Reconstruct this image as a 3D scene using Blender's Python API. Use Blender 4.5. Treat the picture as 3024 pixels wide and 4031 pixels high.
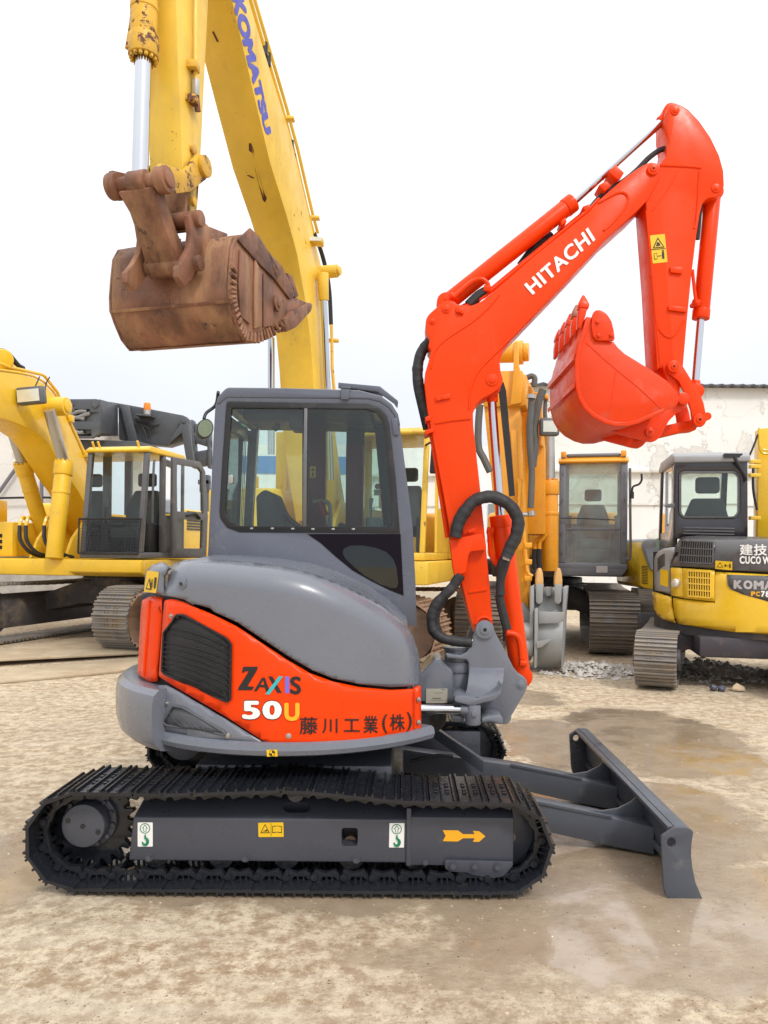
import bpy, bmesh, math, random
from mathutils import Vector, Matrix
from mathutils.geometry import tessellate_polygon
random.seed(7)
R = math.radians
sc = bpy.context.scene
for o in list(bpy.data.objects): bpy.data.objects.remove(o)

# ------------------------------------------------------------------ camera
IMW, IMH = 3024.0, 4031.0
F, U0, V0, CH, ROLL = 2989.0, 1590.0, 2165.0, 1.595, R(0.5)
cd = bpy.data.cameras.new('camera'); cam = bpy.data.objects.new('camera', cd)
sc.collection.objects.link(cam); sc.camera = cam
cam.location = (0, 0, CH)
cam.matrix_world = Matrix.Translation((0, 0, CH)) @ Matrix.Rotation(-ROLL, 4, 'Y') @ Matrix.Rotation(R(90), 4, 'X')
cd.sensor_fit = 'VERTICAL'; cd.sensor_height = 36.0; cd.lens = F / IMH * 36.0
cd.shift_x = (IMW / 2 - U0) / IMH; cd.shift_y = (V0 - IMH / 2) / IMH
cd.clip_end = 3000; cd.clip_start = 0.05

# ------------------------------------------------------------------ sky
wd = bpy.data.worlds.new('World'); sc.world = wd; wd.use_nodes = True
nt = wd.node_tree; nt.nodes.clear()
def wn(t, **k):
    n = nt.nodes.new(t)
    for a, b in k.items(): setattr(n, a, b)
    return n
SUN_EL, SUN_AZ = R(46), R(148)      # azimuth clockwise from +Y (north): the sun stands behind the camera to the right
out = wn('ShaderNodeOutputWorld'); bg = wn('ShaderNodeBackground')
sky = wn('ShaderNodeTexSky', sky_type='NISHITA', sun_disc=False, sun_elevation=SUN_EL, sun_rotation=SUN_AZ, dust_density=4.0)
tc = wn('ShaderNodeTexCoord'); sp = wn('ShaderNodeSeparateXYZ'); rp = wn('ShaderNodeValToRGB')
nt.links.new(tc.outputs['Generated'], sp.inputs[0]); nt.links.new(sp.outputs['Z'], rp.inputs[0])
rp.color_ramp.elements[0].position = 0.0; rp.color_ramp.elements[0].color = (0.66, 0.69, 0.77, 1)
rp.color_ramp.elements[1].position = 1.0; rp.color_ramp.elements[1].color = (1.55, 1.55, 1.55, 1)
for pos, cc in ((0.42, (0.95, 0.955, 0.975, 1)), (0.70, (1.28, 1.28, 1.28, 1))): e = rp.color_ramp.elements.new(pos); e.color = cc
e = rp.color_ramp.elements.new(0.20); e.color = (0.75, 0.77, 0.825, 1)
nz = wn('ShaderNodeTexNoise'); nz.inputs['Scale'].default_value = 1.6; nz.inputs['Detail'].default_value = 4
nt.links.new(tc.outputs['Generated'], nz.inputs['Vector'])
mr = wn('ShaderNodeMapRange'); mr.inputs[1].default_value = 0.3; mr.inputs[2].default_value = 0.7; mr.inputs[3].default_value = 9.0; mr.inputs[4].default_value = 10.6
nt.links.new(nz.outputs[0], mr.inputs[0])
cl = wn('ShaderNodeVectorMath', operation='SCALE'); nt.links.new(rp.outputs[0], cl.inputs[0]); nt.links.new(mr.outputs[0], cl.inputs['Scale'])
mx = wn('ShaderNodeMix', data_type='RGBA'); mx.inputs[0].default_value = 0.90
nt.links.new(sky.outputs[0], mx.inputs[6]); nt.links.new(cl.outputs[0], mx.inputs[7])
nt.links.new(mx.outputs[2], bg.inputs[0]); bg.inputs[1].default_value = 0.11
nt.links.new(bg.outputs[0], out.inputs[0])

# ------------------------------------------------------------------ sun behind thin cloud
sl = bpy.data.lights.new('sun', 'SUN'); sun = bpy.data.objects.new('sun', sl); sc.collection.objects.link(sun)
sl.energy = 1.5; sl.angle = R(10); sl.color = (1.0, 0.965, 0.92)
sd = Vector((math.sin(SUN_AZ) * math.cos(SUN_EL), math.cos(SUN_AZ) * math.cos(SUN_EL), math.sin(SUN_EL)))
sun.rotation_euler = sd.to_track_quat('Z', 'Y').to_euler(); sun.location = sd * 30
vs = sc.view_settings
vs.view_transform = 'Standard'; vs.look = 'None'; vs.gamma = 1.0; vs.use_curve_mapping = False
vs.exposure = 0.28
sc.cycles.max_bounces = 6; sc.cycles.transparent_max_bounces = 14; sc.cycles.adaptive_threshold = 0.015
sc.cycles.use_denoising = True

# ------------------------------------------------------------------ pixel of the photograph -> point at a known depth
cR, sR = math.cos(ROLL), math.sin(ROLL)
def ray(u, v):
    a, b = (u - U0) / F, -(v - V0) / F
    return a * cR - b * sR, a * sR + b * cR
def P(u, v, Y):
    x, z = ray(u, v); return Vector((x * Y, Y, CH + z * Y))
def PG(u, v, z=0.0):                       # point on the ground under a pixel
    x, zz = ray(u, v); Y = (z - CH) / zz; return Vector((x * Y, Y, z))
CR = {'A': (350, 0, 1050 / 1602), 'B': (1600, 350, 1424 / 1659), 'C': (0, 1350, 900 / 1422), 'D': (750, 1450, 1000 / 1659),
      'E': (1550, 1300, 750 / 1037), 'F': (2050, 1400, 974 / 1539), 'G': (400, 2150, 1350 / 1659), 'H': (0, 2800, 1300 / 1659),
      'I': (1200, 2800, 1100 / 1659), 'J': (1950, 2700, 1074 / 1659), 'K': (1600, 2400, 550 / 1659), 'L': (0, 1350, 500 / 1659),
      'M': (1850, 1300, 450 / 1422), 'N': (2500, 1950, 524 / 1449), 'O': (0, 2450, 550 / 1659), 'Q': (2100, 1100, 700 / 1659), 'S': (0, 0, 1)}
def c(k, *pts):
    ox, oy, s = CR[k]; return [(ox + p[0] * s, oy + p[1] * s) + tuple(p[2:]) for p in pts]
def w(k, x, y, Y):
    (u, v), = c(k, (x, y)); return P(u, v, Y)
def W(k, Y, *pts): return [P(u, v, Y) for u, v in c(k, *pts)]

def rnd(pts, seg=5):
    """round the corners of a closed outline whose points carry a third value, the radius"""
    n = len(pts); res = []
    for i, p in enumerate(pts):
        r = p[2] if len(p) > 2 else 0
        b = Vector(p[:2])
        if r <= 0: res.append(b); continue
        a, d = Vector(pts[i - 1][:2]), Vector(pts[(i + 1) % n][:2])
        e1, e2 = (a - b), (d - b)
        r1 = min(r, e1.length * 0.49, e2.length * 0.49)
        p0, p1 = b + e1.normalized() * r1, b + e2.normalized() * r1
        for k in range(seg + 1):
            t = k / seg
            res.append(p0 * (1 - t) ** 2 + b * 2 * t * (1 - t) + p1 * t * t)
    return [tuple(q) for q in res]
def spline(pts, n=6, closed=False):
    m = len(pts); V = [Vector(p) for p in pts]; res = []
    for i in range(m if closed else m - 1):
        p1, p2 = V[i], V[(i + 1) % m]
        p0 = V[i - 1] if (i > 0 or closed) else p1 * 2 - p2
        p3 = V[(i + 2) % m] if (i + 2 < m or closed) else p2 * 2 - p1
        for k in range(n):
            t = k / n
            res.append(0.5 * ((2 * p1) + (p2 - p0) * t + (2 * p0 - 5 * p1 + 4 * p2 - p3) * t * t + (3 * p1 - p0 - 3 * p2 + p3) * t ** 3))
    if not closed: res.append(V[-1])
    return res

# ------------------------------------------------------------------ materials
MATS = {}
def newmat(name):
    m = bpy.data.materials.new(name); m.use_nodes = True; n = m.node_tree
    return m, n, n.nodes, n.nodes['Principled BSDF']
def col4(cc): return (cc[0], cc[1], cc[2], 1)
def paint(name, col, rough=0.35, var=0.12, dirt=None, damt=0.0, dscale=6.0, chip=None, camt=0.0, cscale=14.0, metal=0.0, coat=0.0, bump=0.0, bscale=60.0, streak=False, rvar=0.12, spec=None):
    """painted or bare metal: tone variation, a dirt layer and chips, in object space"""
    if name in MATS: return MATS[name]
    m, t, N, b = newmat(name); L = t.links.new
    tcn = N.new('ShaderNodeTexCoord'); oi = N.new('ShaderNodeObjectInfo')
    ad = N.new('ShaderNodeVectorMath'); ad.operation = 'ADD'
    sc3 = N.new('ShaderNodeVectorMath'); sc3.operation = 'SCALE'; sc3.inputs['Scale'].default_value = 37.0
    cx = N.new('ShaderNodeCombineXYZ')
    for i in range(3): L(oi.outputs['Random'], cx.inputs[i])
    L(cx.outputs[0], sc3.inputs[0]); L(tcn.outputs['Object'], ad.inputs[0]); L(sc3.outputs[0], ad.inputs[1])
    vec = ad.outputs[0]
    def noise(scale, detail=6, rough_=0.6, v=None):
        nn = N.new('ShaderNodeTexNoise'); nn.inputs['Scale'].default_value = scale; nn.inputs['Detail'].default_value = detail
        nn.inputs['Roughness'].default_value = rough_; L(v or vec, nn.inputs['Vector']); return nn.outputs[0]
    def rng(s, a, b_, lo, hi):
        q = N.new('ShaderNodeMapRange'); q.inputs[1].default_value = a; q.inputs[2].default_value = b_; q.inputs[3].default_value = lo; q.inputs[4].default_value = hi
        L(s, q.inputs[0]); return q.outputs[0]
    def mix(f, A, B):
        q = N.new('ShaderNodeMix'); q.data_type = 'RGBA'
        if hasattr(f, 'links'): L(f, q.inputs[0])
        else: q.inputs[0].default_value = f
        for s, x in ((6, A), (7, B)):
            if hasattr(x, 'links'): L(x, q.inputs[s])
            else: q.inputs[s].default_value = col4(x)
        return q.outputs[2]
    n1 = noise(2.3, 5)
    lo = [max(0, x * (1 - var)) for x in col]; hi = [min(1, x * (1 + var)) for x in col]
    colr = mix(rng(n1, 0.3, 0.7, 0, 1), lo, hi)
    rg = rng(noise(9, 6), 0.3, 0.7, max(0.03, rough - rvar), min(1, rough + rvar))
    if dirt is not None:
        dv = vec
        if streak:
            mp = N.new('ShaderNodeMapping'); mp.inputs['Scale'].default_value = (1, 1, 0.18); L(vec, mp.inputs[0]); dv = mp.outputs[0]
        dn = noise(dscale, 9, 0.68, dv)
        f = rng(dn, 0.62 - damt * 0.35, 0.78 - damt * 0.25, 0, min(1, 0.35 + damt))
        colr = mix(f, colr, dirt)
        mm = N.new('ShaderNodeMix'); mm.data_type = 'FLOAT'; L(f, mm.inputs[0]); L(rg, mm.inputs[2]); mm.inputs[3].default_value = 0.85; rg = mm.outputs[0]
    if chip is not None:
        cn = noise(cscale, 10, 0.72); f = rng(cn, 0.66 - camt * 0.2, 0.68 - camt * 0.2, 0, 1)
        colr = mix(f, colr, chip)
        mm = N.new('ShaderNodeMix'); mm.data_type = 'FLOAT'; L(f, mm.inputs[0]); L(rg, mm.inputs[2]); mm.inputs[3].default_value = 0.8; rg = mm.outputs[0]
    L(colr, b.inputs['Base Color']); L(rg, b.inputs['Roughness'])
    b.inputs['Metallic'].default_value = metal
    if coat: b.inputs['Coat Weight'].default_value = coat; b.inputs['Coat Roughness'].default_value = 0.12
    if bump:
        bp = N.new('ShaderNodeBump'); bp.inputs['Strength'].default_value = bump; bp.inputs['Distance'].default_value = 0.01
        L(noise(bscale, 6), bp.inputs['Height']); L(bp.outputs[0], b.inputs['Normal'])
    if spec is not None: b.inputs['Specular IOR Level'].default_value = spec
    MATS[name] = m; return m
def glass(name, tint=(0.8, 0.9, 0.86), refl=1.0, dirt=0.0, haze=(0.50, 0.45, 0.36), flo=.25):
    if name in MATS: return MATS[name]
    m, t, N, b = newmat(name); L = t.links.new; N.remove(b)
    o = N['Material Output']; tr = N.new('ShaderNodeBsdfTransparent'); gl = N.new('ShaderNodeBsdfGlossy'); ms = N.new('ShaderNodeMixShader')
    fr = N.new('ShaderNodeFresnel'); fr.inputs[0].default_value = 1.5
    tr.inputs[0].default_value = col4(tint); gl.inputs['Roughness'].default_value = 0.03; gl.inputs[0].default_value = (refl, refl, refl, 1)
    L(fr.outputs[0], ms.inputs[0]); L(tr.outputs[0], ms.inputs[1]); L(gl.outputs[0], ms.inputs[2]); last = ms.outputs[0]
    if dirt:  # diffuse film over the pane, painting in a pale reflection
        df = N.new('ShaderNodeBsdfDiffuse'); df.inputs[0].default_value = col4(haze)
        nn = N.new('ShaderNodeTexNoise'); nn.inputs['Scale'].default_value = 5; nn.inputs['Detail'].default_value = 9; nn.inputs['Roughness'].default_value = 0.7
        tcn = N.new('ShaderNodeTexCoord'); L(tcn.outputs['Object'], nn.inputs['Vector'])
        q = N.new('ShaderNodeMapRange'); q.inputs[1].default_value = 0.42; q.inputs[2].default_value = 0.75; q.inputs[3].default_value = dirt * flo; q.inputs[4].default_value = dirt
        L(nn.outputs[0], q.inputs[0]); m2 = N.new('ShaderNodeMixShader'); L(q.outputs[0], m2.inputs[0]); L(last, m2.inputs[1]); L(df.outputs[0], m2.inputs[2]); last = m2.outputs[0]
    L(last, o.inputs[0]); MATS[name] = m; return m

ORANGE = (0.80, 0.050, 0.001)
m_or = paint('orange_red_paint', ORANGE, 0.34, 0.05, spec=0.22, bump=0.03, bscale=25, dirt=(0.36, 0.075, 0.03), damt=0.10, dscale=7, chip=(0.30, 0.05, 0.02), camt=-0.02, cscale=16)
m_orb = paint('orange_red_paint_worn', (0.74, 0.046, 0.003), 0.34, 0.08, dirt=(0.40, 0.15, 0.10), damt=0.14, dscale=5, spec=0.3, bump=0.06, bscale=30)
m_gr = paint('slate_grey_paint', (0.150, 0.162, 0.195), 0.28, 0.05, coat=0.22, dirt=(0.2, 0.2, 0.2), damt=0.04)
m_cab = paint('cab_grey_paint', (0.096, 0.105, 0.138), 0.32, 0.06, coat=0.2, dirt=(0.25, 0.25, 0.25), damt=0.05, dscale=12)
m_fr = paint('track_frame_grey_paint', (0.060, 0.065, 0.082), 0.34, 0.08, bump=0.05, bscale=40, dirt=(0.13, 0.13, 0.14), damt=0.06, dscale=18)
m_bl = paint('blade_grey_paint', (0.068, 0.076, 0.094), 0.36, 0.10, bump=0.06, bscale=35, dirt=(0.20, 0.18, 0.16), damt=0.12, dscale=7)
m_sh = paint('wet_black_track_steel', (0.014, 0.016, 0.021), 0.20, 0.2, dirt=(0.13, 0.10, 0.07), damt=0.04, dscale=10, bump=0.25, bscale=45)
m_blk = paint('black_plastic', (0.012, 0.012, 0.014), 0.5, 0.2, dirt=(0.10, 0.09, 0.08), damt=0.1)
m_rub = paint('black_rubber', (0.016, 0.016, 0.017), 0.55, 0.2)
m_hose = paint('hose_sleeve', (0.018, 0.018, 0.02), 0.62, 0.25, bump=0.5, bscale=25, dirt=(0.09, 0.08, 0.08), damt=0.15)
m_dark = paint('dark_void', (0.006, 0.006, 0.007), 0.8, 0.1)
m_chr = paint('chrome_rod', (0.60, 0.62, 0.66), 0.10, 0.03, metal=1.0, rvar=0.05)
m_stl = paint('bare_steel', (0.45, 0.44, 0.42), 0.38, 0.1, metal=0.9)
m_gls = glass('clear_green_glass', (0.90, 0.96, 0.93))
m_tnt = glass('tinted_glass', (0.70, 0.78, 0.76))
m_frit = paint('black_glass_frit', (0.007, 0.004, 0.008), 0.06, 0.0, rvar=0.01, spec=0.15)
m_wht = paint('white_print', (0.82, 0.82, 0.80), 0.4, 0.02)
m_prt = paint('black_print', (0.012, 0.012, 0.012), 0.4, 0.02)
m_ylw = paint('yellow_sticker', (0.80, 0.50, 0.01), 0.35, 0.03)
m_grn = paint('green_print', (0.0, 0.20, 0.09), 0.4, 0.02)
m_amb = paint('amber_print', (0.86, 0.42, 0.015), 0.4, 0.02)
m_teal = paint('teal_print', (0.03, 0.42, 0.45), 0.4, 0.02)
m_vio = paint('violet_print', (0.16, 0.14, 0.62), 0.4, 0.02)
m_blu = paint('blue_print', (0.055, 0.055, 0.42), 0.4, 0.05)
m_seat = paint('grey_seat_fabric', (0.045, 0.055, 0.06), 0.75, 0.15)
m_yel = paint('excavator_yellow', (0.78, 0.485, 0.025), 0.34, 0.08, dirt=(0.32, 0.22, 0.09), damt=0.10, dscale=4, coat=0.15)
m_yelw = paint('worn_yellow', (0.76, 0.50, 0.055), 0.40, 0.10, dirt=(0.46, 0.30, 0.10), damt=0.22, dscale=3, chip=(0.10, 0.045, 0.025), camt=0.05, cscale=9, streak=True)
m_yelx = paint('badly_chipped_yellow', (0.66, 0.38, 0.03), 0.5, 0.15, dirt=(0.26, 0.15, 0.07), damt=0.45, dscale=4, chip=(0.12, 0.05, 0.03), camt=0.55, cscale=8)
m_yel2 = paint('compact_excavator_yellow', (0.80, 0.50, 0.025), 0.28, 0.05, coat=0.3)
m_oy = paint('orange_yellow_paint', (0.80, 0.34, 0.02), 0.34, 0.08, dirt=(0.4, 0.2, 0.06), damt=0.12, dscale=4, coat=0.15)
m_rust = paint('rusty_brown_steel', (0.185, 0.078, 0.042), 0.58, 0.6, dirt=(0.43, 0.245, 0.125), damt=0.42, dscale=2.6, chip=(0.10, 0.055, 0.04), camt=0.32, cscale=4, bump=0.5, bscale=16, streak=True)
m_bsteel = paint('grey_bucket_steel', (0.30, 0.31, 0.31), 0.5, 0.15, dirt=(0.34, 0.28, 0.2), damt=0.3, dscale=3, metal=0.1, streak=True)
m_shoe = paint('worn_track_shoe_steel', (0.24, 0.22, 0.20), 0.45, 0.25, dirt=(0.33, 0.25, 0.16), damt=0.45, dscale=5, metal=0.2, bump=0.2, bscale=30)
m_shoeb = paint('muddy_track_shoe_steel', (0.30, 0.19, 0.13), 0.6, 0.25, dirt=(0.40, 0.27, 0.16), damt=0.5, dscale=4, bump=0.25, bscale=20)
m_und = paint('undercarriage_dark_steel', (0.055, 0.052, 0.055), 0.55, 0.25, dirt=(0.25, 0.18, 0.11), damt=0.30, dscale=3)
m_cabg = paint('dark_grey_cab', (0.11, 0.112, 0.12), 0.42, 0.1, dirt=(0.28, 0.25, 0.2), damt=0.2, dscale=6)
m_cran = paint('charcoal_crane_paint', (0.07, 0.078, 0.09), 0.45, 0.12, dirt=(0.2, 0.18, 0.16), damt=0.2, dscale=2)

# ------------------------------------------------------------------ mesh building
COL = sc.collection
class Thing:
    def __init__(s, name, label, cat, loc=(0, 0, 0), rotz=0.0, group=None):
        o = bpy.data.objects.new(name, None); COL.objects.link(o); o.empty_display_size = 0.2
        s.M = Matrix.Translation(loc) @ Matrix.Rotation(rotz, 4, 'Z'); o.matrix_world = s.M; s.o = o; s.I = s.M.inverted()
        o['label'] = label; o['category'] = cat
        if group: o['group'] = group
class MB:
    """collects shapes in one bmesh, out() links them as one object"""
    def __init__(s): s.b = bmesh.new()
    def face(s, vs):
        try: return s.b.faces.new(vs)
        except ValueError: return None
    def prism(s, pts, vec, holes=None):
        vec = Vector(vec); loops = [pts] + (holes or [])
        tri = None
        if holes: tri = tessellate_polygon([[Vector(p) for p in l] for l in loops])
        A = [s.b.verts.new(p) for l in loops for p in l]; B = [s.b.verts.new(Vector(p) + vec) for l in loops for p in l]
        if tri:
            for t in tri: s.face([A[i] for i in t]); s.face([B[i] for i in reversed(t)])
        else: s.face(A); s.face(list(reversed(B)))
        k = 0
        for l in loops:
            n = len(l)
            for i in range(n):
                j = (i + 1) % n; s.face([A[k + i], A[k + j], B[k + j], B[k + i]])
            k += n
        return s
    def plate(s, k, pts, yr, y0, y1, holes=None):
        """outline read on the photograph at depth yr, solid from depth y0 to y1"""
        f = lambda q: [(p.x, y0, p.z) for p in (P(u, v, yr) for u, v in rnd(c(k, *[(a[0], a[1]) + ((a[2] ,) if len(a) > 2 else ()) for a in q])))]
        return s.prism(f(pts), (0, y1 - y0, 0), [f(h) for h in holes] if holes else None)
    def box(s, cen, size, M=None):
        x, y, z = [q / 2 for q in size]
        pts = [Vector(p) for p in ((-x, -y, -z), (x, -y, -z), (x, y, -z), (-x, y, -z))]
        if M is None: M = Matrix.Identity(3)
        s.prism([Vector(cen) + M @ p for p in pts], M @ Vector((0, 0, 2 * z))); return s
    def cyl(s, p0, p1, r0, r1=None, seg=20):
        p0, p1 = Vector(p0), Vector(p1); r1 = r0 if r1 is None else r1
        d = (p1 - p0).normalized(); a = d.orthogonal().normalized(); b = d.cross(a)
        cs = [(math.cos(2 * math.pi * i / seg), math.sin(2 * math.pi * i / seg)) for i in range(seg)]
        A = [s.b.verts.new(p0 + (a * x + b * y) * r0) for x, y in cs]; B = [s.b.verts.new(p1 + (a * x + b * y) * r1) for x, y in cs]
        s.face(list(reversed(A))); s.face(B)
        for i in range(seg): j = (i + 1) % seg; s.face([A[i], A[j], B[j], B[i]])
        return s
    def tube(s, pts, r, seg=8, n=0):
        pts = spline(pts, n) if n else [Vector(p) for p in pts]
        rings = []; a = None
        for i, p in enumerate(pts):
            d = (pts[min(i + 1, len(pts) - 1)] - pts[max(i - 1, 0)]).normalized()
            if a is None: a = d.orthogonal().normalized()
            a = (a - d * a.dot(d)).normalized(); b = d.cross(a)
            rr = r(i / (len(pts) - 1)) if callable(r) else r
            rings.append([s.b.verts.new(p + (a * math.cos(2 * math.pi * k / seg) + b * math.sin(2 * math.pi * k / seg)) * rr) for k in range(seg)])
        for q in range(len(rings) - 1):
            for k in range(seg): l = (k + 1) % seg; s.face([rings[q][k], rings[q][l], rings[q + 1][l], rings[q + 1][k]])
        s.face(list(reversed(rings[0]))); s.face(rings[-1]); return s
    def loft(s, rings, close=True, caps=True):
        V = [[s.b.verts.new(p) for p in r] for r in rings]; n = len(V[0])
        for q in range(len(V) - 1):
            for k in range(n if close else n - 1): l = (k + 1) % n; s.face([V[q][k], V[q][l], V[q + 1][l], V[q + 1][k]])
        if caps and close: s.face(list(reversed(V[0]))); s.face(V[-1])
        return s
    def out(s, name, th, mat, parent=None, bevel=0.0, seg=2, ang=30, world=True, recalc=True, label=None, smooth=True):
        b = s.b
        if recalc: bmesh.ops.recalc_face_normals(b, faces=b.faces)
        if bevel:
            es = [e for e in b.edges if len(e.link_faces) == 2 and e.calc_face_angle(0) > R(32)]
            bmesh.ops.bevel(b, geom=es, offset=bevel, segments=seg, profile=0.5, affect='EDGES', clamp_overlap=True)
        if world and th is not None: b.transform(th.I)
        for f in b.faces: f.smooth = smooth
        me = bpy.data.meshes.new(name); b.to_mesh(me); b.free()
        if smooth: me.set_sharp_from_angle(angle=R(ang))
        o = bpy.data.objects.new(name, me); COL.objects.link(o)
        if mat: me.materials.append(mat)
        if parent is not None: o.parent = parent
        elif th is not None: o.parent = th.o
        if label: o['label'] = label
        return o

def wr(r, seed=0):
    """radius of a hose in a wrinkled cloth sleeve"""
    return lambda t: r * (.94 + .035 * math.sin(t * 47 + seed) + .03 * math.sin(t * 101 + seed * 2.3) + .03 * math.sin(t * 23 + seed * 5.1))
# ------------------------------------------------------------------ lettering
def text_mesh(s, space=1.0):
    cu = bpy.data.curves.new('t', 'FONT'); cu.body = s; cu.size = 1.0; cu.space_character = space; cu.resolution_u = 4
    o = bpy.data.objects.new('t', cu); COL.objects.link(o)
    dg = bpy.context.evaluated_depsgraph_get(); me = bpy.data.meshes.new_from_object(o.evaluated_get(dg))
    V = [(v.co.x, v.co.y) for v in me.vertices]; Fc = [tuple(p.vertices) for p in me.polygons]
    bpy.data.objects.remove(o); bpy.data.curves.remove(cu); bpy.data.meshes.remove(me)
    return V, Fc
def letter(s, quad, mp, th, mat, parent, bold=0.0, name='lettering', space=1.0):
    """quad: bottom-left, bottom-right, top-right, top-left pixels; mp maps a pixel to 3D; bold thickens by overlaying shifted copies"""
    V, Fc = text_mesh(s, space); bl, br, tr, tl = [Vector(q) for q in quad]
    offs = [(0, 0)] if not bold else [(0, 0), (-bold, 0), (bold, 0), (0, -bold * .8), (0, bold * .8), (-bold * .7, -bold * .6), (bold * .7, bold * .6), (-bold * .7, bold * .6), (bold * .7, -bold * .6)]
    A = [(x + dx, y + dy) for dx, dy in offs for x, y in V]; x0, x1 = min(q[0] for q in A), max(q[0] for q in A); y0, y1 = min(q[1] for q in A), max(q[1] for q in A)
    b = MB(); n = len(V); vs = []; eye = Vector((0, 0, CH))
    for i, (x, y) in enumerate(A):
        x, y = (x - x0) / (x1 - x0), (y - y0) / (y1 - y0)
        q = (bl * (1 - x) + br * x) * (1 - y) + (tl * (1 - x) + tr * x) * y; p = mp(q.x, q.y)
        vs.append(b.b.verts.new(p + (eye - p).normalized() * (0.00025 * (i // n))))
    for k in range(len(offs)):
        for f in Fc: b.face([vs[i + k * n] for i in f])
    return b.out(name, th, mat, parent, recalc=False, smooth=False)
def flat(k, pts, mp, th, mat, parent, name='sticker', bevel=0):
    b = MB(); b.face([b.b.verts.new(mp(u, v)) for u, v in rnd(c(k, *pts))]); return b.out(name, th, mat, parent, recalc=False, smooth=False)
# ------------------------------------------------------------------ the orange and grey compact excavator
ME = Thing('compact_excavator', 'orange red and slate grey compact crawler excavator parked in the foreground', 'excavator', (-0.6, 4.5, 0))
CX, CY = -0.6, 4.5
def cylp(u, v, rad):
    """pixel -> angle and height on the upright cylinder of the slewing body"""
    dx, dz = ray(u, v)
    a = dx * dx + 1; b = -2 * (dx * CX + CY); cc = CX * CX + CY * CY - rad * rad
    D = b * b - 4 * a * cc
    t = (-b - math.sqrt(D)) / (2 * a) if D > 0 else -b / (2 * a)
    return math.atan2(dx * t - CX, CY - t), CH + dz * t
def cyl3(th, z, rad): return Vector((CX + rad * math.sin(th), CY - rad * math.cos(th), z))
def on_cyl(rad): return lambda u, v: cyl3(*cylp(u, v, rad), rad)
def segdist(p, a, b):
    ab = b - a; t = max(0, min(1, (p - a).dot(ab) / max(1e-9, ab.length_squared))); return (a + ab * t - p).length
def drape(name, k, pts, rad, mat, parent=None, fil=0.008, big=None, cell=0.05, thick=0.02, th=ME, lean=None):
    """panel whose outline is read on the photograph, wrapped on the body cylinder; fil rounds every edge, big=(points, radius) rolls over one edge"""
    o2 = [Vector(q[:2]) for q in rnd(c(k, *pts))]; ppm = F / (CY - rad + 0.12)
    b = bmesh.new(); b.faces.new([b.verts.new((p.x, 0, p.y)) for p in o2])
    if fil:
        for tq in (0.3, 0.7): bmesh.ops.inset_region(b, faces=[max(b.faces, key=lambda q: q.calc_area())], thickness=fil * ppm * tq, use_even_offset=True)
    xs = [p.x for p in o2]; zs = [p.y for p in o2]; cp = cell * ppm
    for q in range(1, int((max(xs) - min(xs)) / cp) + 1):
        bmesh.ops.bisect_plane(b, geom=b.verts[:] + b.edges[:] + b.faces[:], plane_co=(min(xs) + q * cp, 0, 0), plane_no=(1, 0, 0))
    for q in range(1, int((max(zs) - min(zs)) / cp) + 1):
        bmesh.ops.bisect_plane(b, geom=b.verts[:] + b.edges[:] + b.faces[:], plane_co=(0, 0, min(zs) + q * cp), plane_no=(0, 0, 1))
    line = [Vector(q) for q in c(k, *big[0])] if big else None
    for v in b.verts:
        p = Vector((v.co.x, v.co.z)); ins = 0.0
        d = min(segdist(p, o2[i - 1], o2[i]) for i in range(len(o2))) / ppm
        if fil and d < fil: ins += fil - math.sqrt(max(0, fil * fil - (fil - d) ** 2))
        if line:
            d = min(segdist(p, line[i], line[i + 1]) for i in range(len(line) - 1)) / ppm; rr = big[1]
            if d < rr: ins += rr - math.sqrt(max(0, rr * rr - (rr - d) ** 2))
        if lean: a0, z0 = cylp(p.x, p.y, rad); ins += lean(a0, z0)
        v.co = cyl3(*cylp(p.x, p.y, rad - ins), rad - ins)
    for f in b.faces: f.smooth = True
    bmesh.ops.recalc_face_normals(b, faces=b.faces)
    f0 = max(b.faces, key=lambda q: q.calc_area()); ce = f0.calc_center_median()
    if f0.normal.dot(Vector((ce.x - CX, ce.y - CY, 0))) < 0: bmesh.ops.reverse_faces(b, faces=b.faces)
    m = MB(); m.b.free(); m.b = b
    o = m.out(name, th, mat, parent, recalc=False, ang=50)
    if thick:
        md = o.modifiers.new('thickness', 'SOLIDIFY'); md.thickness = thick; md.offset = -1
    return o
def sweep(name, prof, a0, a1, n, mat, th=ME, parent=None):
    b = MB(); b.loft([[cyl3(a0 + (a1 - a0) * i / n, z, r) for r, z in prof] for i in range(n + 1)]); return b.out(name, th, mat, parent, ang=28)
def decal_xf(Y): return lambda u, v: P(u, v, Y)

# --- dark inner body that closes the gaps between the covers
def _zt(t): return 1.36 if t < -60 else (0.97 if t > 18 else 1.36 - 0.39 * (t + 60) / 78)
b = MB(); b.loft([[cyl3(R(t), z, r) for r, z in ((0.3, 0.70), (0.915, 0.70), (0.915, 0.94), (0.905, _zt(t) - 0.03), (0.86, _zt(t)), (0.3, _zt(t)))] for t in [-165 + 208 * i / 26 for i in range(27)]])
b.out('inner_body', ME, m_dark)
# turntable deck and slewing ring
b = MB(); b.cyl((CX, CY, 0.60), (CX, CY, 0.70), 0.86, seg=48); b.cyl((CX, CY, 0.50), (CX, CY, 0.60), 0.36, seg=40); b.out('slewing_deck', ME, m_dark)

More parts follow.
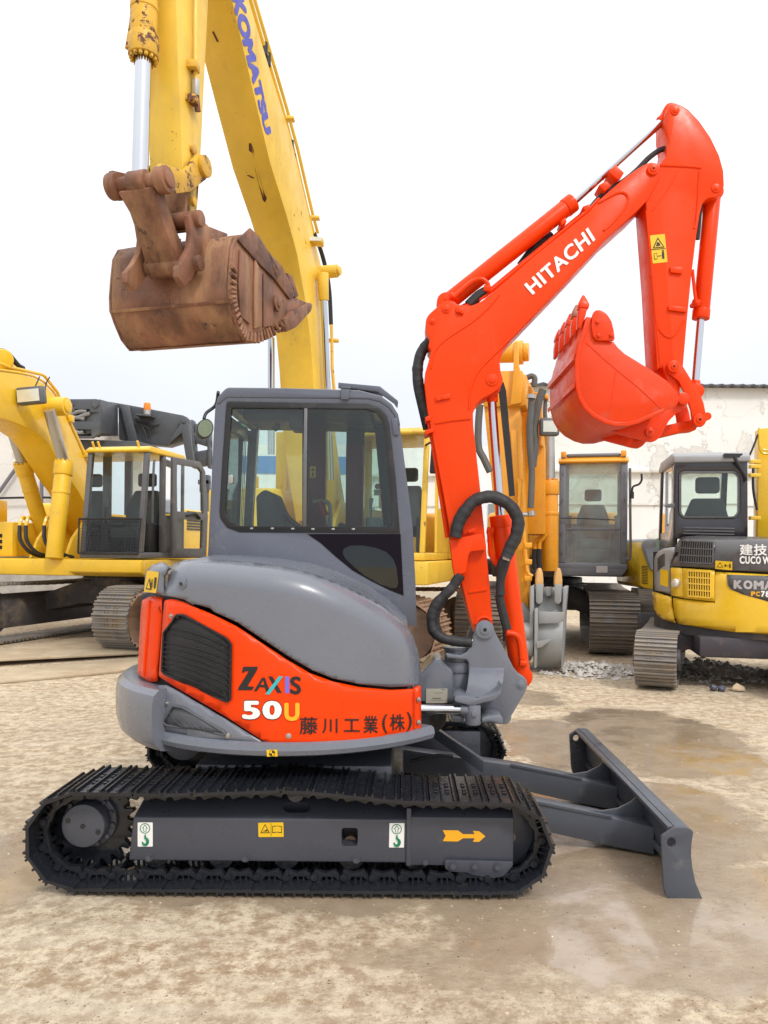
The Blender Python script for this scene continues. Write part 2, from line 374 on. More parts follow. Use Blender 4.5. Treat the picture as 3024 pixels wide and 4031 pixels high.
# --- covers on the near side
RB = 0.95
hood_key = [(303, 150), (330, 98), (430, 62), (560, 65), (760, 82), (960, 115), (1100, 160), (1250, 225), (1380, 300), (1480, 390), (1520, 470), (1540, 560), (1548, 655)]
hood_top = [tuple(q) for q in spline(hood_key, 6)]
hood = drape('engine_hood', 'G', [(303, 238)] + hood_top[:-1] + [(1548, 655, 8), (1530, 676, 8), (1400, 682), (1250, 668), (1120, 640), (1020, 600), (900, 530), (780, 450), (660, 370), (545, 318), (525, 300), (455, 280), (440, 283), (400, 258), (340, 245)],
             RB + 0.012, m_gr, fil=0.004, big=(hood_top, 0.13), cell=0.02, thick=0.02)
# top of the hood, running back to the cab
b = MB(); rows = []
for x, y in [(330, 98), (430, 64), (560, 66), (760, 83), (960, 116), (1100, 161), (1250, 226), (1380, 301), (1480, 391)]:
    a, z = cylp(*c('G', (x, y))[0], RB + 0.012); rows.append(cyl3(*cylp(*c('G', (x, y))[0], RB - 0.122), RB - 0.122))
b.loft([[p + Vector((0, 0, -0.002)), p + Vector((0, max(0.03, 4.32 - p.y), 0.02)), p + Vector((0, max(0.03, 4.32 - p.y), -0.05)), p + Vector((0, 0, -0.05))] for p in rows]); b.out('hood_top', ME, m_gr, hood)
# lock in a round dish
lk = on_cyl(RB + 0.013); p = lk(*c('G', (390, 182))[0]); n = Vector((p.x - CX, p.y - CY, 0)).normalized()
b = MB(); b.cyl(p - n * 0.004, p + n * 0.002, 0.027); b.cyl(p, p + n * 0.007, 0.017); o = b.out('lock', ME, m_gr, hood, bevel=0.002)
b = MB(); b.cyl(p + n * 0.006, p + n * 0.010, 0.009, seg=12); b.out('key_slot', ME, m_blk, hood)

side = drape('side_panel', 'G', [(303, 262, 12), (345, 255, 10), (400, 271), (450, 294), (540, 331), (650, 385), (770, 465), (890, 545), (1010, 615), (1120, 655), (1250, 682), (1400, 695), (1512, 690), (1512, 908), (1400, 934), (1200, 960), (1000, 972), (822, 968), (600, 824), (350, 678), (300, 645, 10), (276, 630, 10)],
             RB + 0.006, m_or, fil=0.007, cell=0.045)
edge = drape('side_panel_end', 'G', [(1516, 688), (1546, 674, 6), (1547, 895, 8), (1516, 906)], RB + 0.004, m_or, fil=0.008)
low = drape('lower_side_panel', 'G', [(272, 672, 10), (312, 672, 12), (350, 690), (600, 836), (812, 968), (700, 957), (560, 945), (420, 925), (268, 893)], RB + 0.002, m_gr, fil=0.008)
col = drape('rear_corner_panel', 'G', [(196, 262, 6), (240, 240, 8), (297, 248), (270, 655), (228, 660), (172, 618), (178, 540), (188, 340)], RB - 0.012, m_or, fil=0.01, cell=0.03)
# raised rib down the corner panel
b = MB(); q = [on_cyl(RB - 0.010)(*c('G', pt)[0]) for pt in ((232, 262), (224, 380), (212, 520), (204, 630))]; b.tube(q, 0.007, 8, 4); b.out('rib', ME, m_or, col)
cap = drape('rear_cap', 'G', [(205, 228), (212, 125, 12), (240, 90, 14), (300, 76, 20), (326, 96), (300, 145), (298, 240), (262, 226)], RB + 0.004, m_gr, fil=0.008, big=([(212, 125), (240, 90), (326, 76)], 0.06), cell=0.02)
# sticker on the cap
st = on_cyl(RB + 0.0065)
s1 = flat('G', [(220, 118, 3), (278, 125, 3), (264, 227, 3), (205, 220, 3)], st, ME, m_ylw, cap)
st2 = on_cyl(RB + 0.0085)
flat('G', [(213, 208), (240, 212), (231, 152)], st2, ME, m_prt, s1, 'print'); st3 = on_cyl(RB + 0.010)
flat('G', [(219, 203), (235, 205), (230, 166)], st3, ME, m_ylw, s1, 'print')
flat('G', [(243, 160), (247, 160), (244, 200), (240, 200)], st2, ME, m_prt, s1, 'print'); flat('G', [(256, 150), (266, 152), (260, 205), (252, 205)], st2, ME, m_prt, s1, 'print')

# counterweight and lower rim
prof = [(0.50, 0.60), (0.90, 0.585), (0.975, 0.60), (1.01, 0.635), (1.028, 0.70), (1.03, 0.83), (1.02, 0.875), (0.99, 0.90), (0.94, 0.905), (0.6, 0.905)]
a_cw = cylp(*c('G', (243, 800))[0], 1.03)[0]
cw = sweep('counterweight', prof, R(-170), a_cw, 44, m_gr)
sweep('counterweight_end', [(0.5, 0.61), (0.955, 0.61), (0.968, 0.63), (0.972, 0.87), (0.955, 0.888), (0.5, 0.888)], a_cw + 0.001, cylp(*c('G', (268, 800))[0], 0.97)[0], 3, m_gr, parent=cw)
rim0, rim1 = cylp(*c('G', (258, 905))[0], 0.96)[0], R(52)
rim = sweep('lower_rim', [(0.80, 0.628), (0.945, 0.622), (0.966, 0.632), (0.974, 0.655), (0.968, 0.682), (0.952, 0.692), (0.80, 0.692)], rim0, rim1, 40, m_gr)
rs = on_cyl(0.9755)
s1 = flat('G', [(798, 985, 2), (850, 984, 2), (852, 1017, 2), (800, 1018, 2)], rs, ME, m_ylw, rim)
rs2 = on_cyl(0.9775); cc0 = c('G', (825, 1002))[0]
def disc(cen, r, a0=0, a1=360, n=20): return [(cen[0] + r * math.cos(R(a0 + (a1 - a0) * i / n)), cen[1] + r * math.sin(R(a0 + (a1 - a0) * i / n))) for i in range(n + (0 if a1 - a0 == 360 else 1))]
flat('S', disc(cc0, 12), rs2, ME, m_prt, s1, 'print')
flat('S', disc(cc0, 10, 180, 270, 6) + [cc0], on_cyl(0.979), ME, m_ylw, s1, 'print'); flat('S', disc(cc0, 10, 0, 90, 6) + [cc0], on_cyl(0.979), ME, m_ylw, s1, 'print')

# grilles
def grille(name, pts, rad, parent, lines, matp, frame, sr=0.004):
    g = drape(name, 'G', pts, rad, matp, parent, fil=0.003, cell=0.05, thick=0.004)
    for ln in lines:
        b = MB(); q = [on_cyl(rad + 0.001)(*c('G', p)[0]) for p in ln]; b.tube(q, sr, 6, 4); b.out('slat', ME, matp, g)
    if frame:
        b = MB(); q = [on_cyl(rad + 0.002)(u, v) for u, v in rnd(c('G', *pts))]; b.tube(q + [q[0]], 0.006, 6); b.out('frame', ME, matp, g)
    return g
m_gri = paint('black_grille_mesh', (0.010, 0.010, 0.012), 0.45, 0.1, bump=0.8, bscale=320, dirt=(0.05, 0.05, 0.055), damt=0.1)
gp = [(362, 332, 10), (398, 334, 8), (604, 446, 12), (626, 474, 6), (622, 744, 8), (604, 752, 6), (300, 616, 8), (291, 600, 6), (300, 418, 8), (322, 392), (340, 368)]
ln = []
for i in range(9):
    t = (i + 0.7) / 9.2
    l = (300 - 8 * t, 400 + 215 * t); r = (624 - 2 * t, 470 + 285 * t)
    if i < 2: l = (330 + 12 * (1 - i), l[1] - 20)
    ln.append([l, ((l[0] * 2 + r[0]) / 3, (l[1] * 2 + r[1]) / 3 - 12), ((l[0] + r[0] * 2) / 3, (l[1] + r[1] * 2) / 3 - 12), r])
g1 = grille('air_grille', gp, RB + 0.015, side, ln, m_gri, True)
ln = [[(322 + i * 36, 795 + i * 16), (350 + i * 34, 838 + i * 10), (390 + i * 30, 872 + i * 5)] for i in range(6)]
m_lg = paint('grey_louvre_plastic', (0.085, 0.09, 0.105), 0.5, 0.08, bump=0.4, bscale=260)
g2 = grille('lower_louvre', [(345, 772, 10), (395, 782, 8), (592, 900, 4), (600, 912, 3), (310, 866, 8), (298, 852, 6)], RB + 0.008, low, ln, m_lg, True, 0.0015)
# screws
for (x, y), rad, par in [((338, 338), RB + 0.006, side), ((905, 918), RB + 0.006, side), ((316, 760), RB + 0.002, low), ((612, 916), RB + 0.004, low), ((1534, 742), RB + 0.004, edge), ((1534, 852), RB + 0.004, edge), ((610, 480), RB + 0.019, g1), ((606, 738), RB + 0.019, g1), ((315, 405), RB + 0.019, g1), ((370, 345), RB + 0.019, g1), ((297, 600), RB + 0.019, g1)]:
    p = on_cyl(rad)(*c('G', (x, y))[0]); n = Vector((p.x - CX, p.y - CY, 0)).normalized(); small = par is g1
    b = MB(); b.cyl(p - n * 0.002, p + n * 0.003, 0.006 if small else 0.013, seg=16); b.cyl(p, p + n * 0.009, 0.004 if small else 0.0075, seg=10); b.out('screw', ME, m_blk if small else m_stl, par, bevel=0.001)
# lettering on the side panel
sp3 = on_cyl(RB + 0.0085); Lp = on_cyl(RB + 0.0105)
def gl(s, quad, mat, bold=0.0, mp=None, sp=1.0): return letter(s, c('G', *quad), mp or sp3, ME, mat, side, bold, space=sp)
flat('G', [(686, 583), (756, 583), (752, 600), (706, 678), (738, 680), (728, 697), (659, 697), (664, 682), (712, 605), (694, 605), (690, 612), (678, 612)], sp3, ME, m_prt, side, 'lettering')
flat('G', [(736, 702), (776, 636), (790, 636), (814, 704), (796, 704), (790, 684), (764, 682), (752, 702)], sp3, ME, m_prt, side, 'lettering'); flat('G', [(770, 670), (787, 671), (781, 650)], Lp, ME, m_or, side, 'lettering')
flat('G', [(806, 630), (826, 630), (872, 710), (850, 710)], sp3, ME, m_prt, side, 'lettering')
flat('G', [(858, 629), (878, 630), (812, 718), (792, 716)], Lp, ME, m_teal, side, 'lettering')
flat('G', [(888, 630), (908, 630), (908, 711), (888, 711)], sp3, ME, m_vio, side, 'lettering')
gl('S', [(912, 717), (966, 717), (966, 630), (912, 630)], m_prt, 0.03)
for s, x0, x1, mt in (('5', 680, 768, m_wht), ('0', 778, 872, m_wht), ('U', 884, 958, m_amb)):
    y0, y1 = (838, 748) if s != 'U' else (846, 758)
    if s != 'U': gl(s, [(x0 - 3, y0 + 3), (x1 + 3, y0 + 3), (x1 + 3, y1 - 3), (x0 - 3, y1 - 3)], m_prt, 0.06)
    gl(s, [(x0, y0), (x1, y0), (x1, y1), (x0, y1)], mt, 0.05, mp=Lp)
for s, x0, x1, y0, y1 in (('藤', 958, 1046, 910, 826), ('川', 1068, 1142, 905, 834), ('工', 1172, 1250, 898, 836), ('業', 1268, 1338, 905, 820), ('(', 1358, 1384, 905, 812), ('株', 1396, 1468, 892, 812), (')', 1478, 1502, 895, 802)):
    gl(s, [(x0, y0), (x1, y0), (x1, y1), (x0, y1)], m_prt, 0.012)

# --- cab
YC0, YC1 = 4.30, 5.30
cab_o = [(108, 1330), (130, 900), (150, 460), (163, 240), (180, 185), (235, 127, 12), (640, 132), (1100, 147), (1240, 182), (1310, 235), (1352, 300), (1368, 380), (1410, 700), (1450, 1020), (1470, 1400), (1478, 1680), (1100, 1680), (500, 1330)]
win = [(236, 216, 14), (900, 228), (1160, 232), (1240, 258), (1285, 310), (1302, 380), (1340, 720), (1368, 1078), (320, 1070), (240, 1040), (195, 980, 10), (190, 930), (208, 620)]
tri = [(764, 1082), (1372, 1082), (1392, 1484), (1300, 1448), (1180, 1388), (1060, 1320), (950, 1230), (850, 1140)]
b = MB(); b.plate('D', cab_o, YC0, YC0, YC0 + 0.05, [win, tri]); cab = b.out('cab', ME, m_cab, bevel=0.004)
# rear corner post, front posts and roof
b = MB(); b.plate('D', [(108, 1330), (150, 460), (163, 240), (182, 240), (236, 216), (208, 620), (190, 930), (185, 1330)], YC0, YC0 + 0.0505, YC0 + 0.12); b.plate('D', [(108, 1330), (150, 460), (163, 240), (182, 240), (236, 216), (208, 620), (190, 930), (185, 1330)], YC0, YC1 - 0.10, YC1)
b.plate('D', [(1302, 380), (1368, 380), (1450, 1020), (1478, 1680), (1410, 1680), (1368, 1078)], YC0, YC1 - 0.09, YC1)
b.out('post', ME, m_cab, cab, bevel=0.012)
b = MB(); b.plate('D', [(166, 232), (182, 185), (237, 124, 12), (640, 128), (1100, 142), (1244, 178), (1314, 232), (1356, 298), (1371, 372), (1345, 376), (1330, 310), (1290, 258), (1236, 222), (1160, 204), (900, 200), (236, 194), (190, 240)], YC0, YC0 - 0.006, YC1 + 0.006); b.out('roof', ME, m_cab, cab, bevel=0.018, seg=3)
b = MB(); b.plate('D', [(240, 200), (1160, 210), (1160, 236), (240, 226)], YC0, YC0 + 0.052, YC1 - 0.02); b.out('headliner', ME, m_blk, cab)
b = MB(); b.plate('D', [(112, 1240), (185, 1240), (185, 1330), (112, 1330)], YC0, YC0 + 0.12, YC1 - 0.1); b.plate('D', [(160, 250), (182, 250), (182, 330), (155, 330)], YC0, YC0 + 0.12, YC1 - 0.1); b.out('rear_wall', ME, m_cab, cab)
b = MB(); b.plate('D', [(150, 330), (156, 330), (118, 1240), (112, 1240)], YC0, YC0 + 0.12, YC1 - 0.1); b.out('rear_window', ME, m_gls, cab)
b = MB(); b.plate('D', [(1354, 380), (1360, 380), (1455, 1300), (1448, 1300)], YC0, YC0 + 0.05, YC1 - 0.09); b.out('windscreen', ME, m_gls, cab)
# far wall with its three openings
b = MB()
for q in ([(250, 392), (352, 392), (330, 1240), (190, 1240)], [(735, 392), (892, 400), (884, 1150), (735, 1150)], [(1022, 400), (1140, 400), (1126, 1150), (1018, 1150)], [(1205, 400), (1300, 420), (1330, 1150), (1272, 1150)], [(190, 1078), (1330, 1078), (1330, 1300), (190, 1300)], [(240, 350), (1300, 360), (1290, 425), (250, 392)]):
    b.plate('D', q, YC1, YC1 - 0.04 + 0.002 * (q[0][0] % 7), YC1)
b.out('far_side', ME, paint('dark_cab_lining', (.022, .018, .02), .4, .2), cab)
b = MB(); b.prism([p + Vector((0, 0.03, 0)) for p in W('D', YC1 - 0.03, (340, 385), (1280, 385), (1280, 1080), (325, 1080))], (0, 0.004, 0)); b.out('far_window', ME, m_gls, cab)
b = MB(); b.plate('D', [(200, 1100), (1440, 1120), (1470, 1660), (1100, 1660), (200, 1320)], YC0, YC0 + 0.052, YC0 + 0.4); b.plate('D', [(200, 1280), (1440, 1600), (1470, 1660), (200, 1330)], YC0, YC0 + 0.4, YC1 - 0.05); b.out('cab_floor', ME, m_dark, cab)
# window frame, panes
inner = [(268, 258, 8), (740, 262), (1150, 268), (1212, 290), (1250, 340), (1264, 400), (1295, 720), (1330, 1036), (330, 1030), (265, 1000), (232, 950, 8), (228, 900), (248, 560)]
b = MB(); b.plate('D', win, YC0, YC0 - 0.004, YC0 + 0.02, [inner]); wf = b.out('window_frame', ME, m_blk, cab, bevel=0.003)
b = MB(); b.plate('D', [(742, 262), (764, 262), (758, 1034), (734, 1034)], YC0, YC0 - 0.006, YC0 + 0.012); b.out('window_bar', ME, paint('grey_window_bar', (.16, .16, .16), .3, metal=.6), wf, bevel=0.002)
b = MB(); b.plate('D', [(240, 230), (735, 230), (735, 1050), (220, 1050), (214, 930)], YC0, YC0 + 0.012, YC0 + 0.016); b.out('sliding_pane', ME, m_gls, wf)
b = MB(); b.plate('D', [(760, 240), (1200, 245), (1290, 330), (1350, 1060), (755, 1060)], YC0, YC0 + 0.006, YC0 + 0.010); b.out('fixed_pane', ME, m_tnt, wf)
for x, y in ((400, 1046), (535, 1046), (668, 1048), (800, 1050), (932, 1050), (1064, 1050)):
    b = MB(); p = w('D', x, y, YC0 - 0.005); b.box(p, (0.018, 0.008, 0.010)); b.out('clip', ME, m_stl, wf, bevel=0.002)
b = MB(); b.plate('D', [(252, 695, 8), (282, 695, 8), (280, 755, 8), (250, 755, 8)], YC0, YC0 - 0.012, YC0 + 0.012); b.out('window_latch', ME, m_stl, wf, bevel=0.003)
# black glass triangle with a clear oval
oval = [(1000, 1180, 10), (1040, 1158), (1120, 1156), (1210, 1172), (1280, 1200), (1325, 1245), (1345, 1300), (1356, 1400), (1348, 1432, 8), (1310, 1436, 10), (1240, 1410), (1150, 1362), (1070, 1300), (1010, 1240), (994, 1205)]
b = MB(); b.plate('D', tri, YC0, YC0 - 0.003, YC0 + 0.006, [oval]); tg = b.out('lower_window', ME, m_frit, cab)
b = MB(); b.plate('D', [(985, 1150), (1360, 1150), (1360, 1445), (1300, 1440), (1100, 1340), (985, 1230)], YC0, YC0 + 0.0065, YC0 + 0.010); b.out('clear_pane', ME, m_tnt, tg)
# seat, headrest, levers, inside fittings
b = MB(); b.plate('D', [(470, 850, 12), (520, 808, 14), (560, 820, 12), (600, 920), (640, 1010), (650, 1200), (480, 1200)], 4.8, 4.58, 5.02); b.plate('D', [(480, 1150), (900, 1180), (900, 1260), (480, 1260)], 4.8, 4.58, 5.05); b.out('seat', ME, m_seat, cab, bevel=0.03, seg=3)
b = MB(); b.tube(W('D', 4.75, (600, 930), (650, 990), (700, 1030), (730, 1060)), 0.018, 8, 4); b.out('armrest', ME, m_blk, cab)
b = MB(); b.tube(W('D', 4.6, (905, 1060), (890, 990), (878, 950)), 0.010, 8); b.tube(W('D', 4.6, (915, 1060), (914, 920), (900, 880), (860, 868), (800, 872)), 0.013, 8, 4); o = b.out('control_lever', ME, m_stl, cab)
b = MB(); b.tube(W('D', 4.6, (880, 965), (862, 920), (846, 870)), lambda t: 0.024 - 0.006 * t, 10, 3); b.out('lever_grip', ME, paint('red_grip', (0.35, 0.01, 0.02), 0.4), cab, bevel=0)
b = MB(); b.cyl(w('D', 985, 1065, 4.7), w('D', 990, 1010, 4.7), 0.028, 0.022); b.out('lever_knob', ME, m_seat, cab, bevel=0.01)
b = MB(); b.plate('D', [(340, 268), (735, 268), (735, 392), (645, 390), (640, 335), (340, 325)], 4.42, 4.42, 4.62); b.out('roof_tray', ME, m_blk, cab, bevel=0.008)
b = MB(); b.cyl(w('D', 570, 330, 4.6), w('D', 570, 375, 4.6), 0.012); b.cyl(w('D', 575, 372, 4.6), w('D', 545, 402, 4.6), 0.022, 0.016); b.out('cab_lamp', ME, m_blk, cab)
b = MB(); b.plate('D', [(790, 270), (885, 270), (880, 1075), (770, 1075)], 4.95, 4.9, 5.0); b.plate('D', [(1020, 500), (1130, 490), (1125, 1075), (1015, 1075)], 4.95, 4.9, 5.0); b.out('inner_post', ME, paint('painted_boom_reflection', (0.14, 0.012, 0.018), 0.4, 0.2), cab, bevel=0.01)  # posts dark red: the boom's reflection in the pane painted onto them
b = MB(); b.plate('D', [(1285, 780), (1318, 785), (1325, 1030), (1285, 1030)], 4.34, 4.36, 4.5); b.out('side_console', ME, m_blk, cab, bevel=0.01)
s1 = flat('D', [(780, 640, 2), (818, 640, 2), (818, 714, 2), (780, 714, 2)], decal_xf(4.895), ME, m_ylw, cab); flat('D', [(786, 670), (812, 670), (799, 648)], decal_xf(4.893), ME, m_prt, s1, 'print'); flat('D', [(792, 706), (806, 706), (803, 680), (795, 680)], decal_xf(4.893), ME, m_prt, s1, 'print')
s1 = flat('S', disc(c('D', (1222, 771))[0], 11, n=18), decal_xf(YC1 - .05), ME, paint('red_sticker', (.55, .02, .04), .4), cab, 'sticker'); letter('40', c('D', (1212, 780), (1234, 780), (1234, 762), (1212, 762)), decal_xf(YC1 - .055), ME, m_wht, s1, .02)
flat('D', [(1198, 792, 2), (1246, 792, 2), (1246, 830, 2), (1198, 830, 2)], decal_xf(YC1 - .05), ME, m_wht, cab, 'sticker'); flat('D', [(330, 362, 1), (358, 362, 1), (358, 418, 1), (330, 418, 1)], decal_xf(YC1 - .05), ME, m_grn, cab, 'exit_sticker')
# work lamp guard on the roof, clip, mirror
b = MB(); b.plate('D', [(970, 104), (1240, 128), (1345, 212), (1358, 225, 6), (1352, 270), (1330, 240), (1225, 165), (1050, 140), (970, 140)], 4.55, 4.5, 4.515); b.plate('D', [(970, 104), (1240, 128), (1250, 135), (970, 112)], 4.55, 4.5155, 5.05); b.out('roof_guard', ME, m_cab, cab, bevel=0.003)
b = MB(); b.plate('D', [(985, 135), (1040, 137), (1036, 208), (985, 206)], YC0, YC0 - 0.02, YC0 - 0.0065); b.plate('D', [(988, 124), (1046, 126), (1046, 137), (988, 135)], YC0, YC0 - 0.025, YC0 + 0.03); b.out('roof_bracket', ME, m_cab, cab, bevel=0.002)
b = MB(); b.plate('D', [(1312, 330, 8), (1350, 325, 8), (1362, 440, 8), (1328, 440, 8)], YC0, YC0 - 0.012, YC0 - 0.0008); b.out('cab_hinge', ME, m_cab, cab, bevel=0.004)
mir = w('D', 98, 392, 4.95)
b = MB(); N_ = 28; f = []
for q in range(N_):
    a = 2 * math.pi * q / N_; f.append(P(*c('D', (98 + 54 * math.cos(a) - 5 * math.sin(a), 392 + 64 * math.sin(a)))[0], 4.95))
b.prism(f, (-0.03, 0.06, 0)); mo = b.out('mirror', ME, m_blk, cab, bevel=0.006)
b = MB(); b.prism([p.lerp(mir, 0.12) + Vector((0.0, -0.003, 0)) for p in f], (0, 0.001, 0)); b.out('mirror_glass', ME, paint('mirror_face', (0.16, 0.20, 0.13), 0.25, 0.3), mo)
b = MB(); b.tube([w('D', 88, 330, 4.96), w('D', 105, 290, 4.98), w('D', 165, 240, 5.0), w('D', 182, 155, 4.9)], 0.011, 8, 4); b.out('mirror_arm', ME, m_blk, mo)

# --- boom, arm and bucket
YB, HB = 4.40, 0.11
boomp = c('B', (88, 1062, 12), (100, 1036, 14), (176, 968, 18), (214, 972, 14), (234, 988, 14), (300, 994, 14), (350, 970, 12), (600, 756), (840, 562), (905, 490), (1008, 402, 20), (1092, 344, 20), (1128, 333, 26), (1168, 350, 26), (1164, 404, 16), (1108, 508), (1052, 566), (920, 684), (700, 920), (480, 1150)) + \
        c('E', (596, 110, 10), (578, 168, 12), (582, 220, 10), (597, 268, 10), (586, 308, 16), (540, 342), (488, 368), (450, 402), (432, 452), (434, 520), (470, 850), (500, 1150), (524, 1400), (541, 1610), (530, 1665, 14), (496, 1690, 20), (450, 1670, 16), (432, 1620), (412, 1550), (385, 1440), (330, 1230), (272, 900), (218, 610), (182, 420), (168, 290), (172, 230), (190, 170), (204, 110)) + c('B', (100, 1180), (108, 1150), (92, 1110))
b = MB(); b.plate('S', boomp, YB - HB, YB - HB, YB + HB); boom = b.out('boom', ME, m_or, bevel=0.006)
yb = YB - HB
def weld(k, pts, r=0.006, par=boom, y=None, n=4, name='weld_seam', mat=m_or):
    b = MB(); b.tube(W(k, y or yb, *pts), r, 6, n); return b.out(name, ME, mat, par)
weld('B', [(112, 1282), (126, 1210), (180, 1150), (300, 1070), (380, 1000), (425, 945)])
weld('E', [(418, 480), (320, 490), (226, 505)], 0.009); weld('E', [(412, 430), (418, 330), (440, 260), (480, 200), (560, 120), (640, 40)], 0.007)
weld('E', [(408, 1426), (505, 1412)], 0.009); weld('E', [(445, 1600), (465, 1570), (500, 1560), (532, 1580)], 0.012)
weld('B', [(880, 522), (960, 480), (1000, 478), (1018, 505), (1000, 550), (950, 610), (905, 650)], 0.008)
# cut-away at the boom end: deep recessed pocket
def pin(k, x, y, r, par, mat=m_or, y0=None, d=0.018, hole=True, name='pivot_pin'):
    p = w(k, x, y, y0 or yb); b = MB(); b.cyl(p + Vector((0, 0.01, 0)), p + Vector((0, -d, 0)), r, seg=28)
    b.cyl(p + Vector((0, -d + 0.002, 0)), p + Vector((0, -d - 0.005, 0)), r * 0.55, seg=20); o = b.out(name, ME, mat, par, bevel=0.003)
    if hole: b = MB(); b.cyl(p + Vector((0, -d - 0.004, 0)), p + Vector((0, -d - 0.0062, 0)), r * 0.2, seg=10); b.out('grease_hole', ME, m_dark, o)
    return o
pin('B', 182, 1008, 0.025, boom, d=0.006, hole=False); pin('B', 118, 1066, 0.018, boom, d=0.006, hole=False); pin('B', 1130, 370, 0.034, boom, d=0.012); pin('E', 536, 270, 0.035, boom, d=0.006, hole=False)
for k, q in (('E', [(228, 362), (306, 346), (310, 372), (230, 388)]), ('E', [(376, 1092), (440, 1076), (444, 1098), (378, 1112)]), ('B', [(228, 1000), (262, 1012), (262, 1036), (228, 1026)])):
    b = MB(); b.plate(k, q, yb, yb - 0.014, yb - 0.001); o = b.out('hose_bracket', ME, m_or, boom, bevel=0.002)
    cxm = sum(a[0] for a in q) / 4; cym = sum(a[1] for a in q) / 4; p = w(k, cxm, cym, yb - 0.014); b = MB(); b.cyl(p, p + Vector((0, -0.008, 0)), 0.008, seg=6); b.out('bolt', ME, m_or, o)
b = MB(); b.plate('E', [(300, 1142, 6), (445, 1112, 6), (478, 1112, 8), (498, 1168, 6), (498, 1196), (412, 1206, 10), (402, 1230), (388, 1318, 10), (330, 1340, 10), (318, 1290)], yb, yb - 0.06, yb - 0.001); b.out('hose_guard', ME, m_or, boom, bevel=0.006)
# HITACHI
bmY = decal_xf(yb - 0.003)
letter('HITACHI', c('B', (580, 946), (868, 692), (832, 634), (538, 898)), bmY, ME, m_wht, boom, 0.035, space=1.08)
# pipes on the boom's back
for k, dz, yy in ((0, 0, YB - 0.06), (1, 9, YB + 0.02)):
    b = MB(); b.tube(W('B', yy, (250, 1010 - dz), (360, 950 - dz), (700, 668 - dz), (842, 552 - dz), (885, 505 - dz)), 0.011, 8); b.out('hydraulic_pipe', ME, m_or, boom)
    b = MB(); b.tube(W('E', yy, (292, 1130), (210, 600), (185, 470)), 0.012, 8); b.out('hydraulic_pipe', ME, m_or, boom)
b = MB(); b.tube(W('E', YB - 0.02, (186, 475), (160, 400), (138, 300), (130, 215), (148, 130), (185, 75), (200, 60)), wr(0.033, 3), 12, 9); b.out('hydraulic_hose', ME, m_hose, boom)
b = MB(); b.tube(W('E', YB + 0.05, (178, 540), (150, 420), (124, 300), (122, 210), (140, 120), (195, 50)), 0.02, 8, 5); b.out('hydraulic_hose', ME, m_hose, boom)
b = MB(); b.plate('E', [(168, 548), (215, 535), (218, 555), (172, 572)], yb, yb - 0.02, yb + 0.15); b.plate('E', [(170, 475), (200, 465), (204, 490), (176, 498)], yb, yb - 0.01, yb + 0.1); b.out('pipe_clamp', ME, m_or, boom, bevel=0.003)
for q in ([(872, 460), (905, 440), (930, 462), (900, 488)], [(918, 400), (948, 366), (988, 404), (960, 436)], [(800, 556), (830, 545), (842, 566), (812, 580)], [(700, 620), (722, 606), (728, 626), (706, 642)]):
    b = MB(); b.plate('B', q, YB - 0.02, YB - 0.07, YB + 0.05); b.out('pipe_block', ME, m_or, boom, bevel=0.004)
b = MB(); b.tube(W('B', YB - 0.02, (850, 540), (885, 500), (930, 465), (1000, 420), (1060, 370), (1110, 318), (1160, 282), (1200, 272)), 0.016, 8, 4); b.out('hydraulic_hose', ME, m_hose, boom)
b = MB(); b.tube(W('B', YB + 0.06, (520, 808), (560, 765), (600, 715), (640, 690), (668, 668)), lambda t: 0.02 + 0.012 * math.sin(t * 3.1), 8, 4); b.out('hydraulic_hose', ME, m_hose, boom)

def ram(name, k, a, m_, e, y, rb, rr, mat, rodlen=None, th=ME, neck=True, rodmat=m_chr):
    """hydraulic cylinder: barrel a -> m_, rod m_ -> e"""
    A, M2, E2 = w(k, *a, y), w(k, *m_, y), w(k, *e, y); d = (M2 - A).normalized()
    b = MB(); b.cyl(A, M2, rb, seg=28); b.cyl(M2 - d * rb * 1.1, M2 + d * 0.004, rb * 1.08, seg=28); b.cyl(M2 - d * rb * 4.2, M2 - d * rb * 4.1, rb * 1.02, seg=28); o = b.out(name, th, mat, bevel=0.003)
    b = MB(); b.cyl(M2 - d * 0.01, E2, rr, seg=24); b.out('rod', th, rodmat, o)
    b = MB(); b.cyl(E2 + Vector((0, -rb * 0.9, 0)), E2 + Vector((0, rb * 0.9, 0)), rr * 1.9, seg=24); b.cyl(E2 - d * rr * 3, E2, rr * 1.2, rr * 1.5, seg=20); b.out('rod_eye', th, mat, o, bevel=0.003)
    b = MB(); b.cyl(A + Vector((0, -rb * 0.8, 0)), A + Vector((0, rb * 0.8, 0)), rb * 1.1, seg=24); b.out('base_eye', th, mat, o, bevel=0.003)
    return o
r1 = ram('arm_cylinder', 'B', (182, 985), (762, 522), (1205, 118), YB, 0.050, 0.024, m_or)
r2 = ram('boom_cylinder', 'E', (690, 1880), (580, 1012), (530, 320), YB - 0.005, 0.058, 0.026, m_or)
r3 = ram('bucket_cylinder', 'B', (1405, 480), (1350, 1052), (1322, 1390), YB, 0.046, 0.022, m_or)
for r_, k, pts, rad in ((r1, 'B', [(215, 955), (300, 885), (345, 872), (372, 892), (376, 915)], 0.013), (r2, 'E', [(522, 1085), (528, 1180), (545, 1250), (580, 1290)], 0.016), (r2, 'E', [(615, 1645), (660, 1655), (688, 1690), (700, 1790)], 0.018), (r3, 'B', [(1312, 830), (1322, 930), (1330, 985)], 0.010)):
    b = MB(); b.tube(W(k, YB - 0.07, *pts), rad, 8, 4); b.out('oil_pipe', ME, m_or, r_)
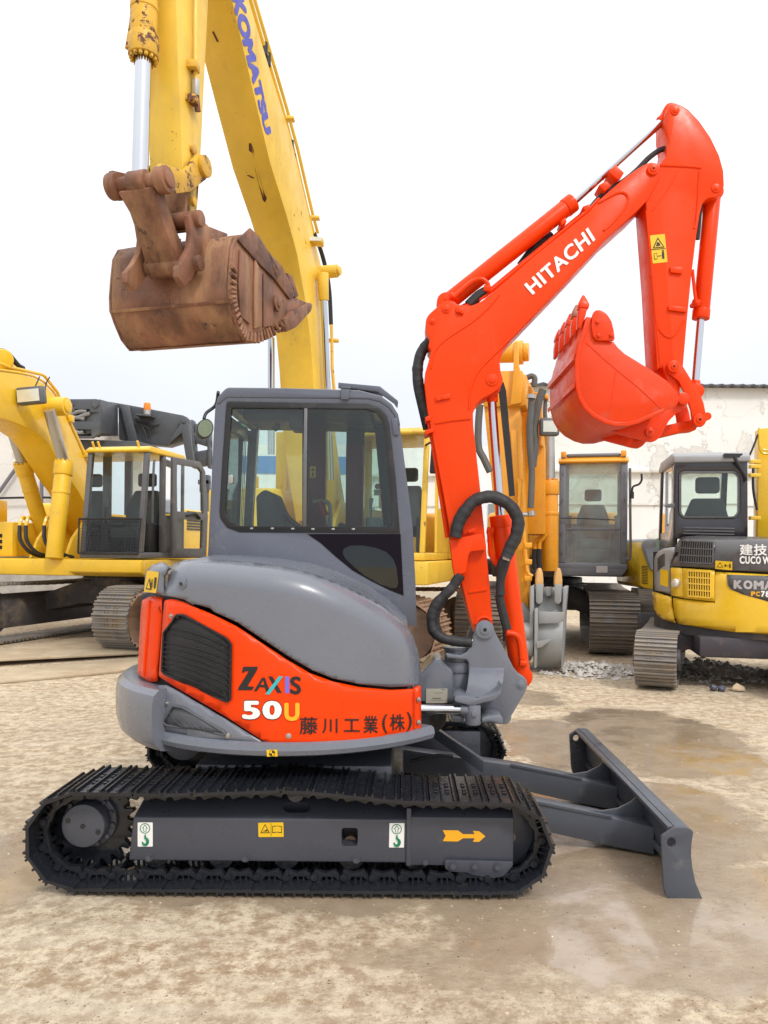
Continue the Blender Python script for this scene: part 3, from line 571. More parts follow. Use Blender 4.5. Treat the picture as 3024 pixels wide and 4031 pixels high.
for r_, k, x, y, yy in ((r1, 'B', 218, 950, YB - 0.05), (r2, 'E', 705, 1808, YB - 0.07), (r2, 'E', 526, 1088, YB - 0.06), (r3, 'B', 1328, 980, YB - 0.05), (r1, 'B', 370, 915, YB - 0.07)):
    p = w(k, x, y, yy); b = MB(); b.cyl(p + Vector((-0.02, 0, 0.0)), p + Vector((0.02, 0, -0.006)), 0.022, seg=6); b.cyl(p, p + Vector((0, 0.06, 0)), 0.016, seg=10); b.out('pipe_union', ME, m_or, r_, bevel=0.003)
b = MB(); b.plate('E', [(572, 330), (596, 278), (612, 330), (660, 900), (630, 905)], YB + 0.05, YB + 0.045, YB + 0.06); b.out('rod_guard', ME, m_blk, boom)
b = MB(); b.tube(W('B', YB - 0.05, (286, 992), (330, 950), (362, 930)), 0.030, 10, 3); b.out('hydraulic_hose', ME, m_hose, r1)
b = MB(); b.tube(W('B', YB - 0.03, (1352, 525), (1345, 580), (1340, 640), (1335, 690)), 0.013, 8, 4); b.out('hydraulic_hose', ME, m_hose, r3)
# the big hose loop in front of the boom
for dx, yy, rr in ((0, YB - 0.16, 0.034), (-8, YB - 0.20, 0.034)):
    b = MB(); s_ = 1 if dx == 0 else 0.92
    b.tube(W('E', yy, (338, 1128), (345 - dx, 1060), (380 - dx, 985 - dx), (440, 925 - dx), (520, 902 - dx), (600, 925 - dx), (660 + dx, 985), (682 + dx, 1050), (670 + dx, 1120), (640 + dx, 1180), (612, 1235)), wr(rr, dx), 12, 9); b.out('hydraulic_hose', ME, m_hose, boom)
for dx, yy in ((0, YB - 0.15), (26, YB - 0.11)):
    b = MB(); b.tube(W('E', yy, (365, 1330), (310, 1410), (240 + dx, 1480), (208 + dx, 1550), (215 + dx, 1630), (265 + dx * .6, 1675), (340, 1692 - dx * .4), (425, 1700)), wr(0.031 - dx * 0.0004, dx), 12, 9); b.out('hydraulic_hose', ME, m_hose, boom)
b = MB(); b.tube(W('E', YB - 0.14, (612, 1235), (592, 1290), (582, 1360), (582, 1440)), lambda t: 0.03 + 0.006 * math.sin(6 * t), 10, 4); b.tube(W('E', YB - 0.13, (575, 1440), (585, 1500), (600, 1560), (618, 1630)), 0.026, 10, 4); b.out('hydraulic_hose', ME, m_hose, r2)
b = MB(); b.plate('E', [(590, 1225), (630, 1235), (625, 1258), (588, 1246)], YB - .15, YB - .19, YB - .11); b.out('hose_clip', ME, m_stl, boom, bevel=0.003)

# arm
YA, HA = 4.40, 0.10
ya = YA - HA
armp = c('B', (1196, 92, 14), (1212, 68, 14), (1250, 68, 14), (1292, 92), (1345, 148), (1396, 222), (1436, 306), (1455, 376), (1458, 440), (1450, 482, 14), (1424, 497, 12), (1385, 498, 14), (1360, 520, 14), (1345, 580), (1330, 680), (1308, 860), (1290, 1040), (1268, 1290)) + c('F', (1004, 100), (990, 232), (1010, 290, 10), (985, 330, 16), (945, 318, 14), (925, 200), (880, 60)) + c('B', (1150, 1290), (1128, 900), (1102, 560), (1098, 512), (1150, 420), (1162, 350), (1196, 300), (1206, 240), (1196, 170))
b = MB(); b.plate('S', armp, ya, ya, YA + HA); arm = b.out('arm', ME, m_or, bevel=0.006)
weld('B', [(1162, 350), (1300, 356), (1352, 362)], 0.008, arm, ya); weld('B', [(1345, 380), (1330, 600), (1320, 640)], 0.007, arm, ya); weld('B', [(1146, 1060), (1165, 1110), (1200, 1138), (1235, 1125), (1275, 1065)], 0.007, arm, ya)
weld('B', [(1245, 375), (1205, 450), (1125, 560)], 0.004, arm, ya); weld('B', [(1100, 560), (1128, 860), (1146, 1060), (1168, 1280)], 0.005, arm, ya)
pin('B', 1232, 100, 0.026, arm, d=0.006, y0=ya, hole=False); pin('B', 1420, 456, 0.026, arm, d=0.006, y0=ya, hole=False)
for q in ([(1206, 818), (1262, 822), (1268, 836), (1262, 852), (1208, 845)], [(1198, 996), (1280, 1006), (1282, 1028), (1198, 1018)]):
    b = MB(); b.plate('B', q, ya, ya - 0.016, ya - 0.001); b.out('pipe_bracket', ME, m_or, arm, bevel=0.003)
aY = decal_xf(ya - 0.002); aY2 = decal_xf(ya - 0.004); aY3 = decal_xf(ya - 0.006)
s1 = flat('B', [(1117, 672, 4), (1185, 665, 4), (1198, 794, 4), (1130, 801, 4)], aY, ME, m_ylw, arm)
flat('B', [(1130, 731), (1184, 726), (1153, 680)], aY2, ME, m_prt, s1, 'print'); flat('B', [(1137, 727), (1177, 723), (1153, 690)], aY3, ME, m_ylw, s1, 'print'); flat('B', [(1145, 722), (1166, 718), (1160, 704), (1150, 702)], decal_xf(ya - 0.0075), ME, m_prt, s1, 'print')
flat('B', [(1135, 754), (1149, 752), (1152, 780), (1137, 782)], aY2, ME, m_prt, s1, 'print'); flat('B', [(1137, 756), (1147, 755), (1150, 778), (1139, 779)], aY3, ME, m_ylw, s1, 'print'); flat('B', [(1152, 765), (1170, 763), (1170, 766), (1152, 768)], aY2, ME, m_prt, s1, 'print'); flat('B', [(1172, 748), (1182, 747), (1184, 778), (1174, 779)], aY2, ME, m_prt, s1, 'print'); flat('S', disc(c('B', (1177, 742))[0], 4, n=10), aY2, ME, m_prt, s1, 'print')
flat('B', [(1121, 736), (1190, 729), (1190, 732), (1121, 739)], aY2, ME, m_prt, s1, 'print')

# linkage
for yy in (ya - 0.022, YA + HA + 0.004):
    b = MB(); b.plate('F', [(900, 60, 14), (925, 34, 14), (965, 34, 16), (1000, 70), (1050, 150), (1105, 235), (1130, 300), (1146, 380), (1146, 420, 14), (1120, 448, 14), (1085, 445, 14), (1058, 410, 10), (1050, 340), (1020, 255), (975, 165), (905, 110, 10)], ya, yy, yy + 0.018); lk1 = b.out('guide_link', ME, m_or, arm, bevel=0.004)
b = MB(); b.plate('F', [(790, 455), (1060, 392), (1130, 420), (1110, 455), (1040, 462), (860, 505), (800, 510)], ya, YA - 0.05, YA + 0.05); lk2 = b.out('bucket_link', ME, m_or, arm, bevel=0.006)
b = MB(); p = w('F', 1105, 402, YA); b.cyl(p + Vector((0, -0.135, 0)), p + Vector((0, 0.135, 0)), 0.022, seg=20); b.out('link_pin', ME, m_or, arm)
for x, y, r_ in ((945, 72, 0.032), (1105, 402, 0.036)): pin('F', x, y, r_, arm, y0=ya - 0.022, d=0.02)
# bucket
YK0, YK1 = 4.05, 4.77
near = c('Q', (545, 350), (590, 560), (750, 580), (790, 635), (850, 690), (1060, 820), (1240, 940), (1340, 1050, 14), (1362, 1100, 14), (1350, 1160, 14), (1300, 1200), (1218, 1232), (1080, 1285), (980, 1330), (880, 1356), (760, 1358), (660, 1330), (560, 1275), (480, 1200), (430, 1110), (405, 1010), (395, 900), (398, 760), (430, 570), (480, 440), (500, 360))
b = MB(); b.plate('S', near, YK0, YK0, YK0 + 0.016); bk = b.out('bucket', ME, m_orb, bevel=0.004)
b = MB(); b.plate('S', near, YK0, YK1 - 0.016, YK1); b.out('side_plate', ME, m_orb, bk, bevel=0.004)
wrap = c('Q', (520, 352), (490, 440), (432, 570), (400, 760), (397, 900), (407, 1010), (432, 1110), (482, 1200), (562, 1275), (662, 1330), (762, 1358), (880, 1356), (980, 1330), (1080, 1285), (1218, 1232))
outer = [P(u, v, YK0) for u, v in wrap]; b = MB(); n_ = len(outer); inn = []
for i, p in enumerate(outer):
    d = (outer[min(i + 1, n_ - 1)] - outer[max(i - 1, 0)]).normalized(); inn.append(p + Vector((d.z, 0, -d.x)) * -0.014)
cs_ = [(p.x, YK0 - 0.006, p.z) for p in outer] + [(p.x, YK0 - 0.006, p.z) for p in reversed(inn)]
b.prism(cs_, (0, YK1 - YK0 + 0.012, 0)); b.out('bucket_shell', ME, m_orb, bk, bevel=0.003)
# wear strips across the shell, the lip and five teeth
for (i0, i1) in ((2, 3), (4, 5)):
    p = outer[i0].lerp(outer[i1], 0.65); q = outer[i1]; b = MB(); d = (outer[i1] - outer[i0]).normalized(); n = Vector((d.z, 0, -d.x))
    b.prism([p + n * .014 + Vector((0, -.003, 0)), p + n * .020, q + n * .020, q + n * .014], (0, YK1 - YK0 - .005, 0)); b.out('wear_strip', ME, m_orb, bk)
b = MB(); p0, p1 = outer[0], outer[3]; d = (p1 - p0).normalized(); n = Vector((d.z, 0, -d.x)); b.prism([p0 - n * .002 + Vector((0, -.002, 0)), p1 - n * .002 + Vector((0, -.002, 0)), p1 + n * .012 + Vector((0, -.002, 0)), p0 + n * .014 + Vector((0, -.002, 0))], (0, YK1 - YK0 + .004, 0)); b.out('cutting_edge', ME, m_orb, bk, bevel=0.003)
m_toothw = paint('worn_tooth', (0.36, 0.13, 0.08), 0.5, 0.2)
for i in range(5):
    yy = YK0 + 0.04 + i * 0.158
    tip, base, mid, low_ = P(*c('Q', (480, 128))[0], YK0), P(*c('Q', (436, 445))[0], YK0), P(*c('Q', (478, 240))[0], YK0), P(*c('Q', (515, 350))[0], YK0)
    ax = (tip - base).normalized(); nn = Vector((ax.z, 0, -ax.x))
    b = MB(); c1, c2 = base.lerp(mid, 0.0), mid
    def ring(p, hx, hy, off=0.0): return [Vector((p.x, yy, p.z)) + nn * (off + sx * hx) + Vector((0, sy * hy, 0)) for sx, sy in ((-1, -1), (1, -1), (1, 1), (-1, 1))]
    b.loft([ring(base, 0.008, 0.026, .0), ring(base.lerp(mid, .5), 0.018, 0.031), ring(mid, 0.020, 0.033)]); tt = b.out('tooth_holder', ME, m_orb, bk, bevel=0.005)
    b = MB(); b.loft([ring(mid - ax * .012, 0.026, 0.038), ring(mid + ax * .012, 0.026, 0.037), ring(mid.lerp(tip, .55), 0.017, 0.030), ring(tip, 0.005, 0.012)]); b.out('tooth', ME, m_toothw if i == 1 else m_orb, bk, bevel=0.005)
# side cutters
for yy, s_ in ((YK0, -1), (YK1, 1)):
    b = MB(); b.plate('Q', [(545, 330, 12), (570, 296, 14), (620, 292, 14), (680, 330, 14), (722, 400), (742, 480), (752, 560, 6), (740, 580, 6), (580, 576, 10), (548, 530), (535, 440)], YK0, yy + (s_ * 0.018 if s_ < 0 else 0.0005), yy + (s_ * 0.0005 if s_ < 0 else 0.018)); sc_ = b.out('side_cutter', ME, m_orb, bk, bevel=0.004)
    if s_ < 0:
        for x, y in ((596, 398), (608, 526), (728, 522)):
            p = w('Q', x, y, YK0 - 0.018); b = MB(); b.cyl(p, p + Vector((0, -0.012, 0)), 0.012, 0.010, seg=10); b.out('bolt', ME, m_orb, sc_, bevel=0.002)
b = MB(); b.tube(W('Q', YK0, (490, 590), (650, 735), (784, 850), (980, 1010), (1220, 1232)), 0.003, 6); b.tube(W('Q', YK0, (770, 860), (740, 1050), (705, 1310)), 0.003, 6); b.out('weld_seam', ME, m_orb, bk)
b = MB(); b.tube(W('Q', YK0, *[((x - 2100) / .4219, (y - 1100) / .4219) for x, y in wrap[2:]]), 0.008, 6); b.out('weld_seam', ME, m_orb, bk)
# ears
for yy in (YA - 0.15, YA + 0.12):
    b = MB(); b.plate('Q', [(730, 1440), (960, 1330), (1080, 1285), (1218, 1232), (1300, 1200), (1340, 1080, 14), (1385, 1075, 16), (1418, 1130, 16), (1400, 1210, 16), (1300, 1270), (1240, 1330), (1195, 1410), (1160, 1480, 14), (1100, 1528, 18), (1040, 1522, 14), (880, 1480)], ya, yy, yy + 0.028); b.out('bucket_ear', ME, m_orb, bk, bevel=0.004)
pin('Q', 1082, 1428, 0.026, bk, y0=YA - 0.15, d=0.02, mat=m_orb)
b = MB(); p = w('Q', 1082, 1428, YA - 0.1); b.cyl((p.x, YA - 0.15, p.z), (p.x, YA + 0.148, p.z), 0.02); p = w('Q', 1350, 1140, YA - 0.1); b.cyl((p.x, YA - 0.19, p.z), (p.x, YA + 0.17, p.z), 0.034); b.out('bucket_pin', ME, m_orb, bk, bevel=0.004)

# --- swing post
b = MB(); b.plate('K', [(822, 235, 8), (835, 180, 14), (880, 142, 16), (930, 134, 18), (985, 150, 18), (1025, 195, 16), (1060, 275), (1140, 425), (1230, 600), (1275, 690), (1330, 755), (1420, 815, 14), (1442, 880, 14), (1430, 945, 12), (1380, 1040), (1250, 1262), (1245, 1320, 10), (1190, 1368, 16), (1120, 1362), (900, 1340), (900, 1180), (720, 1090), (740, 640), (720, 595, 14), (640, 590), (480, 575), (470, 520), (640, 540), (720, 500, 30), (752, 440), (790, 350)], 4.24, 4.24, 4.30); swp = b.out('swing_post', ME, m_gr, bevel=0.008)
b = MB(); b.plate('K', [(822, 235, 8), (835, 180, 14), (880, 142, 16), (930, 134, 18), (985, 150, 18), (1025, 195, 16), (1140, 425), (1275, 690), (1420, 815, 14), (1442, 880, 14), (1380, 1040), (1250, 1262), (1190, 1368, 16), (900, 1340), (740, 900), (740, 640), (752, 440)], 4.24, 4.52, 4.58); b.plate('K', [(760, 620), (900, 560), (1100, 640), (1160, 760), (1150, 1340), (760, 1340)], 4.3, 4.301, 4.519); b.out('post_body', ME, m_gr, swp, bevel=0.008)
# curved ledge that sweeps toward the near side
Lg = [[(748, 680), (1166, 690)], [(742, 760), (1160, 760)], [(730, 860), (1150, 850)], [(715, 950), (1110, 955)], [(690, 1010), (1040, 1010)], [(660, 1030), (960, 1040)]]
dep = [4.238, 4.20, 4.16, 4.12, 4.08, 4.03]
b = MB(); rows = []
for (l, r_), dd in zip(Lg, dep): rows.append((w('K', *l, dd), w('K', *r_, dd)))
b.loft([[a, d_, d_ + Vector((0, .05, -.03)), a + Vector((0, .05, -.03))] for a, d_ in rows]); b.plate('K', [(570, 1042, 10), (600, 1022, 8), (690, 1022), (850, 1050), (1000, 1015), (1100, 960), (1140, 890), (1120, 1010), (1040, 1075), (890, 1112), (820, 1135), (740, 1135), (575, 1095, 10)], 4.02, 4.02, 4.23); b.out('post_ledge', ME, m_gr, swp, bevel=0.006)
pin('K', 930, 236, 0.052, swp, mat=m_gr, y0=4.235, d=0.012); pin('K', 1358, 895, 0.026, swp, mat=m_gr, y0=4.24, d=0.004, hole=False)
b = MB(); p0, p1 = w('K', 625, 440, 4.36), w('K', 625, 600, 4.36); b.cyl(p0 + Vector((0, 0, 0.0)), p1, 0.085, seg=32); b.cyl(p0 + Vector((0, 0, -.012)), p0 + Vector((0, 0, .004)), 0.098, seg=32); b.out('swing_pivot_cap', ME, m_gr, swp, bevel=0.006)
b = MB(); b.cyl(w('K', 630, 590, 4.38), w('K', 630, 1120, 4.38), 0.095, seg=36); b.cyl(w('K', 630, 600, 4.38), w('K', 630, 720, 4.38), 0.105, seg=36); b.out('swing_pivot', ME, m_gr, swp, bevel=0.004)
b = MB(); b.plate('K', [(60, 800), (190, 740), (330, 590, 14), (420, 588, 14), (470, 640, 10), (560, 740), (570, 1105), (60, 1105)], 4.28, 4.28, 4.60); b.plate('K', [(60, 1105), (420, 1110), (400, 1240, 10), (300, 1330, 14), (200, 1362, 10), (60, 1362)], 4.3, 4.3, 4.58); fm = b.out('front_mount', ME, m_gr, bevel=0.014, seg=3)
b = MB(); b.plate('K', [(235, 938, 2), (488, 936, 2), (486, 1108, 2), (232, 1110, 2)], 4.278, 4.275, 4.2785); pl_ = b.out('rating_plate', ME, paint('dull_aluminium_plate', (0.52, 0.49, 0.40), 0.45, 0.12, metal=0.3), fm)
for q in ([(330, 985), (430, 985), (430, 989), (330, 989)], [(310, 1048), (410, 1048), (410, 1058), (310, 1058)], [(290, 1074), (440, 1074), (440, 1077), (290, 1077)], [(415, 944), (458, 944), (458, 950), (415, 950)]): flat('K', q, decal_xf(4.2735), ME, paint('grey_print', (0.12, 0.12, 0.11), 0.5), pl_, 'print')
b = MB(); b.cyl(w('K', -120, 1180, 4.06), w('K', 660, 1184, 4.06), 0.024, seg=28); o = b.out('swing_cylinder_rod', ME, m_chr)
b = MB(); b.cyl(w('K', 640, 1184, 4.06), w('K', 790, 1190, 4.06), 0.030, 0.034, seg=24); b.cyl(w('K', 790, 1120, 4.06), w('K', 790, 1360, 4.06), 0.042, seg=28); b.cyl(w('K', 800, 1215, 4.06) + Vector((0, -.055, 0)), w('K', 800, 1215, 4.06), 0.018, seg=20); b.out('rod_end', ME, m_gr, o, bevel=0.004)
b = MB(); b.plate('K', [(890, 1290, 10), (960, 1260, 14), (1060, 1250), (1140, 1260, 12), (1150, 1362), (1000, 1330), (900, 1345)], 4.05, 4.05, 4.235); b.plate('K', [(520, 1270, 12), (600, 1250, 10), (680, 1270), (690, 1340), (560, 1340, 10)], 4.1, 4.1, 4.3); b.out('lower_lug', ME, m_gr, swp, bevel=0.008)
b = MB(); b.cyl(w('K', 715, 375, 4.26), w('K', 800, 375, 4.26), 0.018); b.out('hose_fitting', ME, m_stl, swp, bevel=0.002)
# ------------------------------------------------------------------ crawler tracks
SHOE = {}
def shoe_mesh(key, pitch, width, mat, h=0.02, nr=3, bolts=True, thick=0.012):
    if key in SHOE: return SHOE[key]
    b = MB(); L_ = pitch * 1.06
    b.prism([(-L_ / 2, -width / 2, 0), (-L_ / 2, -width / 2, thick * 1.6), (-L_ * .42, -width / 2, thick), (L_ * .42, -width / 2, thick), (L_ / 2, -width / 2, thick * .5), (L_ / 2, -width / 2, -thick * .5)], (0, width, 0))
    for i in range(nr):
        x = (-0.40 + 0.80 * i / (nr - 1)) * pitch
        b.prism([(x - h * .55, -width / 2 - .001, thick * .8), (x - h * .32, -width / 2 - .001, thick + h), (x + h * .32, -width / 2 - .001, thick + h), (x + h * .55, -width / 2 - .001, thick * .8)], (0, width + .002, 0))
    if bolts:
        for sx in (-.2, .2):
            for sy in (-.17, -.08, .08, .17):
                p = Vector((sx * pitch, sy * width, thick * .9)); b.cyl(p, p + Vector((0, 0, h * .55)), pitch * .075, seg=6)
    bmesh.ops.recalc_face_normals(b.b, faces=b.b.faces); me = bpy.data.meshes.new('track_shoe'); b.b.to_mesh(me); b.b.free(); me.materials.append(mat); SHOE[key] = me; return me
def link_mesh(key, pitch, half, mat):
    if key in SHOE: return SHOE[key]
    b = MB(); hh = pitch * 0.40
    b.cyl((-pitch * .40, -half, -hh * .45), (-pitch * .40, half, -hh * .45), pitch * .10, seg=10)
    for s in (-1, 1):
        y = s * half
        b.prism([(-pitch * .52, y - .012, -hh * .2), (-pitch * .40, y - .012, -hh), (-pitch * .05, y - .012, -hh * .75), (pitch * .30, y - .012, -hh), (pitch * .46, y - .012, -hh * .55), (pitch * .46, y - .012, 0), (pitch * .28, y - .012, -hh * .42), (-pitch * .12, y - .012, -hh * .42), (-pitch * .22, y - .012, 0), (-pitch * .52, y - .012, 0)], (0, .024, 0))
        b.cyl((-pitch * .40, y - s * .01, -hh * .45), (-pitch * .40, y + s * .03, -hh * .45), pitch * .12, seg=12)
        for dx in (0.0, .2): b.cyl((pitch * dx, y, -hh * .5), (pitch * dx, y, .004), pitch * .05, seg=6)
    bmesh.ops.recalc_face_normals(b.b, faces=b.b.faces); me = bpy.data.meshes.new('track_link'); b.b.to_mesh(me); b.b.free(); me.materials.append(mat); SHOE[key] = me; return me
def loop_path(ax, az, ar, bx, bz, br, top=(), n=14):
    """rear wheel (ax,az,ar), front wheel (bx,bz,br), extra points on the upper run from front to rear"""
    pts = [(ax, az - ar), (bx, bz - br)]
    pts += [(bx + br * math.sin(math.pi * i / n), bz - br * math.cos(math.pi * i / n)) for i in range(1, n)]
    pts += [(bx, bz + br)] + list(top) + [(ax, az + ar)]
    pts += [(ax - ar * math.sin(math.pi * i / n), az + ar * math.cos(math.pi * i / n)) for i in range(1, n)]
    return [Vector((x, z)) for x, z in pts]
def lay_track(parent, path, yc, pitch, sm, lm=None, M=None, every=True):
    P2 = path + [path[0]]; cum = [0]
    for a, b_ in zip(P2, P2[1:]): cum.append(cum[-1] + (b_ - a).length)
    n = round(cum[-1] / pitch); step = cum[-1] / n
    def at(s):
        s %= cum[-1]
        for i in range(len(cum) - 1):
            if cum[i + 1] >= s: t = (s - cum[i]) / max(1e-9, cum[i + 1] - cum[i]); return P2[i].lerp(P2[i + 1], t)
    for i in range(n):
        a, b_ = at(i * step), at((i + 1) * step); m = (a + b_) / 2; d = (b_ - a).normalized()
        X = Vector((d.x, 0, d.y)); Z = Vector((d.y, 0, -d.x)); Yv = Z.cross(X)
        mt = Matrix(((X.x, Yv.x, Z.x, m.x), (X.y, Yv.y, Z.y, yc), (X.z, Yv.z, Z.z, m.y), (0, 0, 0, 1)))
        if M is not None: mt = M @ mt
        for nm, me in (('track_shoe', sm), ('track_link', lm)):
            if me is None: continue
            o = bpy.data.objects.new(nm, me); COL.objects.link(o); o.parent = parent; o.matrix_local = mt
# path of the compact excavator: thing-local frame has its origin at (-0.6, 4.5, 0)
SX, SZ, SRr, IX, IZ, IRr = -1.498, 0.252, 0.215, 0.483, 0.237, 0.200
path = loop_path(SX, SZ, SRr, IX, IZ, IRr, top=[(0.25, 0.434), (0.0, 0.440), (-0.28, 0.466), (-0.50, 0.486), (-0.72, 0.476), (-1.1, 0.462)])
path = [Vector((p.x + 0.6, p.y)) for p in path]
HZ = 0.283
sm = shoe_mesh('mini', 0.135, 0.40, m_sh, h=0.013); lm = link_mesh('minil', 0.135, 0.088, m_sh)
def side_frame(y_out, s):
    """track frame; s = +1 when the outer face looks at the camera"""
    def prof(x0, x1, zb, zc, zt, yo, sl=0.17, tl=0.0, tr=0.0):
        b = MB(); sec = [(yo, zb), (yo, zc), (yo + s * sl, zt), (yo + s * .30, zt), (yo + s * .30, zb)]
        b.loft([[(x0 + tl * (z - zb), y, z) for y, z in sec], [(x1 + tr * (z - zb), y, z) for y, z in sec]]); return b
    xl = P(*c('H', (645, 760))[0], 3.58).x; xm = P(*c('I', (612, 900))[0], 3.58).x; xr = P(*c('I', (1240, 800))[0], 3.57).x
    fr = prof(xl, xm, 0.118, 0.322, 0.392, y_out, tl=0.10).out('track_frame', ME, m_fr, bevel=0.010, seg=3)
    prof(xm + 0.006, xr, 0.112, 0.338, 0.372, y_out - s * 0.008, sl=0.07).out('front_frame', ME, m_fr, fr, bevel=0.006)
    b = MB(); b.box((xm + 0.003, y_out + s * .12, 0.245), (0.022, .262, 0.27)); b.out('joint_flange', ME, m_fr, fr, bevel=0.003)
    # guard plate with bolts under the front
    yo = y_out - s * 0.012
    pts = [P(u, v, 3.56) for u, v in rnd(c('I', (832, 880, 4), (1235, 890, 4), (1232, 920), (1180, 975, 10), (1120, 988, 10), (1000, 970), (960, 955), (860, 948, 8), (832, 930, 6)))]
    b = MB(); b.prism([(p.x, yo, p.z) for p in pts], (0, -s * 0.016, 0)); gp_ = b.out('roller_guard', ME, m_fr, fr, bevel=0.003)
    for k, x, y in (('I', 878, 910), ('I', 1008, 912), ('I', 1142, 916), ('I', 305, 888), ('I', 718, 900), ('H', 742, 742), ('H', 1228, 745)):
        p = P(*c(k, (x, y))[0], 3.56); b = MB(); y_ = yo - s * .016 if x in (878, 1008, 1142) else y_out
        b.cyl((p.x, y_, p.z), (p.x, y_ - s * .016, p.z), 0.014, seg=6); b.cyl((p.x, y_, p.z), (p.x, y_ - s * .004, p.z), 0.020, seg=14); b.out('bolt', ME, m_fr, fr)
    # bottom rollers seen under the frame
    for i in range(6):
        x = xl + .12 + i * .31; b = MB(); b.cyl((x, y_out + s * .03, .135), (x, y_out + s * .25, .135), .062, seg=22); b.out('track_roller', ME, m_sh, fr)
    b = MB(); x = P(*c('I', (-60, 0))[0], 3.6).x; p = P(*c('H', (1485, 416))[0], 3.62); b.cyl((p.x, y_out + s * .04, p.z), (p.x, y_out + s * .24, p.z), .040, seg=26); b.cyl((p.x, y_out + s * .025, p.z), (p.x, y_out + s * .05, p.z), .026, seg=20); b.out('carrier_roller', ME, m_fr, fr, bevel=0.004)
    # idler
    b = MB(); yc = y_out + s * .12; b.cyl((IX, yc - .045, IZ), (IX, yc + .045, IZ), IRr - .045, seg=48); b.cyl((IX, yc - .018, IZ), (IX, yc + .018, IZ), IRr - .02, seg=48); idl = b.out('idler', ME, m_fr, fr, bevel=0.008)
    b = MB(); b.cyl((IX + .045, yc - s * .046, IZ - .018), (IX + .045, yc - s * .050, IZ - .018), .022, seg=20); b.out('idler_hole', ME, paint('dry_mud', (.36, .30, .22), .9), idl)
    # sprocket with teeth, bolts and final drive hub
    ys = y_out + s * .12; b = MB(); nt_ = 21; pts = []
    for i in range(nt_ * 4):
        a = 2 * math.pi * i / (nt_ * 4); rr = SRr - .005 if i % 4 in (0, 1) else SRr - .042; pts.append((SX + rr * math.sin(a), ys - .02, SZ + rr * math.cos(a)))
    b.prism(pts, (0, .04, 0)); spk = b.out('sprocket', ME, m_sh, fr, bevel=0.003)
    b = MB(); b.cyl((SX, ys + s * .12, HZ), (SX, ys - s * .05, HZ), .138, .128, seg=44); b.cyl((SX, ys - s * .05, HZ), (SX, ys - s * .13, HZ), .105, .102, seg=48); hub = b.out('final_drive', ME, m_fr, fr, bevel=0.008)
    for i in range(12):
        a = 2 * math.pi * (i + .3) / 12; b = MB(); q = Vector((SX + .115 * math.sin(a), ys - s * .052, HZ + .115 * math.cos(a))); b.cyl(q, q - Vector((0, s * .014, 0)), .011, seg=6); b.out('bolt', ME, m_fr, hub)
    for dx, dz in ((0, 0), (-.070, .026), (.072, -.026)):
        b = MB(); q = Vector((SX + dx, ys - s * .130, HZ + dz)); b.cyl(q, q - Vector((0, s * .003, 0)), .012, seg=14); o = b.out('drain_plug', ME, m_sh, hub); 
    return fr
fN = side_frame(3.58, 1); lay_track(fN, path, 3.66 - 4.5, 0.135, sm, lm)
fF = side_frame(5.42, -1); lay_track(fF, path, 5.30 - 4.5, 0.135, sm, lm)
# pockets in the near frame: square hole and slot
def cut(o, pts3, vec):
    """cut a real opening into a part"""
    b = MB(); b.prism(pts3, vec); k = b.out('cutter', ME, None, smooth=False); md = o.modifiers.new('cut', 'BOOLEAN'); md.object = k; md.operation = 'DIFFERENCE'; md.solver = 'EXACT'
    dg = bpy.context.evaluated_depsgraph_get(); me = bpy.data.meshes.new_from_object(o.evaluated_get(dg)); o.modifiers.remove(md); old = o.data; o.data = me; me.name = old.name
    if not me.materials: me.materials.append(m_fr)
    bpy.data.meshes.remove(old); bpy.data.objects.remove(k)
cut(fN, [P(u, v, 3.58) - Vector((0, .03, 0)) for u, v in rnd(c('I', (218, 692, 12), (315, 692, 12), (315, 800, 14), (218, 800, 14)))], (0, .17, 0))
fs = lambda u, v: P(u, v, 3.58 + max(0, (3228 - v) / 95 * .17))
cut(fN, [fs(u, v) + Vector((0, -.03, .04)) for u, v in rnd(c('H', (1415, 487, 16), (1440, 463, 14), (1545, 463, 14), (1570, 487, 16), (1545, 511, 14), (1440, 511, 14)))], (0, .06, -.10))
b = MB(); q = w('I', 270, 778, 3.66); b.cyl(q, q + Vector((0, .06, 0)), .03, seg=18); b.out('roller_boss', ME, m_shoeb, fN)
# stickers on the near frame
y_ = 3.5780
for k, q in (('H', [(692, 558, 3), (768, 558, 3), (768, 680, 3), (692, 680, 3)]), ('I', [(503, 664, 3), (592, 664, 3), (589, 809, 3), (500, 809, 3)])):
    s1 = flat(k, q, decal_xf(y_), ME, m_wht, fN); g = lambda x, y: (q[0][0] + (q[1][0] - q[0][0]) * x, q[0][1] + (q[2][1] - q[0][1]) * y)
    W_ = (q[1][0] - q[0][0]) * CR[k][2]; cen = c(k, g(.48, .25))[0]; d1 = disc(cen, W_ * .34, n=24)
    b = MB(); b.prism([P(u, v, y_ - .0015) for u, v in d1], (0, .001, 0), [[P(u, v, y_ - .0015) for u, v in disc(cen, W_ * .29, n=24)]]); b.out('print', ME, m_grn, s1)
    flat(k, [g(.48, .09), g(.68, .25), g(.58, .25), g(.58, .38), g(.38, .38), g(.38, .25), g(.28, .25)], decal_xf(y_ - .001), ME, m_grn, s1, 'print'); flat(k, [g(.48, .13), g(.60, .235), g(.54, .235), g(.54, .36), g(.42, .36), g(.42, .235), g(.36, .235)], decal_xf(y_ - .0025), ME, m_wht, s1, 'print')
    b = MB(); b.tube([P(*c(k, g(x, y))[0], y_ - .002) for x, y in ((.5, .50), (.5, .62), (.62, .70), (.66, .80), (.55, .92), (.38, .90), (.30, .80))], lambda t: .003 + .004 * t * (1 - t) * 4, 6, 4); b.out('print', ME, m_grn, s1)
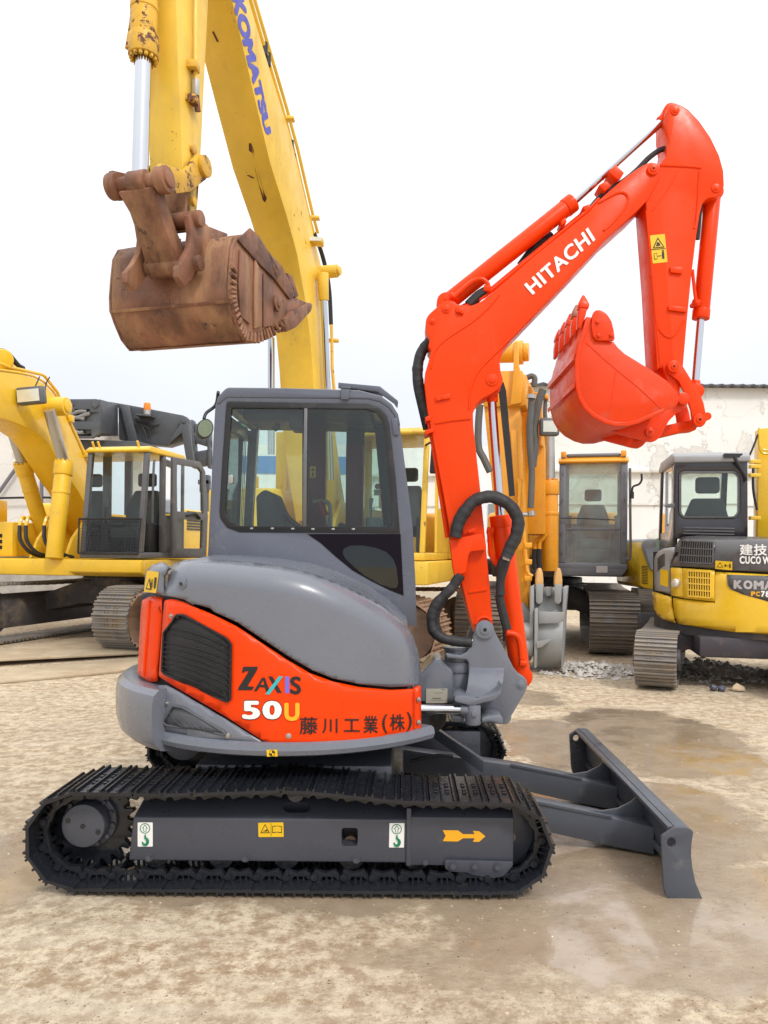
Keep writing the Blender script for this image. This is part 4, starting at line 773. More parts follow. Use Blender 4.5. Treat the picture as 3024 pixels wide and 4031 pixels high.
s1 = flat('H', [(1297, 560, 4), (1424, 558, 4), (1426, 631, 4), (1299, 632, 4)], decal_xf(y_), ME, m_ylw, fN)
flat('H', [(1308, 612), (1356, 612), (1332, 566)], decal_xf(y_ - .001), ME, m_prt, s1, 'print'); flat('H', [(1314, 608), (1350, 608), (1332, 573)], decal_xf(y_ - .0018), ME, m_ylw, s1, 'print'); flat('H', [(1318, 604), (1344, 604), (1342, 592), (1330, 600)], decal_xf(y_ - .0026), ME, m_prt, s1, 'print')
for q in ([(1361, 562), (1363, 562), (1363, 628), (1361, 628)], [(1368, 578), (1390, 574), (1390, 577), (1371, 581), (1371, 608), (1390, 605), (1390, 609), (1368, 612)], [(1394, 574), (1416, 578), (1416, 612), (1394, 609), (1394, 605), (1413, 608), (1413, 581), (1394, 577)]): flat('H', q, decal_xf(y_ - .001), ME, m_prt, s1, 'print')
flat('I', [(819, 706), (910, 707), (940, 729), (1008, 729), (998, 709), (1036, 712), (1073, 742), (1036, 775), (998, 775), (1008, 754), (940, 754), (910, 773), (819, 771), (836, 739)], decal_xf(y_ - .0085), ME, m_amb, fN, 'direction_arrow')
# centre frame
b = MB(); b.box((-.55, 4.5, .40), (1.0, 1.3, .20)); b.cyl((CX, CY, .40), (CX, CY, .56), .42, seg=36)
for x in (-1.0, -.1): b.box((x, 4.5, .28), (.22, 1.5, .16))
b.out('centre_frame', ME, m_fr, bevel=0.02)
# --- dozer blade
YD0, YD1 = 3.5, 5.46
bl = c('J', (1098, 862), (1178, 866, 10), (1204, 884, 10), (1192, 960), (1190, 1030), (1198, 1110), (1218, 1200), (1274, 1330))
bb = c('J', (1258, 1326), (1190, 1205), (1168, 1110), (1162, 1030), (1165, 960), (1172, 895), (1100, 880))
b = MB(); b.plate('S', bl + bb, YD0, YD0 + .02, YD1 - .02); blade = b.out('dozer_blade', ME, m_bl, bevel=0.004)
endp = [(1010, 918, 8), (1095, 862, 8), (1176, 865, 10), (1205, 884, 10), (1193, 960), (1191, 1030), (1199, 1110), (1219, 1200), (1276, 1332), (1066, 1300, 12), (1040, 1280, 8), (1026, 1222)]
hole = [((1071 + 28 * math.cos(R(a))), (951 + 30 * math.sin(R(a)))) for a in range(0, 360, 20)]
b = MB(); b.plate('J', endp, YD0, YD0, YD0 + .019, [hole]); b.out('end_plate', ME, m_bl, blade, bevel=0.003)
b = MB(); b.plate('J', endp, YD0, YD1 - .019, YD1, [hole]); b.out('end_plate', ME, m_bl, blade, bevel=0.003)
xz = lambda k, x, y, Y: (lambda p: (p.x, p.z))(w(k, x, y, Y))
xb0 = w('J', 1165, 1000, YD0).x; zt = w('J', 1150, 866, YD0).z
# back stiffener between arms and blade
b = MB(); b.box((xb0 - .035, 4.48, zt - .012), (.09, 1.90, .02)); b.box((xb0 + .01, 4.48, zt - .25), (.03, 1.92, .03)); b.out('blade_stiffener', ME, m_bl, blade, bevel=0.004)
for yc in (4.12, 4.80):
    x0, x1 = -.25, xb0 + .005
    b = MB(); b.loft([[(x0, yc - .055, .38), (x0, yc + .055, .38), (x0, yc + .055, .24), (x0, yc - .055, .24)], [(x1 - .60, yc - .055, .252), (x1 - .60, yc + .055, .252), (x1 - .60, yc + .055, .105), (x1 - .60, yc - .055, .105)], [(x1 - .20, yc - .060, .172), (x1 - .20, yc + .060, .172), (x1 - .20, yc + .060, .02), (x1 - .20, yc - .060, .02)], [(x1, yc - .15, .155), (x1, yc + .15, .155), (x1, yc + .15, .012), (x1, yc - .15, .012)]]); ar = b.out('push_arm', ME, m_bl, blade, bevel=0.004)
    b = MB(); b.box((x1 - .42, yc - .060, .218), (.45, .014, .012), Matrix.Rotation(R(11), 3, 'Y')); b.out('flange', ME, m_bl, ar)
    q = [(x1 - .34, .198), (x1 - .24, .190), (x1 - .15, .205), (x1 - .08, .24), (x1 - .035, .28), (x1 - .005, zt - .004), (x1 - .005, .11), (x1 - .3, .11)]
    b = MB(); b.prism([(x, yc - .008, z) for x, z in q], (0, .016, 0)); b.out('gusset', ME, m_bl, ar, bevel=0.002)
# blade lift link seen behind the slewing body
b = MB(); A, B_ = w('I', 735, 95, 4.75), w('I', 1060, 305, 4.6); b.loft([[A + Vector((0, -.03, .03)), A + Vector((0, .05, .03)), A + Vector((0, .05, -.04)), A + Vector((0, -.03, -.04))], [B_ + Vector((0, -.03, .02)), B_ + Vector((0, .05, .02)), B_ + Vector((0, .05, -.06)), B_ + Vector((0, -.03, -.06))]]); b.out('lift_cylinder_cover', ME, m_bl, blade, bevel=0.004)
b = MB(); b.tube(W('I', 4.5, (620, 300), (720, 275), (800, 262), (880, 268)), .012, 8, 4); b.out('hydraulic_hose', ME, m_hose, blade)
# ------------------------------------------------------------------ ground
def struct(o, **k):
    o['kind'] = 'structure'
    for a, b_ in k.items(): o[a] = b_
    return o
WET = [(-0.45, 4.05, 1.75, 0.72, 1.0), (1.15, 3.35, 1.10, 0.62, 1.0), (2.16, 6.5, 0.75, 1.25, .95), (1.30, 6.35, 0.55, 0.85, .9), (1.25, 8.3, 0.5, 0.45, .7), (-2.0, 3.75, 0.55, 0.45, .9), (1.3, 4.6, 0.9, 0.8, 1.0), (-5.0, 7.6, 0.6, 0.4, .3), (0.1, 2.95, .35, .16, .6)]
def ground_mat():
    m, t, N, b = newmat('dusty_wet_yard_ground'); L = t.links.new
    tcn = N.new('ShaderNodeTexCoord'); vec = tcn.outputs['Object']
    def noise(s, d=6, r=.6, v=None):
        n = N.new('ShaderNodeTexNoise'); n.inputs['Scale'].default_value = s; n.inputs['Detail'].default_value = d; n.inputs['Roughness'].default_value = r; L(v or vec, n.inputs['Vector']); return n.outputs[0]
    def rng(s, a, b_, lo=0, hi=1, smooth=False):
        q = N.new('ShaderNodeMapRange'); q.inputs[1].default_value = a; q.inputs[2].default_value = b_; q.inputs[3].default_value = lo; q.inputs[4].default_value = hi
        if smooth: q.interpolation_type = 'SMOOTHSTEP'
        L(s, q.inputs[0]); return q.outputs[0]
    def math_(op, a, b_=None):
        q = N.new('ShaderNodeMath'); q.operation = op
        for i, x in enumerate((a, b_)):
            if x is None: continue
            if hasattr(x, 'links'): L(x, q.inputs[i])
            else: q.inputs[i].default_value = x
        return q.outputs[0]
    def mix(f, A, B):
        q = N.new('ShaderNodeMix'); q.data_type = 'RGBA'
        if hasattr(f, 'links'): L(f, q.inputs[0])
        else: q.inputs[0].default_value = f
        for s, x in ((6, A), (7, B)):
            if hasattr(x, 'links'): L(x, q.inputs[s])
            else: q.inputs[s].default_value = col4(x)
        return q.outputs[2]
    warp = N.new('ShaderNodeTexNoise'); warp.inputs['Scale'].default_value = 1.7; warp.inputs['Detail'].default_value = 7; warp.inputs['Roughness'].default_value = .62; L(vec, warp.inputs['Vector'])
    wv = N.new('ShaderNodeVectorMath'); wv.operation = 'MULTIPLY_ADD'; L(warp.outputs['Color'], wv.inputs[0]); wv.inputs[1].default_value = (.95, .95, 0); wv.inputs[2].default_value = (-.475, -.475, 0)
    wp = N.new('ShaderNodeVectorMath'); L(vec, wp.inputs[0]); L(wv.outputs[0], wp.inputs[1])
    wet = None
    for cx, cy, rx, ry, amt in WET:
        s = N.new('ShaderNodeVectorMath'); s.operation = 'SUBTRACT'; L(wp.outputs[0], s.inputs[0]); s.inputs[1].default_value = (cx, cy, 0)
        d = N.new('ShaderNodeVectorMath'); d.operation = 'DIVIDE'; L(s.outputs[0], d.inputs[0]); d.inputs[1].default_value = (rx, ry, 1e6)
        l = N.new('ShaderNodeVectorMath'); l.operation = 'LENGTH'; L(d.outputs[0], l.inputs[0])
        k = rng(l.outputs['Value'], 1.10, .86, 0, amt, True); wet = k if wet is None else math_('MAXIMUM', wet, k)
    big = noise(.55, 5); midn = noise(4.5, 9, .7); fine = noise(38, 8, .75)
    mp = N.new('ShaderNodeMapping'); mp.inputs['Scale'].default_value = (.35, 2.2, 1); mp.inputs['Rotation'].default_value = (0, 0, R(9)); L(vec, mp.inputs[0]); strk = noise(2.0, 8, .65, mp.outputs[0])
    mot = noise(11, 12, .74); crumb = noise(70, 6, .7)
    base = mix(rng(mot, .43, .57), (.37, .26, .155), (.70, .59, .425)); mot2 = noise(27, 10, .75); base = mix(rng(mot2, .54, .62, 0, .7), base, (.30, .21, .125)); base = mix(rng(mot2, .44, .38, 0, .55), base, (.74, .64, .48))
    base = mix(rng(strk, .45, .66, 0, .6), base, (.66, .575, .45))
    base = mix(rng(big, .44, .64, 0, .6), base, mix(rng(mot, .42, .58), (.31, .225, .145), (.50, .395, .27)))
    base = mix(rng(midn, .55, .66, 0, .6), base, (.33, .245, .155))
    base = mix(rng(fine, .57, .66, 0, .75), base, (.22, .16, .105))
    base = mix(rng(crumb, .64, .70, 0, .6), base, (.72, .65, .53))
    # damp and standing water: darker soil, low roughness
    damp = mix(rng(midn, .3, .7), (.26, .19, .125), (.38, .295, .205))
    pud = rng(noise(2.6, 7, .6), .42, .60)
    colr = mix(rng(wet, 0, .8, 0, .92), base, damp)
    L(colr, b.inputs['Base Color'])
    rdry = rng(midn, .3, .7, .78, .95); rwet = rng(pud, 0, 1, .03, .20)
    mm = N.new('ShaderNodeMix'); mm.data_type = 'FLOAT'; L(rng(wet, .15, .8), mm.inputs[0]); L(rdry, mm.inputs[2]); L(rwet, mm.inputs[3]); L(mm.outputs[0], b.inputs['Roughness'])
    b.inputs['Specular IOR Level'].default_value = .6
    h = math_('ADD', math_('MULTIPLY', midn, 1.0), math_('MULTIPLY', fine, .5)); h = math_('ADD', h, math_('MULTIPLY', mot, .8)); h = math_('ADD', h, math_('MULTIPLY', strk, .6))
    bp = N.new('ShaderNodeBump'); bp.inputs['Distance'].default_value = .035; L(h, bp.inputs['Height'])
    L(rng(math_('MULTIPLY', wet, rng(pud, 1, 0, .55, 1)), .2, .95, .75, .10), bp.inputs['Strength']); L(bp.outputs[0], b.inputs['Normal'])
    cw_ = math_('MULTIPLY', rng(wet, .45, .9), rng(pud, .75, .2, .25, 1)); L(cw_, b.inputs['Coat Weight']); b.inputs['Coat Roughness'].default_value = .10; b.inputs['Coat IOR'].default_value = 1.45
    wb = N.new('ShaderNodeBump'); wb.inputs['Distance'].default_value = .004; wb.inputs['Strength'].default_value = .45; L(noise(9, 4, .5), wb.inputs['Height']); L(wb.outputs[0], b.inputs['Coat Normal'])
    return m
m_ground = ground_mat()
b = MB(); n_ = 24; b.b.verts.new((-300, -60, 0)); vs_ = list(b.b.verts) + [b.b.verts.new(p) for p in ((300, -60, 0), (300, 600, 0), (-300, 600, 0))]; b.face(vs_)
struct(b.out('ground', None, m_ground, smooth=False))

# loose stones on the yard (nobody could count them)
def stones(name, n, place, rmin, rmax, mat, label, cat, flat_=.6):
    b = MB(); rg = random.Random(hash(name) % 1000 if False else len(name) * 7)
    for i in range(n):
        x, y, z = place(rg); r = rmin + (rmax - rmin) * rg.random() ** 3; k = []
        ax = rg.random() * 6.28
        for (dx, dy, dz) in ((1, 0, 0), (.3, .9, .1), (-.8, .6, 0), (-.9, -.5, .1), (.2, -1, 0), (.1, .1, .9)):
            j = .7 + .6 * rg.random(); xx, yy = dx * math.cos(ax) - dy * math.sin(ax), dx * math.sin(ax) + dy * math.cos(ax); k.append(b.b.verts.new((x + xx * r * j, y + yy * r * j, z + dz * r * flat_ * j)))
        for q in range(5): b.face([k[q], k[(q + 1) % 5], k[5]])
    o = b.out(name, None, mat, recalc=False, smooth=False); o['kind'] = 'stuff'; o['label'] = label; o['category'] = cat; return o
m_peb = paint('pale_pebble', (.40, .30, .19), .85, .35, dirt=(.26, .19, .13), damt=.4, dscale=40)
near = lambda g: (lambda y: ((g.random() - .5) * (y * 1.25 + 1.0), y, 0))(2.0 + 10 * g.random() ** 2.0)
stones('loose_pebbles', 9000, near, .0015, .009, m_peb, 'small tan pebbles scattered over the yard ground', 'pebbles')
stones('dark_grit_scatter', 6000, near, .001, .0055, paint('dark_brown_grit', (.16, .11, .07), .85, .4), 'dark brown grit scattered over the yard ground', 'grit')
stones('pale_stone_chips', 450, near, .0015, .008, paint('pale_chip', (.62, .58, .50), .8, .2), 'pale stone chips scattered over the yard ground', 'stone chips')
m_rub2 = paint('grey_rubble', (.50, .47, .43), .85, .25, dirt=(.2, .17, .14), damt=.3, dscale=12)
def heap(cx, cy, rx, ry, h):
    def f(g):
        a = g.random() * 6.28; r = g.random() ** .75; return (cx + rx * r * math.cos(a), cy + ry * r * math.sin(a), max(0, h * (1 - r) ** 1.2 * g.random()))
    return f
q1, q2 = PG(2330, 2640), PG(2800, 2660)
stones('gravel_heap', 900, heap(q1.x, q1.y, .8, .75, .12), .012, .06, m_rub2, 'low spread of grey broken stones between grey bucket and yellow track', 'rubble', .8)
stones('rubble_strip', 1300, heap(q2.x, q2.y + .3, 1.0, .9, .20), .012, .048, m_rub2, 'low grey rubble heap under the yellow compact machine at right', 'rubble', .8)
# litter
m_lit = paint('crumpled_blue_plastic', (.08, .09, .13), .3, .4); q = PG(2822, 2722)
b = MB(); rg = random.Random(3); b.tube([q + Vector((-.05, 0, .02)), q + Vector((-.02, .02, .05)), q + Vector((.03, -.01, .045)), q + Vector((.07, .01, .02))], lambda t: .03 + .02 * math.sin(t * 9), 6, 3); o = b.out('plastic_scrap', None, m_lit, smooth=False); o['label'] = 'crumpled dark plastic scrap on the ground in front of the rubble'; o['category'] = 'litter'
q = PG(2908, 2722); b = MB(); b.prism([q + Vector(v) for v in ((-.07, 0, .01), (-.03, -.04, .015), (.06, -.03, .01), (.08, .03, .03), (.0, .05, .07), (-.05, .04, .04))], (0, 0, .02)); o = b.out('paper_scrap', None, paint('buff_paper', (.55, .42, .28), .8), smooth=False); o['label'] = 'pale buff crumpled paper on the ground at right'; o['category'] = 'litter'

# steel road plates under the left machine
m_plate = paint('dirty_steel_road_plate', (.46, .37, .25), .75, .2, dirt=(.30, .215, .13), damt=.4, dscale=1.2, bump=.2, bscale=8)
def road_plate(p, z, label, lift=0.0):
    b = MB(); b.prism([Vector((x, y, z + (lift if i == 0 else 0))) for i, (x, y) in enumerate(p)], (0, 0, .028)); o = b.out('steel_road_plate', None, m_plate, bevel=.004); o['label'] = label; o['category'] = 'steel plate'; o['group'] = 'steel plates laid on the yard'
a, d_ = PG(0, 2624), PG(540, 2586); e_ = (a - d_) * .5
road_plate([(a.x + e_.x, a.y + e_.y), (d_.x, d_.y), (d_.x + .5, d_.y + 3.2), (a.x + e_.x + .5, a.y + e_.y + 3.2)], .034, 'upper dusty steel plate under the left yellow excavator, front edge lifted', .05)
a, d_ = PG(0, 2694), PG(470, 2650); e_ = (a - d_) * .5
road_plate([(a.x + e_.x, a.y + e_.y), (d_.x, d_.y), (d_.x + .3, d_.y + 1.5), (a.x + e_.x + .3, a.y + e_.y + 1.5)], .004, 'lower dusty steel plate nearest the camera at left edge')

# ------------------------------------------------------------------ walls and far buildings
def wall_mat(name, col, bare, amt):
    m, t, N, b = newmat(name); L = t.links.new; tcn = N.new('ShaderNodeTexCoord'); vec = tcn.outputs['Object']
    def noise(s, d=8, r=.65):
        n = N.new('ShaderNodeTexNoise'); n.inputs['Scale'].default_value = s; n.inputs['Detail'].default_value = d; n.inputs['Roughness'].default_value = r; L(vec, n.inputs['Vector']); return n.outputs[0]
    def rng(s, a, b_, lo=0, hi=1):
        q = N.new('ShaderNodeMapRange'); q.inputs[1].default_value = a; q.inputs[2].default_value = b_; q.inputs[3].default_value = lo; q.inputs[4].default_value = hi; L(s, q.inputs[0]); return q.outputs[0]
    def mix(f, A, B):
        q = N.new('ShaderNodeMix'); q.data_type = 'RGBA'; L(f, q.inputs[0])
        for s, x in ((6, A), (7, B)):
            if hasattr(x, 'links'): L(x, q.inputs[s])
            else: q.inputs[s].default_value = col4(x)
        return q.outputs[2]
    base = mix(rng(noise(.5), .35, .65), [x * .88 for x in col], col)
    pe = noise(.62, 10, .62); f = rng(pe, .60 - amt, .615 - amt)
    colr = mix(f, base, mix(rng(noise(2.5), .4, .6), bare, [x * 1.25 for x in bare]))
    vo = N.new('ShaderNodeTexVoronoi'); vo.feature = 'DISTANCE_TO_EDGE'; vo.inputs['Scale'].default_value = .55
    nw = N.new('ShaderNodeTexNoise'); nw.inputs['Scale'].default_value = 1.5; nw.inputs['Detail'].default_value = 6; L(vec, nw.inputs['Vector'])
    va = N.new('ShaderNodeVectorMath'); L(vec, va.inputs[0]); L(nw.outputs['Color'], va.inputs[1]); L(va.outputs[0], vo.inputs['Vector'])
    colr = mix(rng(vo.outputs['Distance'], .010, .003, 0, .3), colr, [x * .7 for x in bare])
    L(colr, b.inputs['Base Color']); b.inputs['Roughness'].default_value = .9
    bp = N.new('ShaderNodeBump'); bp.inputs['Strength'].default_value = .6; bp.inputs['Distance'].default_value = .03; L(f, bp.inputs['Height']); L(bp.outputs[0], b.inputs['Normal'])
    return m
m_wall = wall_mat('peeling_white_render', (.80, .80, .78), (.56, .55, .52), .045)
m_wall2 = wall_mat('stained_pale_render', (.76, .74, .71), (.52, .49, .45), .01)
m_conc = paint('grey_concrete', (.36, .34, .31), .85, .2, dirt=(.2, .18, .15), damt=.3, dscale=1.5)
YW = 21.0
WR = Thing('warehouse_wall', 'tall peeling white rendered warehouse wall behind the machines at right', 'wall', (6, YW, 0))
x0 = P(2030, 1600, YW).x; zt = P(2750, 1527, YW).z
b = MB(); b.box(((x0 + 16) / 2, YW + .15, (zt - 2.9) / 2 + 2.9), (16 - x0, .3, zt - 2.9)); b.out('upper_wall', WR, m_wall)
zl = P(2520, 1862, YW).z
b = MB(); b.box(((x0 + 16) / 2, YW + .2, 1.45), (16 - x0, .3, 2.9)); b.out('lower_wall', WR, m_wall)
b = MB(); b.box(((x0 + 16) / 2, YW - .04, zl + .06), (16 - x0, .22, .12)); b.out('wall_ledge', WR, m_wall, bevel=.02)
m_roof = paint('dark_corrugated_sheet', (.06, .06, .065), .5, .2)
b = MB(); nn = 90; xs = [x0 + (16 - x0) * i / nn for i in range(nn + 1)]
b.loft([[(x, YW - .25, zt + .02 + .05 * (i % 2)), (x, YW + 3, zt + .6 + .05 * (i % 2)), (x, YW + 3, zt + .57 + .05 * (i % 2)), (x, YW - .25, zt - .03 + .05 * (i % 2))] for i, x in enumerate(xs)]); b.out('corrugated_roof_edge', WR, m_roof)
WL = Thing('yard_wall', 'pale stained yard wall behind the left yellow excavator', 'wall', (-14, 21, 0))
zt2 = P(120, 1660, YW).z; x1 = P(560, 1700, YW).x
b = MB(); b.box((-15, YW + .15, zt2 / 2 + .7), (2 * (15 + x1), .3, zt2 - 1.4)); b.out('render', WL, m_wall2)
b = MB(); b.box((-15, YW + .1, .75), (2 * (15 + x1) + .02, .4, 1.5)); b.out('concrete_base', WL, m_conc)
m_pipe = paint('grey_pipe', (.16, .16, .18), .5)
b = MB(); b.tube([P(-20, 1960, YW - .2), P(60, 1848, YW - .2), P(75, 1820, YW - .2)], .05, 8); b.out('drain_pipe', WL, m_pipe); b = MB(); b.cyl(P(165, 1860, YW - .2), P(163, 2000, YW - .2), .05, seg=10); b.out('drain_pipe', WL, m_pipe)
b = MB(); b.tube([P(-10, 1961, YW - .2), P(160, 1958, YW - .2), P(250, 1962, YW - .2)], .03, 6, 3); b.out('cable', WL, m_blk)
# white building far behind, seen beside and through the cab
YF = 48
FB = Thing('far_building', 'far white building with a blue band seen through the grey cab', 'building', (-4, YF, 0))
xa, xb_ = P(900, 1900, YF).x, P(2060, 1900, YF).x; zf = P(1750, 1755, YF).z; zb_ = P(1750, 1690, YF).z
m_wb = paint('white_cladding', (.72, .74, .76), .7, .06)
b = MB(); b.box(((xa + xb_) / 2, YF + 3, zf / 2), (xb_ - xa, 6, zf)); b.out('wall', FB, m_wb)
b = MB(); xs_ = P(1400, 1900, YF).x; b.box(((xa + xs_) / 2, YF - .03, zf - 1.3), (xs_ - xa + .1, .06, 1.1)); b.out('blue_band', FB, paint('blue_cladding', (.10, .22, .48), .6))
for i in range(14):
    x = xa + 1.0 + i * (xb_ - xa - 1.5) / 13; b = MB(); b.box((x, YF - .05, zf * .42), (.75, .1, 2.2)); o = b.out('window', FB, paint('far_window_glass', (.22, .25, .28), .2)); b = MB(); b.box((x, YF - .08, zf * .42 - 1.15), (.9, .12, .1)); b.out('sill', FB, m_wb, o)
# ------------------------------------------------------------------ the machines in the second row
def RP(u, v, p0, n):
    """pixel -> point on the plane through p0 with normal n"""
    x, z = ray(u, v); d = Vector((x, 1, z)); o = Vector((0, 0, CH)); return o + d * ((Vector(p0) - o).dot(n) / d.dot(n))
def bx(b, x0, x1, y0, y1, z0, z1): b.box(((x0 + x1) / 2, (y0 + y1) / 2, (z0 + z1) / 2), (x1 - x0, y1 - y0, z1 - z0)); return b
def seat(th, par, x, y, z, s=1.0, mat=m_seat):
    """operator seat facing +x, local frame"""
    b = MB(); bx(b, x - .25 * s, x + .25 * s, y - .25 * s, y + .25 * s, z, z + .16 * s); o = b.out('seat', th, mat, par, bevel=.05, seg=3, world=False)
    b = MB(); b.loft([[(x - .30 * s, y - .24 * s, z + .12 * s), (x - .16 * s, y - .26 * s, z + .12 * s), (x - .16 * s, y + .26 * s, z + .12 * s), (x - .30 * s, y + .24 * s, z + .12 * s)], [(x - .38 * s, y - .25 * s, z + .5 * s), (x - .24 * s, y - .27 * s, z + .5 * s), (x - .24 * s, y + .27 * s, z + .5 * s), (x - .38 * s, y + .25 * s, z + .5 * s)], [(x - .42 * s, y - .18 * s, z + .74 * s), (x - .32 * s, y - .18 * s, z + .74 * s), (x - .32 * s, y + .18 * s, z + .74 * s), (x - .42 * s, y + .18 * s, z + .74 * s)]]); b.out('seat_back', th, mat, o, bevel=.03, seg=2, world=False)
    b = MB(); bx(b, x - .43 * s, x - .32 * s, y - .14 * s, y + .14 * s, z + .80 * s, z + 1.0 * s); b.out('headrest', th, mat, o, bevel=.04, seg=2, world=False)
    return o
def op_cab(th, x0, x1, y0, y1, z0, z1, fm, rm, gm, sill=.75, lean=.12, doors=True, post=.07, glass_front=True, split=None, seat_s=1.0):
    """cab: floor, posts, roof, panes, seat; x1 is the front; local frame"""
    pw = post; b = MB(); bx(b, x0, x1, y0, y1, z0, z0 + .10); cabo = b.out('cab', th, fm, bevel=.02, world=False)
    fl = lambda x, z: x - lean * max(0, (z - z0) / (z1 - z0)) if x > (x0 + x1) / 2 else x
    for xx, yy in ((x0, y0), (x0, y1 - pw), (x1 - pw, y0), (x1 - pw, y1 - pw)):
        b = MB(); b.loft([[(fl(xx, z), yy, z), (fl(xx, z) + pw, yy, z), (fl(xx, z) + pw, yy + pw, z), (fl(xx, z), yy + pw, z)] for z in (z0 + .10, z1)]); b.out('post', th, fm, cabo, bevel=.015, world=False)
    xm = x0 + (x1 - x0) * .46
    for yy in (y0, y1 - pw):
        b = MB(); bx(b, xm, xm + pw, yy, yy + pw, z0 + .10, z1); b.out('post', th, fm, cabo, bevel=.012, world=False)
    # lower panels: rear, rear halves of both sides
    b = MB(); bx(b, x0 + .005, x0 + .035, y0 + pw, y1 - pw, z0 + .1, z0 + sill); b.out('rear_panel', th, fm, cabo, world=False)
    for yy in (y0 + .005, y1 - .035): b = MB(); bx(b, x0 + pw, xm, yy, yy + .03, z0 + .1, z0 + sill * .95); b.out('side_panel', th, fm, cabo, world=False)
    b = MB(); b.prism([(x0 - .02, y0 - .015, z1), (x1 - lean + .03, y0 - .015, z1), (x1 - lean + .05, y0 - .015, z1 + .04), (x1 - lean - .06, y0 - .015, z1 + .10), (x0 + .05, y0 - .015, z1 + .10), (x0 - .02, y0 - .015, z1 + .05)], (0, y1 - y0 + .03, 0)); rf = b.out('roof', th, rm, cabo, bevel=.025, seg=3, world=False)
    def pane(nm, pts, vec=(0, 0, 0)):
        b = MB(); b.face([b.b.verts.new(p) for p in pts]); return b.out(nm, th, gm, cabo, world=False, recalc=False, smooth=False)
    if glass_front: pane('windscreen', [(x1 - .02, y0 + pw, z0 + .1), (x1 - .02, y1 - pw, z0 + .1), (fl(x1, z1) - .02, y1 - pw, z1), (fl(x1, z1) - .02, y0 + pw, z1)])
    pane('rear_window', [(x0 + .03, y0 + pw, z0 + sill), (x0 + .03, y1 - pw, z0 + sill), (x0 + .03, y1 - pw, z1), (x0 + .03, y0 + pw, z1)])
    for yy in (y0 + .02, y1 - .02): pane('side_window', [(x0 + pw, yy, z0 + sill), (xm, yy, z0 + sill), (xm, yy, z1), (x0 + pw, yy, z1)])
    pane('side_window', [(xm + pw, y0 + .02, z0 + .1), (x1 - pw, y0 + .02, z0 + .1), (fl(x1, z1) - pw, y0 + .02, z1), (xm + pw, y0 + .02, z1)])
    if doors: pane('door_window', [(xm + pw, y1 - .02, z0 + .1), (x1 - pw, y1 - .02, z0 + .1), (fl(x1, z1) - pw, y1 - .02, z1), (xm + pw, y1 - .02, z1)])
    if split:
        zz = z0 + split; b = MB(); bx(b, fl(x1, zz) - .045, fl(x1, zz) - .008, y0 + pw, y1 - pw, zz - .012, zz + .012); b.out('window_bar', th, fm, cabo, world=False)
    seat(th, cabo, x0 + .75, (y0 + y1) / 2, z0 + .32, seat_s)
    for s in (-1, 1):
        b = MB(); bx(b, x0 + .55, x0 + 1.05, (y0 + y1) / 2 + s * .36 - .07, (y0 + y1) / 2 + s * .36 + .07, z0 + .1, z0 + .58); co = b.out('console', th, m_blk, cabo, bevel=.02, world=False)
        b = MB(); yy = (y0 + y1) / 2 + s * .36; b.tube([(x0 + 1.0, yy, z0 + .56), (x0 + 1.03, yy, z0 + .72), (x0 + 1.0, yy, z0 + .84)], lambda t: .012 + .02 * t, 8, 3); b.out('joystick', th, m_blk, co, world=False)
    return cabo
def crawler(th, cx, cy, yaw, L, gauge, sw, hgt, pitch, smat, key, fmat=m_und, bolts=True, nr=3, centre=True):
    """undercarriage in the local frame: two tracks and the centre frame"""
    r = hgt * .5 - .05; res = []
    M = Matrix.Translation((cx, cy, 0)) @ Matrix.Rotation(yaw, 4, 'Z')
    sm_ = shoe_mesh(key, pitch, sw, smat, h=pitch * .16, nr=nr, bolts=bolts, thick=pitch * .07)
    for s in (-1, 1):
        y = s * gauge / 2; b = MB(); xl = L / 2 - r - .05
        sec = [(y - .17, r * .55), (y - .17, r * 1.35), (y - .08, r * 1.75), (y + .08, r * 1.75), (y + .17, r * 1.35), (y + .17, r * .55)]
        b.loft([[(-xl + .1, a, z) for a, z in sec], [(xl - .15, a, z) for a, z in sec]]); b.cyl((-xl, y - .16, r + .06), (-xl, y + .16, r + .06), r * .72, seg=28); b.cyl((xl, y - .1, r + .05), (xl, y + .1, r + .05), r * .80, seg=28); b.cyl((-xl, y - .26, r + .06), (-xl, y + .26, r + .06), r * .42, seg=24)
        b.b.transform(M); fr = b.out('track_frame', th, fmat, world=False, bevel=.01)
        lay_track(fr, loop_path(-xl, r + .06, r, xl, r + .055, r - .01, top=[(xl * .4, 2 * r + .015), (-xl * .4, 2 * r + .015)], n=10), y, pitch, sm_, None, M)
        res.append(fr)
    if centre:
        b = MB(); hw = gauge / 2 - .12
        b.loft([[(-.65, -hw, .45 * hgt), (.65, -hw, .45 * hgt), (.65, -hw, .75 * hgt), (-.65, -hw, .75 * hgt)], [(-.55, -.5, .6 * hgt), (.55, -.5, .6 * hgt), (.55, -.5, hgt), (-.55, -.5, hgt)], [(-.55, .5, .6 * hgt), (.55, .5, .6 * hgt), (.55, .5, hgt), (-.55, .5, hgt)], [(-.65, hw, .45 * hgt), (.65, hw, .45 * hgt), (.65, hw, .75 * hgt), (-.65, hw, .75 * hgt)]])
        b.b.transform(M); b.out('centre_frame', th, fmat, world=False, bevel=.02)
        b = MB(); b.cyl((cx, cy, .9 * hgt), (cx, cy, hgt + .16), .62, seg=40); b.out('slewing_ring', th, fmat, world=False, bevel=.02)
        b = MB(); [b.cyl((cx + .66 * math.cos(a), cy + .66 * math.sin(a), hgt + .02), (cx + .66 * math.cos(a), cy + .66 * math.sin(a), hgt + .06), .03, seg=6) for a in [2 * math.pi * i / 32 for i in range(32)]]; b.cyl((cx, cy, hgt + .03), (cx, cy, hgt + .05), .70, seg=40); b.out('bolt_ring', th, fmat, world=False)['kind'] = 'stuff'
    return res
